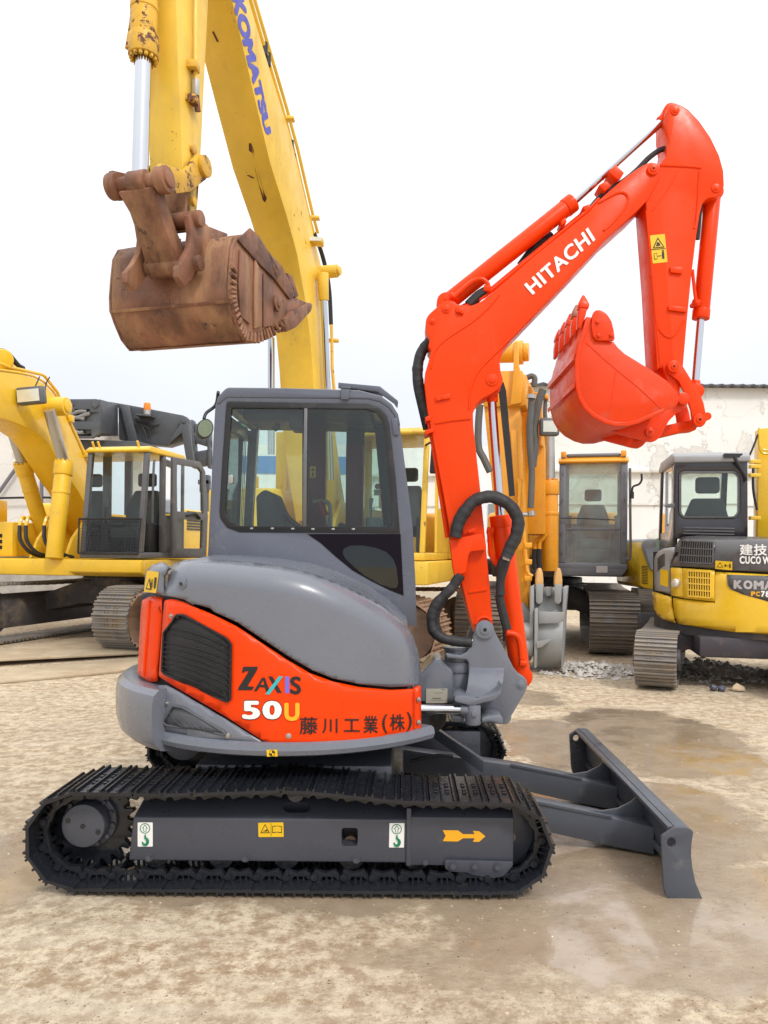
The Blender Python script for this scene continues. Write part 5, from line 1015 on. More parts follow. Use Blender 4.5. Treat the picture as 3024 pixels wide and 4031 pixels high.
def ram3(th, A, M2, E2, rb, rr, mat, parent=None, rodmat=m_chr, name='hydraulic_cylinder', bolts=0):
    A, M2, E2 = Vector(A), Vector(M2), Vector(E2); d = (M2 - A).normalized()
    b = MB(); b.cyl(A, M2, rb, seg=24); b.cyl(M2 - d * rb * 1.6, M2, rb * 1.14, seg=24); b.cyl(M2 - d * rb * 4, M2 - d * rb * 3.6, rb * 1.06, seg=24); o = b.out(name, th, mat, parent, bevel=.006)
    b = MB(); b.cyl(M2 - d * .02, E2, rr, seg=20); b.out('rod', th, rodmat, o)
    a = d.orthogonal().normalized(); c_ = d.cross(a)
    for i in range(bolts):
        t = 2 * math.pi * i / bolts; q = M2 + (a * math.cos(t) + c_ * math.sin(t)) * rb * .92; b = MB(); b.cyl(q - d * .01, q + d * .03, rb * .16, seg=6); b.out('bolt', th, mat, o)
    return o

# ====================== worn yellow excavator with the raised rusty bucket
hd = R(15.6); fw = Vector((-math.sin(hd), -math.cos(hd), 0)); lf = Vector((math.cos(hd), -math.sin(hd), 0))
KC = Vector((-1.03, 11.3, 0)); K1 = Thing('crawler_excavator', 'worn yellow crawler excavator holding a rusty bucket up behind the orange one', 'excavator', KC, math.atan2(fw.y, fw.x))
def kp(k, x, y, off): return RP(*c(k, (x, y))[0], KC + lf * off, lf)
HW = .235
# boom: the lit side face is read on its own plane, then given its width
pts = c('A', (862, -160), (960, 0), (1090, 420), (1215, 830), (1312, 1240), (1352, 1420), (1392, 1590), (1425, 1900), (1440, 2212)) + c('D', (955, 300), (990, 620), (930, 760), (860, 600), (815, 240), (805, 100)) + c('A', (1335, 2212), (1330, 2000), (1290, 1750), (1250, 1530), (1190, 1300), (1090, 980), (990, 560), (860, 0), (800, -220))
# only the outline of the side face counts; order it right edge down, left edge (crease) up
right = c('A', (900, -260), (960, 0), (1088, 420), (1215, 830), (1312, 1240), (1352, 1420), (1395, 1590), (1428, 1900), (1446, 2212)) + [(1320, 1700), (1345, 1900), (1370, 2050)]
left = c('A', (770, -300), (860, 0), (990, 560), (1090, 980), (1190, 1300), (1252, 1530), (1298, 1790), (1330, 2030), (1345, 2212)) + [(1245, 1700), (1262, 1850), (1290, 2050)]
face = [RP(u, v, KC + lf * HW, lf) for u, v in right] + [RP(u, v, KC + lf * HW, lf) for u, v in reversed(left)]
b = MB(); b.prism(face, -lf * (2 * HW)); kboom = b.out('boom', K1, m_yelw, bevel=.006)
def kmap(off): return lambda u, v: RP(u, v, KC + lf * off, lf)
letter('KOMATSU', c('A', (852, -30), (1064, 818), (1098, 796), (930, -30)), kmap(HW + .004), K1, m_blu, kboom, 0.07)
m_gouge = paint('scraped_bare_rust', (.10, .03, .015), .7, .3)
# steel lines along the boom's back
for dx, off in ((0, .17), (26, .10)):
    b = MB(); b.tube([kp('A', x + dx, y, off) for x, y in ((968, -10), (1030, 200), (1160, 640), (1230, 900), (1320, 1290), (1350, 1400))], .022, 8); b.out('hydraulic_pipe', K1, m_yelw, kboom)
b = MB(); b.tube([kp('A', x, y, .17) for x, y in ((1352, 1400), (1385, 1480), (1420, 1600), (1445, 1750), (1455, 1950))], .03, 8, 4); b.out('hydraulic_hose', K1, m_hose, kboom)
b = MB(); b.tube([kp('A', x, y, .2) for x, y in ((1457, 1950), (1460, 2060), (1462, 2212))] + [RP(1318, 1560, KC + lf * .2, lf)], .022, 8); b.out('hydraulic_pipe', K1, m_yelw, kboom)
for x, y in ((1185, 715), (1340, 1310), (1458, 2046)): b = MB(); p = kp('A', x, y, .17); b.box(p, (.20, .10, .035)); b.out('pipe_clamp', K1, m_yelw, kboom, bevel=.005)
for x, y in ((1056, 296), (1075, 358), (1214, 880), (1226, 960)): b = MB(); p = kp('A', x, y, .17); b.cyl(p + Vector((0, 0, -.07)), p + Vector((0, 0, .07)), .036, seg=10); b.out('pipe_joint', K1, m_rub, kboom)
p = kp('A', 1355, 1450, .26); b = MB(); b.box(p, (.24, .16, .07), Matrix.Rotation(R(8), 3, 'Y')); wl = b.out('work_lamp', K1, m_yelw, kboom, bevel=.015); b = MB(); b.box(p + Vector((0, -.084, 0)), (.20, .006, .05)); b.out('lamp_glass', K1, paint('lamp_lens', (.7, .7, .6), .1, metal=.4), wl)
# boom cylinder pin and rods
p = kp('A', 1410, 1635, HW); b = MB(); b.cyl(p - lf * .05, p + lf * .20, .085, seg=24); b.cyl(p + lf * .20, p + lf * .24, .06, seg=20); b.out('cylinder_pin', K1, m_yelw, kboom, bevel=.008)
e1 = kp('A', 1405, 1640, HW + .10); e2 = RP(1290, 1560, KC + lf * (HW + .10), lf); b = MB(); b.cyl(e1, e1.lerp(e2, .22), .075, .065, seg=20); rdk = b.out('rod_eye', K1, m_yelw, bevel=.008); b = MB(); b.cyl(e1.lerp(e2, .2), e2 + (e2 - e1) * .7, .045, seg=20); b.out('rod', K1, m_chr, rdk)
a_, b_ = RP(1068, 1330, KC - lf * (HW + .10), lf), RP(1068, 1560, KC - lf * (HW + .10), lf); b = MB(); b.cyl(a_, b_ + (b_ - a_), .045, seg=20); b.out('boom_cylinder_rod', K1, m_chr)
# gouge on the underside: follows the lower face of the boom
def under(px, py):
    # lower face: between crease edge (left side of boom) and its partner
    u, v = c('A', (px, py))[0]; best = None
    L2 = [RP(a[0], a[1], KC + lf * HW, lf) for a in left]
    for i in range(len(L2) - 1):
        n = (L2[i + 1] - L2[i]).cross(lf).normalized(); q = RP(u, v, L2[i], n); t = (q - L2[i]).dot(L2[i + 1] - L2[i]) / (L2[i + 1] - L2[i]).length_squared; s = (q - L2[i]).dot(lf)
        if -.05 <= t <= 1.05 and -2 * HW - .05 <= s <= .05: best = q + (n if n.y < 0 else -n) * .004
    return best or L2[3]
for q in ([(962, 860), (975, 860), (990, 900), (1020, 1040), (1050, 1150), (1070, 1190), (1058, 1215), (1045, 1200), (1030, 1140), (1000, 1020), (985, 920), (962, 905)], [(740, 190), (752, 188), (782, 250), (770, 252)], [(948, 1052), (960, 1050), (995, 1066), (985, 1072)]):
    b = MB(); b.face([b.b.verts.new(under(x, y)) for x, y in q]); b.out('scrape', K1, m_gouge, kboom, recalc=False, smooth=False)

# arm
AW = .17
ap0 = KC + fw * 4.15
afc = lambda k, x, y, n_off: RP(*c(k, (x, y))[0], KC + fw * n_off, fw)
sidep = lambda pts: [RP(u, v, KC + lf * AW, lf) for u, v in pts]
rt = c('A', (722, -200), (715, 60), (702, 320), (690, 560), (676, 860), (668, 1000), (660, 1130), (650, 1250), (625, 1330))
lt = c('A', (518, -200), (525, 60), (534, 350), (548, 640), (556, 860), (562, 1000), (575, 1130), (592, 1260), (605, 1330))
face = sidep(rt) + list(reversed(sidep(lt))); b = MB(); b.prism(face, -lf * (2 * AW)); karm = b.out('arm', K1, m_yelw, bevel=.006)
# the arm's rusty lower end
b = MB(); b.prism(sidep(c('A', (664, 1090), (655, 1220), (640, 1330), (610, 1395), (590, 1390), (575, 1130))), -lf * (2 * AW + .012)); o = b.out('arm_end', K1, m_rust, karm, bevel=.01); o.location = lf * 0
b = MB(); b.tube([kp('A', x, y, AW + .035) for x, y in ((646, -120), (640, 100), (640, 380), (640, 490))], .022, 8); b.out('hydraulic_pipe', K1, m_yelw, karm)
for q in ((625, 400), (620, 600)): b = MB(); b.box(kp('A', *q, AW + .03), (.10, .12, .07)); b.out('pipe_clamp', K1, m_yelx, karm, bevel=.008)
b = MB(); p = kp('A', 642, 520, AW + .045); b.cyl(p + Vector((0, 0, .06)), p - Vector((0, 0, .09)), .04, seg=6); b.out('shut_off_valve', K1, m_stl, karm, bevel=.004)
b = MB(); b.tube([kp('A', x, y, AW + .045) for x, y in ((645, 570), (648, 610), (655, 670))], .028, 8, 3); b.out('pipe_stub', K1, m_rust, karm)
for x, y in ((618, 900), (622, 1212)): b = MB(); p = kp('A', x, y, AW); b.cyl(p, p + lf * .03, .04, seg=18); b.cyl(p + lf * .03, p + lf * .032, .022, seg=12); b.out('bushing', K1, m_yelx, karm)
# bucket cylinder on the arm's front
fx = 4.42
cA, cM, cE = [RP(*c('A', q)[0], KC - lf * .04, lf) for q in ((338, -200), (328, 345), (306, 1100))]
kc = ram3(K1, cA, cM, cE, .115, .072, m_yelx, name='bucket_cylinder', bolts=14)
b = MB(); b.tube([RP(*c('A', q)[0], KC - lf * .2, lf) for q in ((262, -60), (262, 90), (240, 240), (232, 290))], .022, 8, 3); b.out('oil_pipe', K1, m_yelx, kc)
# linkage: cross pin, guide links, bucket link
pc = cE; bL, bR = pc - lf * .34, pc + lf * .34
b = MB(); b.cyl(pc - lf * .31, pc + lf * .31, .07, seg=24); b.cyl(pc - lf * .30, pc - lf * .20, .115, seg=24); b.cyl(pc + lf * .19, pc + lf * .29, .115, seg=24); b.cyl(pc - lf * .09, pc + lf * .09, .105, seg=24); klink = b.out('link_pin', K1, m_rust, bevel=.012)
pg = kp('A', 660, 1005, AW + .02)
pgc = pg - lf * (AW + .02)
for s in (-1, 1):
    a0, a1 = pc + lf * (s * .22), pgc + lf * (s * .19); up = Vector((0, 0, 1)); d = (a1 - a0).normalized(); nn = d.cross(lf).normalized(); nn = nn if nn.z > 0 else -nn
    ring_ = [a0 - d * .10 + nn * .06, a0 + nn * .13, a0.lerp(a1, .5) + nn * .02, a1 + nn * .12, a1 + d * .11, a1 - nn * .11, a0.lerp(a1, .5) - nn * .16, a0 - nn * .12, a0 - d * .10 - nn * .06]
    b = MB(); b.prism(ring_, lf * (s * .05)); b.out('guide_link', K1, m_yelx if s > 0 else m_rust, klink, bevel=.012)
b = MB(); b.cyl(pgc - lf * .25, pgc + lf * .26, .07, seg=24); b.cyl(pgc + lf * .23, pgc + lf * .28, .10, seg=24); b.out('guide_pin', K1, m_yelx, klink, bevel=.01)
# bucket: profile in the machine's vertical plane
bp_ = RP(*c('A', (690, 1310))[0], KC + lf * .36, lf) - lf * .36          # hinge to the arm
bq_ = RP(*c('A', (480, 1600))[0], KC, lf)                                    # pin of the bucket link
b = MB(); nn = ((bq_ - pc).normalized()).cross(lf).normalized()
b.loft([[q + lf * sx * wd + nn * sy * th_ for sx, sy in ((-1, -1), (1, -1), (1, 1), (-1, 1))] for q, wd, th_ in ((pc - Vector((0, 0, .04)), .18, .09), (pc.lerp(bq_, .3), .15, .09), (pc.lerp(bq_, .6), .155, .09), (bq_, .19, .08))]); b.cyl(bq_ - lf * .21, bq_ + lf * .21, .10, seg=24); b.out('bucket_link', K1, m_rust, klink, bevel=.02)
BW = .56
def bprof(pts, off): return [RP(*c('A', q)[0], KC + lf * off, lf) for q in pts]
# side plate on the lit side, read on its plane
outer_k = [(985, 1400), (880, 1420), (855, 1480), (845, 1600), (838, 1720), (840, 1800), (860, 1880), (895, 1990), (930, 2050), (1000, 2062), (1060, 2040), (1110, 2010)]
inner_k = [(1190, 1945), (1335, 1830), (1230, 1780), (1120, 1600), (1040, 1470)]
side_r = bprof(outer_k + inner_k, BW)
b = MB(); b.prism(side_r, -lf * .03); kb = b.out('bucket', K1, m_rust, bevel=.006)
b = MB(); b.prism([p - lf * (2 * BW + .13) for p in side_r], -lf * .03); b.out('side_plate', K1, m_rust, kb, bevel=.006)
sh = bprof(outer_k + [(1190, 1945)], BW); cen = sum(side_r, Vector()) / len(side_r)
ins = [p + (cen - p).normalized() * .035 for p in sh]
b = MB(); V1 = [b.b.verts.new(p + lf * .012) for p in sh]; V2 = [b.b.verts.new(p - lf * (2 * BW + .172)) for p in sh]; V3 = [b.b.verts.new(p + lf * .012) for p in ins]; V4 = [b.b.verts.new(p - lf * (2 * BW + .172)) for p in ins]
for i in range(len(sh) - 1):
    b.face([V1[i], V1[i + 1], V2[i + 1], V2[i]]); b.face([V3[i], V4[i], V4[i + 1], V3[i + 1]]); b.face([V1[i], V3[i], V3[i + 1], V1[i + 1]]); b.face([V2[i], V2[i + 1], V4[i + 1], V4[i]])
b.face([V1[0], V2[0], V4[0], V3[0]]); b.face([V1[-1], V3[-1], V4[-1], V2[-1]]); b.out('bucket_shell', K1, m_rust, kb, bevel=.008)
# welds, wear plates and scalloped edge on the lit side
for q in ([(900, 1500), (940, 1530), (960, 1700), (960, 1950), (900, 1900), (890, 1700)], [(990, 1560), (1030, 1640), (1030, 1960), (985, 1975), (985, 1700)], [(1040, 1640), (1090, 1720), (1100, 1850), (1090, 1960), (1040, 1965)], [(885, 1440), (960, 1370), (1010, 1420), (1150, 1640), (1120, 1690), (990, 1560)], [(1060, 1500), (1150, 1600), (1240, 1770), (1200, 1800), (1110, 1680)], [(1180, 1640), (1215, 1660), (1250, 1780), (1230, 1790)]):
    b = MB(); b.prism(bprof(q, BW + .002), lf * .022); b.out('wear_plate', K1, m_rust, kb, bevel=.006)
for i in range(26):
    t = i / 25; n_ = len(sh) - 1; f_ = 3 + t * (n_ - 3.01); p = sh[int(f_)].lerp(sh[int(f_) + 1], f_ % 1); q = p + (cen - p).normalized() * .10
    b = MB(); b.tube([p + lf * .02, q + lf * .012], .022, 6); b.out('weld_bead', K1, m_rust, kb)
p = bprof([(1125, 1825)], BW + .02)[0]; b = MB(); b.cyl(p, p + lf * .03, .085, seg=22); b.cyl(p, p + lf * .045, .04, seg=16); b.out('wear_button', K1, m_rust, kb, bevel=.008)
for s in (-2, -1, 0, 1, 2):
    t0 = bprof([(1190, 1935)], BW)[0] - lf * (BW * (1 - s / 2.05)); t1 = bprof([(1335, 1832)], BW)[0] - lf * (BW * (1 - s / 2.05)); d = (t1 - t0).normalized(); nn = d.cross(lf).normalized()
    b = MB(); b.loft([[q + lf * a * wd + nn * c_ * hh for a, c_ in ((-1, -1), (1, -1), (1, 1), (-1, 1))] for q, wd, hh in ((t0 - d * .15, .06, .07), (t0 + d * .12, .065, .09), (t1 - d * .1, .045, .05), (t1, .03, .02))]); b.out('tooth', K1, m_rust, kb, bevel=.015)
# hinge ears on the bucket's back
for s in (-1, 1):
    ys = s * .26
    q = [(560, 1600), (600, 1545), (632, 1480), (640, 1400), (625, 1290), (650, 1262), (700, 1275), (720, 1330), (745, 1355), (860, 1400), (840, 1480), (700, 1560), (640, 1680), (600, 1720), (560, 1660)]
    base = [RP(*c('A', a)[0], KC + lf * .33, lf) - lf * .33 for a in q]
    b = MB(); b.prism([p + lf * (ys - .03) for p in base], lf * .06); b.out('bucket_ear', K1, m_rust, kb, bevel=.012)
b = MB(); b.cyl(bp_ - lf * .32, bp_ + lf * .34, .075, seg=22); b.cyl(bq_ - lf * .34, bq_ + lf * .34, .07, seg=22); b.out('bucket_pin', K1, m_rust, kb, bevel=.01)
# raised bands across the bucket's back
for i0 in (5, 8):
    b = MB(); q0, q1 = sh[i0], sh[i0].lerp(sh[i0 + 1], .25); o_ = (q0 - cen).normalized() * .012
    b.prism([q0 + o_ * .2, q0 + o_ * 1.4, q1 + o_ * 1.4, q1 + o_ * .2], -lf * (2 * BW + .16)); b.out('wear_band', K1, m_rust, kb, bevel=.003)

# body, cab and tracks (mostly hidden behind the orange machine)
b = MB(); bx(b, -2.4, 1.3, -1.35, 1.75, 1.15, 1.45); b.out('deck', K1, m_yelw, bevel=.03, world=False)
b = MB(); bx(b, -.2, 1.25, -1.4, -.40, 1.45, 2.42); b.out('fuel_tank', K1, m_yelw, bevel=.05, world=False); b = MB(); b.cyl((.8, -.95, 2.42), (.8, -.95, 2.62), .09, seg=16); b.out('filler_cap', K1, m_yelw, world=False, bevel=.01)
b = MB(); bx(b, -2.3, -.3, -1.4, 1.3, 1.45, 2.15); b.out('engine_hood', K1, m_yelw, bevel=.08, world=False)
b = MB(); bx(b, -1.9, -.4, 1.3, 1.78, 1.46, 2.2); b.out('side_box', K1, m_yelw, bevel=.05, world=False); b = MB(); bx(b, -.85, -.6, 1.77, 1.785, 1.6, 2.05); b.out('hatch_shade_plate', K1, m_dark, world=False)  # black plate on the closed box paints the shade inside the hatch
b = MB(); [b.tube([(-.4 + i * .5, 1.7, 2.2), (-.4 + i * .5, 1.7, 2.55)], .018, 6) for i in range(-2, 1)]; b.tube([(-1.4, 1.7, 2.55), (-.4, 1.7, 2.55)], .018, 6); b.out('handrail', K1, m_stl, world=False)
b = MB(); bx(b, .55, .75, -.62, -.45, 2.42, 3.25); b.out('side_column', K1, m_yelw, world=False, bevel=.02)
for yy in (-.27, .27):
    b = MB(); b.prism([(-.2, yy - .03, 1.45), (1.0, yy - .03, 1.45), (.75, yy - .03, 2.0), (.45, yy - .03, 2.3), (.2, yy - .03, 2.0)], (0, .06, 0)); b.out('boom_bracket', K1, m_yelw, world=False, bevel=.01)
kcab = op_cab(K1, -.35, 1.15, .62, 1.66, 1.46, 3.12, m_yelw, m_yelw, m_gls, lean=.22)
p = Vector((1.15, 1.82, 2.75)); b = MB(); b.prism([p + Vector(q) for q in ((0, -.09, -.18), (0, .09, -.18), (0, .09, .12), (0, -.07, .14))], (.04, 0, .02)); km = b.out('mirror', K1, m_blk, kcab, world=False, bevel=.01); b = MB(); b.tube([p, p + Vector((-.05, -.08, .22)), p + Vector((-.2, -.2, .22))], .015, 6, 3); b.out('mirror_arm', K1, m_blk, km, world=False)
yaw_k = math.atan2(-math.sin(R(20)), math.cos(R(20))) - math.atan2(fw.y, fw.x)
loc = K1.I @ Vector((-1.30, 11.9, 0))
crawler(K1, loc.x, loc.y, yaw_k, 4.9, 2.5, .62, 1.0, .19, m_shoeb, 'komworn', fmat=paint('rusty_undercarriage', (.16, .10, .07), .7, .25, dirt=(.35, .25, .16), damt=.4, dscale=3))
# ====================== clean yellow excavator at the left edge
hd = R(10.4); fw = Vector((-math.sin(hd), -math.cos(hd), 0)); lf = Vector((math.cos(hd), -math.sin(hd), 0))
LC = Vector((-5.9, 14.2, 0)); K2 = Thing('crawler_excavator', 'clean yellow crawler excavator with open cab door at the left edge', 'excavator', LC, math.atan2(fw.y, fw.x))
lp = lambda k, x, y, off: RP(*c(k, (x, y))[0], LC + lf * off, lf)
BH = .30
face = [lp('L', x, y, BH) for x, y in ((-500, 330), (-200, 350), (0, 375), (230, 402), (430, 450), (560, 525), (680, 645), (780, 800), (860, 960), (1000, 1270), (1190, 1700), (1330, 2050), (1400, 2400), (1300, 2500), (1140, 2157), (1030, 1950), (900, 1760), (830, 1640), (740, 1500), (660, 1370), (560, 1240), (400, 1130), (200, 1040), (0, 978), (-500, 950))]
b = MB(); b.prism(face, -lf * (2 * BH)); lb = b.out('boom', K2, m_yel, bevel=.01)
b = MB(); b.tube([lp('L', x, y, BH - .01) for x, y in ((-60, 345), (230, 385), (430, 430), (565, 500), (690, 625), (790, 780), (872, 945), (1010, 1255), (1195, 1670))], .022, 8); b.out('edge_bead', K2, m_yel, lb)
b = MB(); b.tube([lp('L', x, y, BH - .05) for x, y in ((-60, 255), (0, 270), (120, 315), (300, 355), (540, 412), (580, 430), (750, 640), (830, 860), (910, 1020), (1200, 1650))], .026, 8); hp = b.out('hydraulic_pipe', K2, m_yel, lb)
for x, y in ((905, 990), (1105, 1450)): b = MB(); b.box(lp('L', x, y, BH - .03), (.14, .12, .12)); b.out('pipe_clamp', K2, m_yel, lb, bevel=.01)
b = MB(); b.tube([lp('L', x, y, .1) for x, y in ((-40, 115), (30, 108), (100, 140), (170, 220), (240, 300), (300, 335))], .045, 10, 4); b.out('hydraulic_hose', K2, m_hose, lb)
b = MB(); b.cyl(lp('L', 30, 215, -.2), lp('L', 30, 215, .2), .16, seg=24); b.prism([lp('L', x, y, .18) for x, y in ((-60, 330), (-30, 200), (30, 165), (100, 210), (260, 335), (380, 405))], -lf * .36); b.out('arm_cylinder_mount', K2, m_yel, lb, bevel=.02)
p = lp('L', 640, 835, BH); b = MB(); b.cyl(p - lf * .1 + Vector((-.25, 0, 0)), p + lf * .34, .17, .15, seg=26); b.cyl(p + lf * .34, p + lf * .37, .10, seg=20); b.out('cylinder_pin', K2, m_yel, lb, bevel=.02)
p = lp('L', 415, 690, BH + .22); b = MB(); b.box(p, (.42, .14, .27), Matrix.Rotation(R(-6), 3, 'Y')); wl = b.out('work_lamp', K2, m_cabg, lb, bevel=.03); b = MB(); b.box(p + Vector((-.02, -.075, -.01)), (.34, .01, .19), Matrix.Rotation(R(-6), 3, 'Y')); b.out('lamp_glass', K2, paint('lamp_lens', (.7, .7, .6), .1, metal=.4), wl)
b = MB(); b.tube([lp('L', x, y, BH + .15) for x, y in ((435, 615), (480, 530), (518, 440))], .01, 6, 3); b.out('cable', K2, m_blk, lb); b = MB(); b.tube([lp('L', x, y, BH + .02) for x, y in ((650, 445), (605, 530), (595, 640), (610, 760))], .01, 6, 3); b.out('cable', K2, m_blk, lb)
o1 = BH + .26
ram3(K2, lp('C', 338, 1340, o1), lp('L', 838, 1560, o1), lp('L', 640, 880, o1), .135, .088, m_yel, name='boom_cylinder', rodmat=m_stl, bolts=12)
o1 = -BH - .18
ram3(K2, lp('C', 325, 1350, o1), lp('L', 290, 1565, o1), lp('L', 160, 1150, o1), .13, .085, m_yel, name='boom_cylinder', rodmat=m_stl, bolts=12)
# upper body (local frame: x forward, y left)
b = MB(); bx(b, -2.6, 1.75, -1.5, 2.16, 1.13, 1.40); b.prism([(1.75, .90, 1.13), (1.92, .90, 1.20), (1.92, .90, 1.40), (1.75, .90, 1.40)], (0, 1.26, 0)); b.out('deck', K2, m_yel, bevel=.025, world=False)
b = MB(); bx(b, -.3, 1.35, -1.52, -.55, 1.42, 2.02); b.out('tool_box', K2, m_yel, bevel=.04, world=False)
b = MB(); bx(b, -2.2, -.35, -1.5, .5, 1.42, 2.45); b.out('engine_hood', K2, m_yel, bevel=.10, seg=3, world=False)
b = MB(); bx(b, -2.7, -.45, .55, 1.6, 1.42, 2.35); b.out('side_body', K2, m_yel, bevel=.06, world=False)
for i in range(7): b = MB(); bx(b, -1.5, -.75, 1.6, 1.615, 1.95 + i * .055, 1.98 + i * .055); b.out('louvre', K2, m_dark, world=False)  # black strips painted in place of the shade between louvre blades
b = MB(); b.cyl((-.8, -.35, 2.4), (-.8, -.35, 2.75), .13, seg=18); b.cyl((-.8, -.35, 2.75), (-.8, -.35, 2.80), .15, seg=18); b.out('exhaust_cap', K2, m_yel, world=False, bevel=.01)
for i in range(3): b = MB(); bx(b, 1.35, 1.362, -1.15, -.75, 1.55 + i * .10, 1.61 + i * .10); b.out('slot_shade_plate', K2, m_dark, world=False)  # black plates standing for the shade inside the slots
b = MB(); b.box((1.0, -1.35, 2.2), (.5, .5, .45)); b.out('hood_cover', K2, m_yel, bevel=.05, world=False)
for yy in (-.36, .30): b = MB(); b.prism([(-.2, yy, 1.4), (1.2, yy, 1.4), (1.0, yy, 1.75), (.5, yy, 2.2), (.1, yy, 2.3), (-.2, yy, 2.0)], (0, .06, 0)); b.out('boom_bracket', K2, m_yel, world=False, bevel=.01)
for i, (y0, y1) in enumerate(((-.42, -.30), (-.30, -.18), (.05, .15), (.16, .26))):
    b = MB(); b.tube([(1.15, y0, 2.05), (1.28, y0, 2.1), (1.35, y0, 1.95)], .03, 8, 3); b.out('oil_pipe', K2, m_yel, world=False); b = MB(); b.tube([(1.35, y0, 1.95), (1.4, (y0 + y1) / 2, 1.7), (1.3, y1 + .05, 1.5), (1.0, y1 + .1, 1.42)], .032, 8, 4); b.out('hydraulic_hose', K2, m_hose, world=False)
cb2 = op_cab(K2, .35, 1.82, 1.02, 2.10, 1.42, 3.14, m_cabg, m_yel, m_gls, lean=.20, doors=False, post=.085, split=.62, seat_s=1.15)
b = MB(); b.tube([(1.85, 1.02, 1.5), (1.85, 2.06, 1.5), (1.80, 2.08, 2.05), (1.80, 1.00, 2.05), (1.85, 1.02, 1.5)], .018, 6); g_ = b.out('windscreen_guard', K2, m_blk, cb2, world=False)
for i in range(1, 22): b = MB(); b.tube([(1.85, 1.02 + i * .049, 1.5), (1.80, 1.02 + i * .049, 2.05)], .003, 4); b.out('guard_wire', K2, m_blk, g_, world=False)
for i in range(1, 11): b = MB(); b.tube([(1.85 - i * .0045, 1.02, 1.5 + i * .05), (1.85 - i * .0045, 2.07, 1.5 + i * .05)], .003, 4); b.out('guard_wire', K2, m_blk, g_, world=False)
b = MB(); b.tube([(1.55, 2.14, 2.0), (1.58, 2.16, 2.4), (1.55, 2.16, 2.95), (1.47, 2.14, 3.02)], .02, 8, 4); b.out('handrail', K2, m_cabg, cb2, world=False)
# open door swung back along the cab's side
sh_ = lambda L_: [(x + 1.02, y + .56, z - .03) for x, y, z in L_]
dp = sh_([(-.02, 1.60, 1.46), (-.95, 1.78, 1.46), (-.98, 1.79, 2.2), (-.90, 1.77, 3.0), (-.75, 1.74, 3.16), (-.02, 1.60, 3.16)])
hl = sh_([(-.12, 1.62, 2.25), (-.86, 1.765, 2.25), (-.80, 1.752, 2.98), (-.70, 1.732, 3.05), (-.12, 1.62, 3.05)]); hl2 = sh_([(-.14, 1.624, 1.62), (-.82, 1.757, 1.62), (-.84, 1.76, 2.12), (-.14, 1.624, 2.12)])
b = MB(); b.prism(dp, (.012, .06, 0), [hl, hl2]); dr = b.out('door', K2, m_cabg, cb2, world=False, bevel=.008)
for h_ in (hl, hl2): b = MB(); b.face([b.b.verts.new(Vector(q) + Vector((.006, .03, 0))) for q in h_]); b.out('door_window', K2, m_gls, dr, world=False, recalc=False, smooth=False)
b = MB(); b.tube([(.67, 2.30, 2.15), (.47, 2.36, 2.2), (.32, 2.38, 2.12)], .022, 6, 3); b.out('door_handle', K2, m_blk, dr, world=False)
b = MB(); b.cyl((.7, 1.5, 3.24), (.7, 1.5, 3.36), .09, .07, seg=16); b.out('beacon', K2, paint('amber_beacon', (.9, .25, .02), .2), cb2, world=False)
b = MB(); bx(b, .5, 1.4, 1.1, 2.0, 3.24, 3.27); b.out('roof_hatch', K2, m_cabg, cb2, world=False, bevel=.01)
for yy in (1.1, 1.2, 1.9): b = MB(); b.tube([(1.55, yy, 3.22), (1.61, yy, 3.32)], .02, 6); b.out('lamp_bracket', K2, m_yel, cb2, world=False)
crawler(K2, 0.3, .92, R(-4), 4.6, 2.6, .60, 1.02, .19, m_shoe, 'komclean')

# ====================== charcoal telescopic crane boom parked behind it
YQ = 18.5
CRn = Thing('crane_boom', 'charcoal grey box shaped crane boom end with hoses and an orange beacon', 'crane', P(900, 2200, YQ) * 1 - Vector((0, 0, 0)))
def cq(k, pts, y0, y1, nm, mat=m_cran, par=None, holes=None, bev=.02): b = MB(); b.plate(k, pts, y0, y0, y1, holes); return b.out(nm, CRn, mat, par, bevel=bev)
hd_ = cq('L', [(830, 760, 8), (850, 735, 6), (1270, 732, 6), (1310, 765, 8), (1310, 1175), (1200, 1240), (830, 1240)], YQ, YQ + .12, 'end_frame', holes=[[(860, 900), (975, 900), (975, 862), (1178, 862), (1178, 905), (1298, 905), (1298, 1025), (860, 1025)], [(860, 1128), (1196, 1128), (1196, 1215), (860, 1215)]])
cq('L', [(835, 740), (1305, 740), (1305, 1230), (835, 1230)], YQ + .5, YQ + .52, 'end_back', m_dark, hd_)
for x, y in ((908, 812), (1238, 808)): cq('L', [(x - 42, y), (x, y - 58), (x + 58, y - 5), (x + 5, y + 55)], YQ - .03, YQ - .002, 'corner_plate', m_cran, hd_)
for q in ([(900, 950), (980, 910), (1060, 890), (1135, 895)], [(905, 1000), (985, 975), (1060, 985), (1105, 1000)], [(980, 1140), (1030, 1170), (1090, 1168)], [(1000, 985), (1080, 950), (1180, 920)]):
    b = MB(); b.tube(W('L', YQ + .05, *q), .05, 8, 4); b.out('hydraulic_hose', CRn, paint('grey_hose', (.22, .22, .22), .6), hd_)
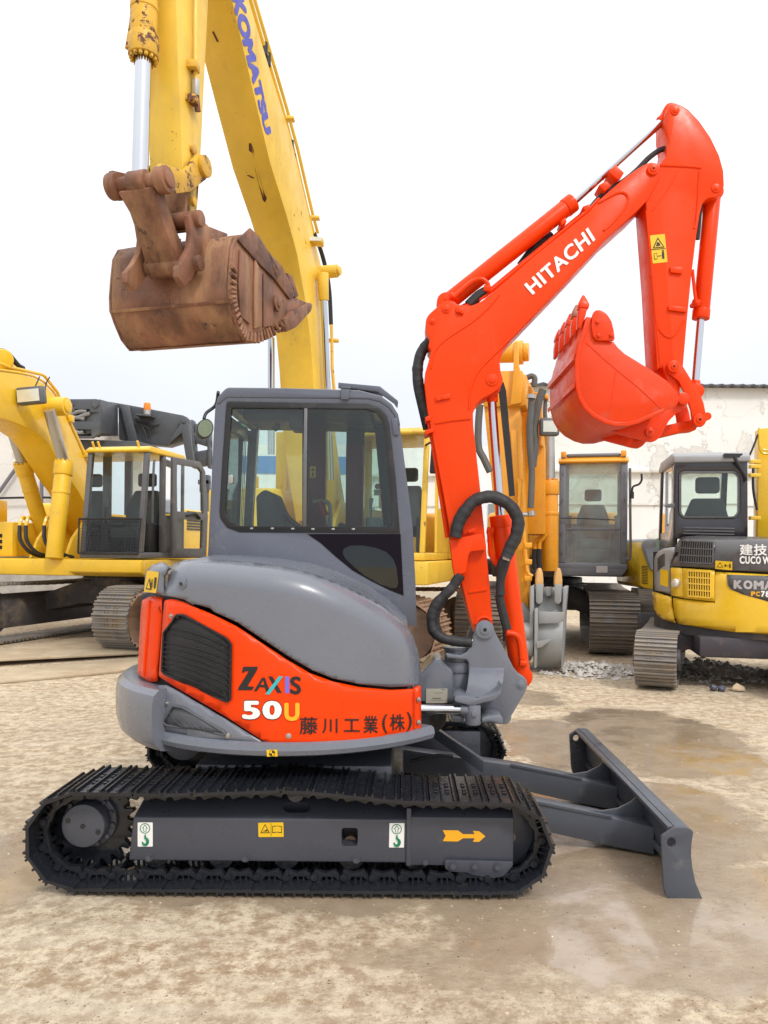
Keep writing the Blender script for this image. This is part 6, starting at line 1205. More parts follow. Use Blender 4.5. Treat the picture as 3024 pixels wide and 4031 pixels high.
# long side running back to the right
A = [w('L', 1312, 735, YQ), w('L', 1312, 1175, YQ)]; B2 = [w('L', 1545, 800, YQ + 1.6), w('L', 1545, 1215, YQ + 1.6)]
b = MB(); b.loft([[A[0], A[1], A[1] + Vector((-1.2, .3, 0)), A[0] + Vector((-1.2, .3, 0))], [B2[0], B2[1], B2[1] + Vector((-1.2, .3, 0)), B2[0] + Vector((-1.2, .3, 0))]]); b.out('box_section', CRn, m_cran, bevel=.02)
cq('C', [(680, 365), (800, 385), (1140, 450), (1165, 470), (1168, 600), (1040, 640), (860, 625), (740, 600), (735, 400)], YQ + 1.65, YQ + 2.1, 'head_plate'); cq('C', [(745, 380), (800, 388), (860, 615), (800, 618)], YQ + 1.5, YQ + 1.648, 'stiffener')
cq('C', [(1040, 630), (1150, 460), (1168, 470), (1205, 740), (1160, 740), (1130, 560)], YQ + 1.5, YQ + 1.64, 'support_leg', m_cran)
cq('C', [(480, 600), (860, 610), (960, 640), (960, 680), (500, 660)], YQ + .7, YQ + 1.6, 'lower_beam', m_cran)
b = MB(); p = w('C', 1150, 492, YQ + 1.62); b.cyl(p, p + Vector((0, -.1, 0)), .14, seg=20); b.cyl(p, p + Vector((0, -.14, 0)), .06, seg=14); b.out('pivot_pin', CRn, m_cran, bevel=.01)
b = MB(); p = w('C', 916, 448, YQ + 1.6); b.cyl(p, p + Vector((0, 0, .12)), .11, seg=18); bb_ = b.out('beacon_base', CRn, m_stl); b = MB(); b.cyl(p + Vector((0, 0, .12)), p + Vector((0, 0, .32)), .10, .085, seg=18); b.out('beacon', CRn, paint('amber_beacon', (.9, .25, .02), .2), bb_, bevel=.02)
cq('C', [(840, 440), (940, 448), (940, 458), (840, 450)], YQ + 1.3, YQ + 1.66, 'beacon_shelf', m_cran)
for q in ([(840, 480), (900, 500), (985, 515)], [(850, 490), (890, 530), (912, 600), (915, 640)], [(880, 500), (930, 540), (960, 530)], [(845, 470), (870, 510), (930, 525), (990, 508)]): b = MB(); b.tube(W('C', YQ + 1.5, *q), .025, 6, 4); b.out('cable', CRn, m_hose)
# crane body glimpsed below
cq('C', [(460, 620), (600, 640), (600, 1000), (460, 1000)], YQ + 2.2, YQ + 3, 'crane_body', paint('faded_red_panel', (.42, .10, .06), .5, .2))
LB_ = Thing('lattice_machine', 'dark lattice steel machine frame behind the mirror of the grey cab', 'machine', P(780, 2250, 22))
for q, nm in (([(1170, 490), (1300, 520), (1310, 560), (1175, 540)], 'frame_beam'), ([(1180, 560), (1310, 600), (1310, 650), (1180, 610)], 'frame_beam'), ([(1190, 680), (1310, 660), (1310, 760), (1210, 770)], 'frame_beam'), ([(1180, 480), (1205, 480), (1225, 780), (1200, 780)], 'upright'), ([(1290, 500), (1310, 500), (1310, 780), (1295, 780)], 'upright'), ([(1240, 820), (1300, 820), (1300, 930), (1240, 930)], 'control_box'), ([(1230, 850), (1300, 850), (1300, 880), (1230, 880)], 'shelf'), ([(1245, 930), (1256, 930), (1256, 1500), (1245, 1500)], 'support'), ([(1284, 930), (1295, 930), (1295, 1500), (1284, 1500)], 'support')):
    b = MB(); b.plate('C', q, 22, 22 - (.08 if nm == 'upright' else .0), 22.25); b.out(nm, LB_, m_cran, bevel=.02)

# ====================== orange-yellow excavator with the grey bucket
HFX = Vector((.249, 1, 0)).normalized(); fw = -HFX; lf = Vector((math.cos(math.atan2(.249, 1)), -math.sin(math.atan2(.249, 1)), 0))
HCf = Vector((.249 * 11.5, 11.5, 0))                      # foot of the cab's front
H1 = Thing('crawler_excavator', 'orange yellow crawler excavator with grey bucket folded in before it', 'excavator', HCf - fw * 1.5 - lf * .95, math.atan2(fw.y, fw.x))
hf = lambda k, x, y, d=0.0: RP(*c(k, (x, y))[0], HCf + fw * d, fw)      # d metres in front of the cab's front
m_cabh = paint('blue_grey_cab_frame', (.15, .16, .185), .4, .1, dirt=(.3, .27, .22), damt=.15)
# cab in its own local frame: origin 1.5 m behind the cab front
q0, q1 = H1.I @ hf('F', 235, 1300), H1.I @ hf('F', 662, 1300); zt = hf('F', 440, 668).z; zb_ = hf('F', 440, 1290).z
yA, yB = min(q0.y, q1.y), max(q0.y, q1.y)
cb3 = op_cab(H1, -.2, 1.5, yA, yB, zb_ - .1, zt, m_cabh, m_oy, glass('pale_reflection_glass', (.74, .86, .81), dirt=.30, haze=(.66, .70, .66), flo=.55), lean=.04, post=.10, split=.62)  # pale film painted into the panes as their reflection; dirt sets its amount
b = MB(); bx(b, .5, 1.42, yA + .1, yB - .1, zt + .10, zt + .16); b.out('sun_visor', H1, m_cabh, cb3, world=False, bevel=.03, seg=3)
for yy in (yA + .06, yB - .06): b = MB(); bx(b, 1.35, 1.45, yy - .04, yy + .04, zt + .10, zt + .19); b.out('lamp_bracket', H1, m_oy, cb3, world=False, bevel=.01)
for zz in (.15, .45, .95, 1.35, 1.6):
    for yy in (yA + .05, yB - .05): b = MB(); b.cyl((1.5, yy, zb_ + zz), (1.512, yy, zb_ + zz), .018, seg=8); b.out('bolt', H1, m_cabg, cb3, world=False)
b = MB(); b.tube([hf('F', 680, 700, .05), hf('F', 682, 1000, .05), hf('F', 682, 1250, .05), hf('F', 660, 1262, .02)], .02, 8, 3); b.out('handrail', H1, m_cabg, cb3)
b = MB(); b.tube([hf('F', 752, 735, .1), hf('F', 752, 775, .1), hf('F', 735, 800, .1), hf('F', 700, 815, .1), hf('F', 692, 850, .1)], .016, 8, 4); b.box(hf('F', 692, 868, .1), (.05, .04, .10)); b.out('mirror_arm', H1, m_blk, cb3)
b = MB(); b.prism([hf('F', x, y, -.002) for x, y in ((235, 1292), (662, 1295), (655, 1340), (630, 1372), (235, 1372))], HFX * 1.6); fl_ = b.out('cab_base', H1, m_cabh, bevel=.03)
b = MB(); b.prism([hf('F', x, y, .012) for x, y in ((470, 1308), (540, 1308), (540, 1350), (470, 1350))], HFX * .008); b.out('tie_down_plate', H1, m_stl, fl_)
b = MB(); b.tube([hf('F', 250, 1010, .03), hf('F', 380, 1012, .03), hf('F', 585, 1022, .03)], .008, 6); b.out('wiper', H1, m_blk, cb3)
# upper body behind, local
b = MB(); bx(b, -2.8, .3, -1.0, 1.45, 1.18, 1.45); bx(b, .3, 1.2, -.62, .40, 1.18, 1.40); b.out('deck', H1, m_und, bevel=.03, world=False); b = MB(); bx(b, -2.9, -.6, -.95, 1.4, 1.45, 2.3); b.out('engine_hood', H1, m_oy, bevel=.1, seg=3, world=False)
crawler(H1, -.5, .15, R(3), 4.3, 2.05, .74, .98, .19, m_shoe, 'orange', fmat=paint('blue_black_frame', (.03, .036, .045), .5, .2, dirt=(.25, .19, .12), damt=.25, dscale=3))
# boom: rises behind the arm
def col_(k, pts, d, thick, nm, mat=m_oy, par=None, bev=.012): b = MB(); b.prism([hf(k, x, y, d) for x, y in pts], HFX * thick); return b.out(nm, H1, mat, par, bevel=bev)
hb = col_('E', [(640, 240), (720, 240), (800, 420), (822, 640), (824, 1110), (700, 1110), (690, 600)], .6, .9, 'boom')
col_('M', [(700, 840), (760, 830), (860, 1120), (905, 1430), (870, 1440), (840, 1200), (720, 1130)], .9, .28, 'boom_side', m_oy, hb)
b = MB(); q = [hf('M', x, y, .95) for x, y in ((430, 280), (560, 280))]; b.cyl(q[0] - lf * .15, q[1] + lf * .02, .14, seg=26); b.cyl(q[1], q[1] + lf * .12, .17, seg=26); b.cyl(q[1] + lf * .12, q[1] + lf * .2, .13, seg=20); b.out('boom_nose_pin', H1, m_oy, hb, bevel=.012)
# arm hanging in front
ha = col_('M', [(360, 505), (655, 500), (700, 640), (695, 930), (625, 942), (170, 952), (150, 800)], 1.55, .5, 'arm')
fr_ = [hf('M', 175, 950, 1.5), hf('M', 622, 942, 1.5)] + [hf('E', x, y, 1.5) for x, y in ((705, 900), (738, 1590), (630, 1590))] + [hf('M', 300, 2212, 1.5)]
b = MB(); b.prism(fr_, HFX * .55); b.out('arm_lower', H1, m_oy, ha, bevel=.012)
col_('M', [(545, 140), (602, 140), (605, 400), (655, 640), (640, 905), (500, 930), (540, 500)], 1.62, .06, 'arm_ear', m_oy, ha)
col_('M', [(500, 1240), (580, 1240), (620, 2212), (570, 2212)], 1.53, .025, 'stiffener', m_oy, ha)
for q_, r_ in (([(600, 1850), (615, 1960), (612, 2110)], .022), ([(640, 1850), (628, 2000), (606, 2200)], .022)): b = MB(); b.tube([hf('M', x, y, 1.6) for x, y in q_], r_, 8, 3); b.out('hydraulic_pipe', H1, m_oy, ha)
for y in (1170, 1260, 1350): b = MB(); b.box(hf('E', 730, y, 1.6), (.10, .1, .07)); b.out('pipe_clamp', H1, m_oy, ha, bevel=.008)
b = MB(); b.tube([hf('E', x, y, 1.62) for x, y in ((700, 1010), (715, 1180), (728, 1310), (755, 1340))], .025, 8, 3); b.out('hydraulic_pipe', H1, m_oy, ha)
def hose(pts, r, k='M', d=1.7): b = MB(); b.tube([hf(k, x, y, d) for x, y in pts], r, 10, 5); b.out('hydraulic_hose', H1, paint('ribbed_grey_hose', (.10, .095, .09), .6, .2, bump=.6, bscale=60), ha)
hose([(768, 830), (760, 1000), (742, 1200), (752, 1500), (770, 1750), (765, 2000), (755, 2212)], .045); hose([(910, 740), (860, 880), (825, 1050), (800, 1250), (815, 1400), (790, 1600), (780, 1700)], .055, d=1.4)
hose([(125, 930), (105, 1200), (110, 1460), (170, 1590), (250, 1760)], .05); hose([(712, 590), (770, 570), (805, 600), (800, 700)], .04, d=1.2); hose([(945, 800), (935, 1000), (938, 1100)], .03, d=1.0)
b = MB(); b.cyl(hf('E', 748, 985, 1.72), hf('E', 752, 1010, 1.72), .055, seg=14); b.cyl(hf('E', 705, 1003, 1.72), hf('E', 760, 1003, 1.72), .03, seg=12); b.out('hose_fitting', H1, m_stl, ha)
b = MB(); b.cyl(hf('M', 770, 800, 1.72), hf('M', 765, 850, 1.72), .06, seg=12); b.out('hose_fitting', H1, m_stl, ha)
for q_ in ([(690, 700), (760, 690), (800, 760), (800, 830), (720, 850)], [(800, 770), (860, 770), (865, 820), (810, 830)], [(890, 1100), (1015, 1100), (1012, 1140), (890, 1150)], [(900, 1160), (945, 1150), (950, 1240), (905, 1250)], [(870, 860), (895, 860), (892, 1090), (868, 1090)], [(930, 800), (975, 790), (975, 850), (935, 850)]): col_('M', q_, 1.1, .25, 'valve_block', m_oy, hb)
p = hf('M', 988, 1205, 1.4); b = MB(); b.box(p, (.26, .14, .24)); wl = b.out('work_lamp', H1, m_cabg, hb, bevel=.03); b = MB(); b.box(p + Vector((0, -.073, .0)), (.19, .006, .15)); b.out('lamp_glass', H1, paint('lamp_lens', (.7, .7, .6), .1, metal=.4), wl)
ram3(H1, hf('E', 850, 1310, .25), hf('E', 847, 820, .25), hf('E', 845, 540, .25), .13, .085, m_oy, name='boom_cylinder', rodmat=m_stl, bolts=10)
ram3(H1, hf('E', 690, 1310, .25), hf('E', 700, 900, .25), hf('E', 705, 640, .25), .12, .08, m_oy, name='boom_cylinder', rodmat=m_stl)
for i, q_ in enumerate(([(825, 1100), (800, 1130), (772, 1150), (768, 1190)], [(835, 1110), (812, 1135), (795, 1155), (793, 1190)])):
    b = MB(); b.tube([hf('E', x, y, .45) for x, y in q_], .03, 8, 3); b.out('oil_pipe', H1, m_oy); b = MB(); b.tube([hf('E', x, y, .45) for x, y in ((q_[-1][0], 1190), (q_[-1][0] - 3, 1240), (q_[-1][0] + 2, 1300))], .04, 8, 3); b.out('hydraulic_hose', H1, m_hose)
# grey bucket curled below the arm, opening away
bkY = 1.9
hbk = None
x0, x1 = 72, 275
def bpt(x, y, d): return hf('F', x, y, d)
pr = [(1440, 1.55), (1500, 1.66), (1592, 1.72), (1700, 1.86), (1800, 1.88), (1890, 1.80), (1948, 1.6)]     # (pixel row, distance in front of the cab) of the bucket's visible face
b = MB(); b.loft([[bpt(x0 + 4, y, d), bpt(x1 - (y - 1440) * .04, y, d), bpt(x1 - (y - 1440) * .04, y, d) + HFX * .05, bpt(x0 + 4, y, d) + HFX * .05] for y, d in pr]); hbk = b.out('bucket', H1, m_bsteel, bevel=.012)
def bplate(q, d, t, nm, mat=m_bsteel): b = MB(); b.prism([bpt(x, y, d) for x, y in q], HFX * t); return b.out(nm, H1, mat, hbk, bevel=.012)
bplate([(58, 1435), (82, 1430), (80, 1840), (60, 1850), (55, 1700)], 1.9, .5, 'side_plate'); bplate([(262, 1440), (292, 1440), (282, 1555), (276, 1700), (262, 1940), (250, 1940)], 1.8, .5, 'side_plate')
bplate([(85, 1575, ), (105, 1570), (108, 1720), (98, 1945), (82, 1945), (84, 1800)], 2.0, .18, 'bucket_ear'); bplate([(96, 1780), (205, 1760), (130, 1815), (98, 1822)], 2.02, .1, 'gusset')
bplate([(108, 1592), (272, 1596), (270, 1640), (240, 1665), (110, 1668)], 1.93, .05, 'wear_plate')
for x in (115, 232):
    bplate([(x - 22, 1425), (x - 12, 1420), (x + 12, 1420), (x + 24, 1425), (x + 20, 1530), (x + 8, 1545), (x - 10, 1545), (x - 22, 1530)], 1.85, .22, 'tooth_holder')
    b = MB(); cp = bpt(x, 1425, 1.78); b.loft([[cp + Vector((sx * wd, sy * .05, z)) for sx, sy in ((-1, -1), (1, -1), (1, 1), (-1, 1))] for wd, z in ((.050, -.02), (.050, .06), (.042, .15), (.020, .22))]); b.out('tooth', H1, paint('pale_orange_tooth', (.62, .36, .13), .5, .2), hbk, bevel=.025)
bplate([(152, 1438), (198, 1440), (192, 1490), (172, 1500), (156, 1490)], 1.74, .1, 'lip_shroud')
b = MB(); b.cyl(bpt(-30, 1720, 1.8), bpt(84, 1722, 1.8), .13, seg=24); b.cyl(bpt(-20, 1800, 1.8), bpt(84, 1812, 1.8), .13, seg=24); b.out('bucket_pin', H1, m_bsteel, hbk, bevel=.02)
bplate([(-60, 1540), (20, 1540), (60, 1600), (62, 1900), (-60, 1900)], 1.6, .4, 'arm_end')

# ====================== yellow and charcoal compact excavator seen from behind, at right
CXo, CYo = CX, CY
CX, CY = 4.42, 9.75; RT = 1.22
fw = Vector((.19, .98, 0)).normalized(); lf = Vector((-fw.y, fw.x, 0))
P7 = Thing('compact_excavator', 'yellow and charcoal compact crawler excavator seen from behind at right edge', 'excavator', (CX, CY, 0), math.atan2(fw.y, fw.x))
m_ch = paint('charcoal_hood', (.085, .082, .085), .30, .06, coat=.3); m_ltg = paint('light_grey_plastic', (.30, .30, .31), .4, .05)
m_blkg = paint('black_cab_gloss', (.025, .023, .028), .18, .1, coat=.4)
def n7(nm, pts, rad, mat, par=None, **k): return drape(nm, 'N', pts, rad, mat, par, th=P7, **k)
cw7 = n7('counterweight', [(413, 1112), (520, 1128), (865, 1162), (872, 832, 6), (1449, 860), (1800, 880), (2300, 800), (2300, 1500), (1800, 1530), (1449, 1515), (1100, 1490), (700, 1440), (470, 1396), (432, 1310), (416, 1210)], RT, m_yel2, fil=.03, cell=.08)
n7('counterweight_corner', [(188, 1045, 6), (400, 1105), (408, 1210), (440, 1388), (330, 1362), (250, 1318, 14), (205, 1240), (190, 1140)], RT, m_yel2, cw7, fil=.03, cell=.05)
hd7 = n7('engine_hood', [(432, 580, 14), (470, 500), (515, 450, 10), (700, 437), (1449, 452), (2300, 440), (2300, 860), (1449, 842), (872, 815), (640, 790), (385, 778), (392, 700)], RT - .02, m_ch, fil=.02, big=([(432, 580), (515, 450), (700, 437), (1449, 452), (2300, 440)], .22), cell=.05)
n7('side_cover', [(210, 690), (235, 625, 10), (300, 580, 10), (425, 562), (428, 640), (388, 720), (380, 785), (388, 1078), (215, 1032), (207, 850)], RT - .03, m_ltg, fil=.015, cell=.05)
b = MB(); b.loft([[cyl3(R(-150) + R(300) * i / 24, z, r) for r, z in ((.2, .82), (RT - .06, .82), (RT - .06, 1.60), (.2, 1.60))] for i in range(25)]); b.out('inner_body', P7, m_dark)
b = MB(); b.cyl((CX, CY, .60), (CX, CY, .84), RT - .08, seg=40); b.out('deck', P7, m_und)
oc = lambda r: on_cyl(r)
# grilles: black sheet painting in the shade behind the cross bars
def grid(k, quad, nx, ny, rad, par, mat, bw=.008):
    bl, br, tr, tl = [Vector(q) for q in c(k, *quad)]
    f = lambda x, y: (bl * (1 - x) + br * x) * (1 - y) + (tl * (1 - x) + tr * x) * y
    b = MB(); b.loft([[on_cyl(rad)(*f(i / 8, 0)), on_cyl(rad)(*f(i / 8, 1)), on_cyl(rad - .01)(*f(i / 8, 1)), on_cyl(rad - .01)(*f(i / 8, 0))] for i in range(9)]); o = b.out('grille_shade_sheet', P7, m_dark, par)
    for i in range(nx + 1): b = MB(); b.tube([on_cyl(rad + .004)(*f(i / nx, 0)), on_cyl(rad + .004)(*f(i / nx, .5)), on_cyl(rad + .004)(*f(i / nx, 1))], bw, 4); b.out('grille_bar', P7, mat, o)
    for j in range(ny + 1): b = MB(); b.tube([on_cyl(rad + .004)(*f(i / 6, j / ny)) for i in range(7)], bw * 1.25, 4); b.out('grille_bar', P7, mat, o)
gd = n7('grille_door', [(520, 792, 5), (868, 818, 5), (865, 1158, 5), (524, 1120, 5)], RT + .004, m_yel2, fil=.012, cell=.08)
grid('N', [(580, 1095), (822, 1115), (822, 835), (578, 820)], 9, 4, RT + .008, gd, m_yel2, .010)
gd = n7('grille_panel', [(470, 610), (505, 488, 5), (880, 502, 5), (868, 752, 5), (462, 728, 5)], RT - .012, m_ch, hd7, fil=.012, cell=.08, lean=lambda a, z: max(0, (z - 1.58) * .25))
grid('N', [(478, 725), (842, 742), (848, 510), (505, 492)], 14, 3, RT - .004, gd, m_ch, .009)
lm7 = n7('lamp_pocket', [(388, 785, 6), (515, 792), (520, 1118), (392, 1088)], RT + .003, m_yel2, fil=.012, cell=.08)
p = oc(RT + .01)(*c('N', (445, 955))[0]); n = Vector((p.x - CX, p.y - CY, 0)).normalized(); b = MB(); b.cyl(p - n * .03, p + n * .035, .065, .05, seg=20); b.out('tail_lamp', P7, paint('clear_lamp', (.7, .68, .62), .1, metal=.5), lm7, bevel=.015)
for i in range(6):
    q = [oc(RT - .026)(*c('N', (x, y))[0]) for x, y in ((245, 700 + i * 24), (280, 662 + i * 24), (322, 640 + i * 23))]; b = MB(); b.tube(q, .006, 6, 3); b.out('louvre', P7, m_dark)  # curved black strips, painted shade of the louvre gaps
# print
flat('N', [(998, 862, 3), (1449, 876), (1800, 880), (1800, 1230), (1449, 1155), (1180, 1080), (1040, 1022, 6), (1008, 985, 6)], lambda u, v: on_cyl(RT + .006)(u, v), P7, m_ch, cw7, 'name_panel')
b = MB()
pl7 = n7('name_panel', [(998, 862, 3), (1449, 876), (1900, 880), (1900, 1260), (1449, 1155), (1180, 1080), (1040, 1022, 6), (1008, 985, 6)], RT + .008, m_ch, cw7, fil=.006, cell=.08)
m_gp = paint('grey_lettering', (.45, .43, .44), .4)
for s, x0, x1 in (('K', 1072, 1170), ('O', 1180, 1280), ('M', 1290, 1402), ('A', 1404, 1500)): letter(s, c('N', (x0, 1018 + (x0 - 1072) * .03), (x1, 1018 + (x1 - 1072) * .03), (x1, 920 + (x1 - 1072) * .03), (x0, 920 + (x0 - 1072) * .03)), on_cyl(RT + .012), P7, m_gp, pl7, .07)
for s, x0, x1, y0, y1, mt in (('P', 1262, 1310, 1098, 1045, m_amb), ('C', 1316, 1362, 1100, 1047, m_amb), ('7', 1370, 1416, 1106, 1040, m_wht), ('8', 1420, 1470, 1110, 1042, m_wht)): letter(s, c('N', (x0, y0), (x1, y0), (x1, y1), (x0, y1)), on_cyl(RT + .012), P7, mt, pl7, .06)
for s, x0, x1, y0, y1, bd in (('建', 1140, 1282, 652, 532, .025), ('技', 1292, 1438, 655, 532, .025), ('C', 1138, 1195, 745, 660, .05), ('U', 1200, 1250, 746, 662, .05), ('C', 1256, 1312, 747, 662, .05), ('O', 1316, 1370, 748, 664, .05), ('W', 1388, 1480, 750, 666, .05)): letter(s, c('N', (x0, y0), (x1, y0), (x1, y1), (x0, y1)), on_cyl(RT - .004), P7, m_wht, hd7, bd)
s1 = flat('N', [(876, 710, 2), (1060, 722, 2), (1058, 815, 2), (874, 800, 2)], on_cyl(RT + .004), P7, m_ylw, hd7)
flat('N', [(890, 780), (958, 784), (926, 726)], on_cyl(RT + .008), P7, m_prt, s1, 'print'); flat('N', [(900, 775), (948, 778), (926, 738)], on_cyl(RT + .011), P7, m_ylw, s1, 'print'); flat('N', [(975, 750), (992, 751), (992, 778), (975, 777)], on_cyl(RT + .008), P7, m_prt, s1, 'print'); flat('N', [(996, 762), (1022, 762), (1022, 767), (996, 767)], on_cyl(RT + .008), P7, m_prt, s1, 'print'); flat('N', [(1028, 742), (1040, 742), (1042, 790), (1026, 790)], on_cyl(RT + .008), P7, m_prt, s1, 'print')
for x, mt in ((245, paint('pale_green_label', (.35, .5, .42), .5)), (290, paint('pale_lilac_label', (.55, .55, .62), .5))):
    flat('S', [(a, b_ + (0)) for a, b_ in [(c('N', (x, 524))[0][0] + 9 * math.cos(R(t)), c('N', (x, 524))[0][1] + 21 * math.sin(R(t))) for t in range(0, 360, 20)]], lambda u, v: RP(u, v, Vector((CX, CY, 0)) - fw * .62 + lf * .92, lf), P7, mt, None, 'round_label')
flat('N', [(280, 800, 4), (366, 822, 4), (362, 1000), (274, 972)], on_cyl(RT - .024), P7, m_ylw, None, 'blank_yellow_label')
# cab: rear wall plane
RW = Vector((CX, CY, 0)) - fw * .30
rw = lambda k, x, y, d=0.0: RP(*c(k, (x, y))[0], RW + fw * d, fw)
def wplate(k, q, d0, t, nm, mat, par=None, holes=None, bev=.012): b = MB(); f = lambda z: [rw(k, 0, 0, d0) * 0 + RP(u, v, RW + fw * d0, fw) for u, v in rnd(c(k, *z))]; b.prism(f(q), fw * t, [f(h) for h in holes] if holes else None); return b.out(nm, P7, mat, par, bevel=bev)
wq = [(985, 735, 14), (1010, 718, 12), (1335, 718, 14), (1362, 745, 12), (1362, 980, 14), (1335, 1012, 14), (1015, 1012, 14), (985, 985, 12)]
cb7 = wplate('F', [(955, 690), (960, 650), (1412, 645), (1414, 1140), (950, 1140)], 0, .05, 'cab', m_blkg, None, [wq])
wplate('F', wq, -.012, .03, 'rear_window_frame', m_ch, cb7, [[(1000, 742, 10), (1018, 732, 10), (1328, 732, 10), (1350, 752, 10), (1350, 975, 10), (1328, 1000, 10), (1020, 1000, 10), (1000, 978, 10)]], .004)
wplate('F', [(990, 722), (1358, 722), (1358, 1008), (990, 1008)], .02, .006, 'rear_window', m_gls, cb7, bev=0)
for i in range(3): wplate('F', [(1010, 1065 + i * 18), (1330, 1072 + i * 18), (1330, 1082 + i * 18), (1010, 1075 + i * 18)], -.02, .019, 'louvre', m_ch, cb7, bev=.003)
L1 = rw('F', 955, 1000); zlo, zhi = rw('F', 960, 1140).z, rw('F', 960, 668).z; xw0 = (P7.I @ rw('F', 955, 1000)).y; xw1 = (P7.I @ rw('F', 1414, 1000)).y
xr = (P7.I @ RW).x; yl, yr_ = max(xw0, xw1), min(xw0, xw1)
for yy in (yl - .06, yr_): b = MB(); b.loft([[(xr + 1.35, yy, zlo), (xr + 1.45, yy, zlo), (xr + 1.45, yy + .06, zlo), (xr + 1.35, yy + .06, zlo)], [(xr + 1.20, yy, zhi), (xr + 1.30, yy, zhi), (xr + 1.30, yy + .06, zhi), (xr + 1.20, yy + .06, zhi)]]); b.out('post', P7, m_blkg, cb7, world=False, bevel=.01)
b = MB(); b.prism([(xr + .05, yl - .05, zlo - .3), (xr + 1.4, yl - .05, zlo - .3), (xr + 1.4, yl - .05, zlo + .1), (xr + .55, yl - .05, zlo + .1), (xr + .45, yl - .05, zlo + .35), (xr + .28, yl - .05, zlo + .42), (xr + .28, yl - .05, zhi), (xr + .05, yl - .05, zhi)], (0, .045, 0)); b.out('side_wall', P7, m_blkg, cb7, world=False, bevel=.01)
for yy in (yl - .02, yr_ + .02): b = MB(); b.face([b.b.verts.new(q) for q in ((xr + .28, yy, zlo), (xr + 1.38, yy, zlo), (xr + 1.24, yy, zhi), (xr + .28, yy, zhi))]); b.out('side_window', P7, m_gls, cb7, world=False, recalc=False, smooth=False)
b = MB(); b.face([b.b.verts.new(q) for q in ((xr + 1.40, yl, zlo - .2), (xr + 1.40, yr_, zlo - .2), (xr + 1.25, yr_, zhi), (xr + 1.25, yl, zhi))]); b.out('windscreen', P7, m_gls, cb7, world=False, recalc=False, smooth=False)
b = MB(); b.prism([(xr - .03, yl + .02, zhi), (xr + 1.34, yl + .02, zhi), (xr + 1.34, yl + .02, zhi + .05), (xr + 1.15, yl + .02, zhi + .14), (xr + .12, yl + .02, zhi + .14), (xr - .03, yl + .02, zhi + .09)], (0, yr_ - yl - .04, 0)); b.out('roof', P7, m_ltg, cb7, world=False, bevel=.04, seg=3)
b = MB(); bx(b, xr + .05, xr + 1.4, yr_, yl - .06, zlo - .35, zlo - .3); b.out('cab_floor', P7, m_blk, cb7, world=False)
seat(P7, cb7, xr + .62, (yl + yr_) / 2, zlo - .25, 1.05)
b = MB(); b.tube([rw('F', 1330, 625, -.03), rw('F', 1350, 670, -.05), rw('F', 1395, 750, -.05), rw('F', 1398, 775, -.03)], .02, 8, 3); b.box(rw('F', 1320, 622, -.02), (.22, .05, .05)); b.out('wiper', P7, m_blk, cb7)
b = MB(); b.prism([rw('F', x, y, -.01) + lf * .0 for x, y in ((885, 935), (935, 918), (958, 920), (958, 945), (915, 945))], fw * .02); b.out('door_handle', P7, m_cabg, cb7, bevel=.004)
# its own boom beyond the cab's right side
b = MB(); b.prism([RP(u, v, RW + fw * 1.0, fw) for u, v in c('F', (1482, 455), (1700, 430), (1700, 1130), (1472, 1130), (1476, 700))], fw * .22); bm7 = b.out('boom', P7, m_yel2, bevel=.012)
b = MB(); [b.tube([rw('F', 1545, y, .9), rw('F', 1500, y - 10, .9), rw('F', 1484, y - 70, .9), rw('F', 1484, y - 140, .9)], .016, 8, 3) for y in (590, 612)]; b.out('hydraulic_pipe', P7, m_yel2, bm7)
b = MB(); b.tube([rw('F', 1475, 490, .9), rw('F', 1450, 560, .9), rw('F', 1415, 640, .9)], .014, 8, 3); b.tube([rw('F', 1446, 700, .9), rw('F', 1445, 800, .9), rw('F', 1452, 870, .9), rw('F', 1470, 960, .9)], .018, 8, 3); b.out('hydraulic_hose', P7, m_hose, bm7)
for y in (660, 690, 745, 1010): b = MB(); b.box(rw('F', 1455, y, .92), (.14, .08, .05)); b.out('pipe_clamp', P7, m_yel2, bm7, bevel=.006)
# tracks: turned against the upper body
a0 = PG(*c('N', (215, 2150))[0]); yaw7 = math.atan2(.925, .38) - math.atan2(fw.y, fw.x); uc = a0 + Vector((.38, .925, 0)) * 1.40 + Vector((.925, -.38, 0)) * .82; q = P7.I @ uc
crawler(P7, q.x, q.y, yaw7, 2.9, 1.64, .46, .68, .152, m_shoe, 'pc78', fmat=paint('dark_violet_grey_frame', (.05, .045, .055), .5, .15, dirt=(.2, .16, .12), damt=.2), centre=True)
b = MB(); bx(b, q.x - .9, q.x + .9, q.y - .6, q.y + .55, .38, .62); b.out('blade_frame', P7, paint('dark_violet_grey_frame', (.05, .045, .055), .5), world=False, bevel=.03)
CX, CY = CXo, CYo

# ====================== second yellow compact machine, half hidden
T2 = Thing('compact_excavator', 'half hidden yellow excavator tail just left of the charcoal cab at right', 'excavator', P(2540, 2500, 12.2) * 1 - Vector((0, 0, P(2540, 2500, 12.2).z)))
YT = 11.6
b = MB(); b.plate('N', [(52, 640), (60, 590, 10), (80, 500, 16), (140, 476, 10), (330, 476), (330, 1010), (190, 1025), (100, 1012, 14), (58, 985, 10)], YT, YT, YT + 1.3); tt = b.out('counterweight', T2, m_yel2, bevel=.05, seg=3)
b = MB(); b.plate('N', [(66, 560), (86, 492, 14), (145, 470, 10), (330, 470), (330, 832), (190, 826, 10), (150, 800), (110, 690), (85, 610)], YT, YT - .03, YT + 1.32); b.out('hood', T2, m_ltg, tt, bevel=.03)
b = MB(); b.plate('N', [(100, 585), (200, 570), (200, 820), (165, 805)], YT, YT - .045, YT - .032); b.out('side_panel', T2, paint('pale_blue_grey_panel', (.34, .37, .42), .4), tt)
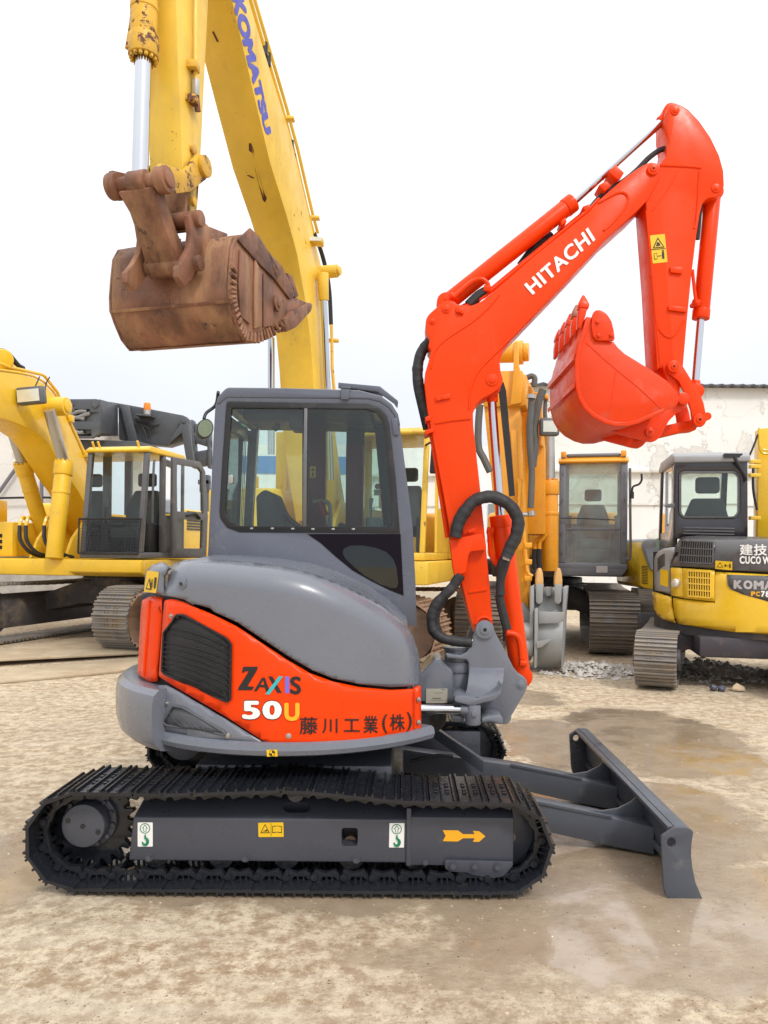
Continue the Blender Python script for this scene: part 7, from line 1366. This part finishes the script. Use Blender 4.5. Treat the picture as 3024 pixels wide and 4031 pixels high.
for i in range(12): flat('N', [(72, 765 + i * 17), (140, 772 + i * 17), (140, 779 + i * 17), (72, 772 + i * 17)], lambda u, v: P(u, v, YT - .004), T2, m_prt, tt, 'print')
for i in range(9):
    b = MB(); zz = 1050 + i * 27; p0, p1 = w('N', 38, zz, YT), w('N', 330, zz + 6, YT); b.box((p0 + p1) / 2 + Vector((0, .2, 0)), ((p1 - p0).x, .5 - .03 * abs(i - 4), .10)); b.out('track_shoe', T2, m_shoe, bevel=.012)
b = MB(); b.plate('N', [(45, 1275), (330, 1290), (330, 1490), (48, 1490)], YT - .4, YT - .4, YT - .32); b.out('dozer_blade', T2, m_cabg, bevel=.01)

# ------------------------------------------------------------------ one mesh, one piece: part what stands apart
import numpy as np
def part_pieces():
    for o in list(COL.objects):
        if o.type != 'MESH' or o.data.users > 1 or 'kind' in o or o.name.split('.')[0] in ('lettering', 'print', 'loose_pebbles'): continue
        me = o.data; nv = len(me.vertices)
        if nv > 20000 or nv == 0: continue
        ed = np.empty(len(me.edges) * 2, dtype=np.int32); me.edges.foreach_get('vertices', ed); ed = ed.reshape(-1, 2)
        lab = np.arange(nv)
        while True:
            m = np.minimum(lab[ed[:, 0]], lab[ed[:, 1]]); old = lab.copy(); np.minimum.at(lab, ed[:, 0], m); np.minimum.at(lab, ed[:, 1], m); lab = lab[lab]
            if (lab == old).all(): break
        ids, isl = np.unique(lab, return_inverse=True); k = len(ids)
        if k < 2: continue
        co = np.empty(nv * 3, dtype=np.float32); me.vertices.foreach_get('co', co); co = co.reshape(-1, 3)
        lo = np.array([co[isl == i].min(0) for i in range(k)]); hi = np.array([co[isl == i].max(0) for i in range(k)]); size = (hi - lo).max(1)
        grp = list(range(k))
        for _ in range(k):
            ch = False
            for i in range(k):
                for j in range(i):
                    g = np.maximum(0, np.maximum(lo[i] - hi[j], lo[j] - hi[i]))
                    if grp[i] != grp[j] and np.sqrt((g ** 2).sum()) <= max(.018, .45 * max(size[i], size[j])):
                        a, b_ = max(grp[i], grp[j]), min(grp[i], grp[j]); grp = [b_ if q == a else q for q in grp]; ch = True
            if not ch: break
        gs = sorted(set(grp))
        if len(gs) < 2: continue
        pc = np.array(grp)[isl]
        for n, g in enumerate(gs[::-1]):
            b = bmesh.new(); b.from_mesh(me); b.verts.ensure_lookup_table(); bmesh.ops.delete(b, geom=[v for v in b.verts if pc[v.index] != g], context='VERTS')
            m2 = bpy.data.meshes.new(me.name); b.to_mesh(m2); b.free()
            for mt in me.materials: m2.materials.append(mt)
            if n == len(gs) - 1: o.data = m2
            else:
                q = o.copy(); q.data = m2; COL.objects.link(q)
part_pieces()
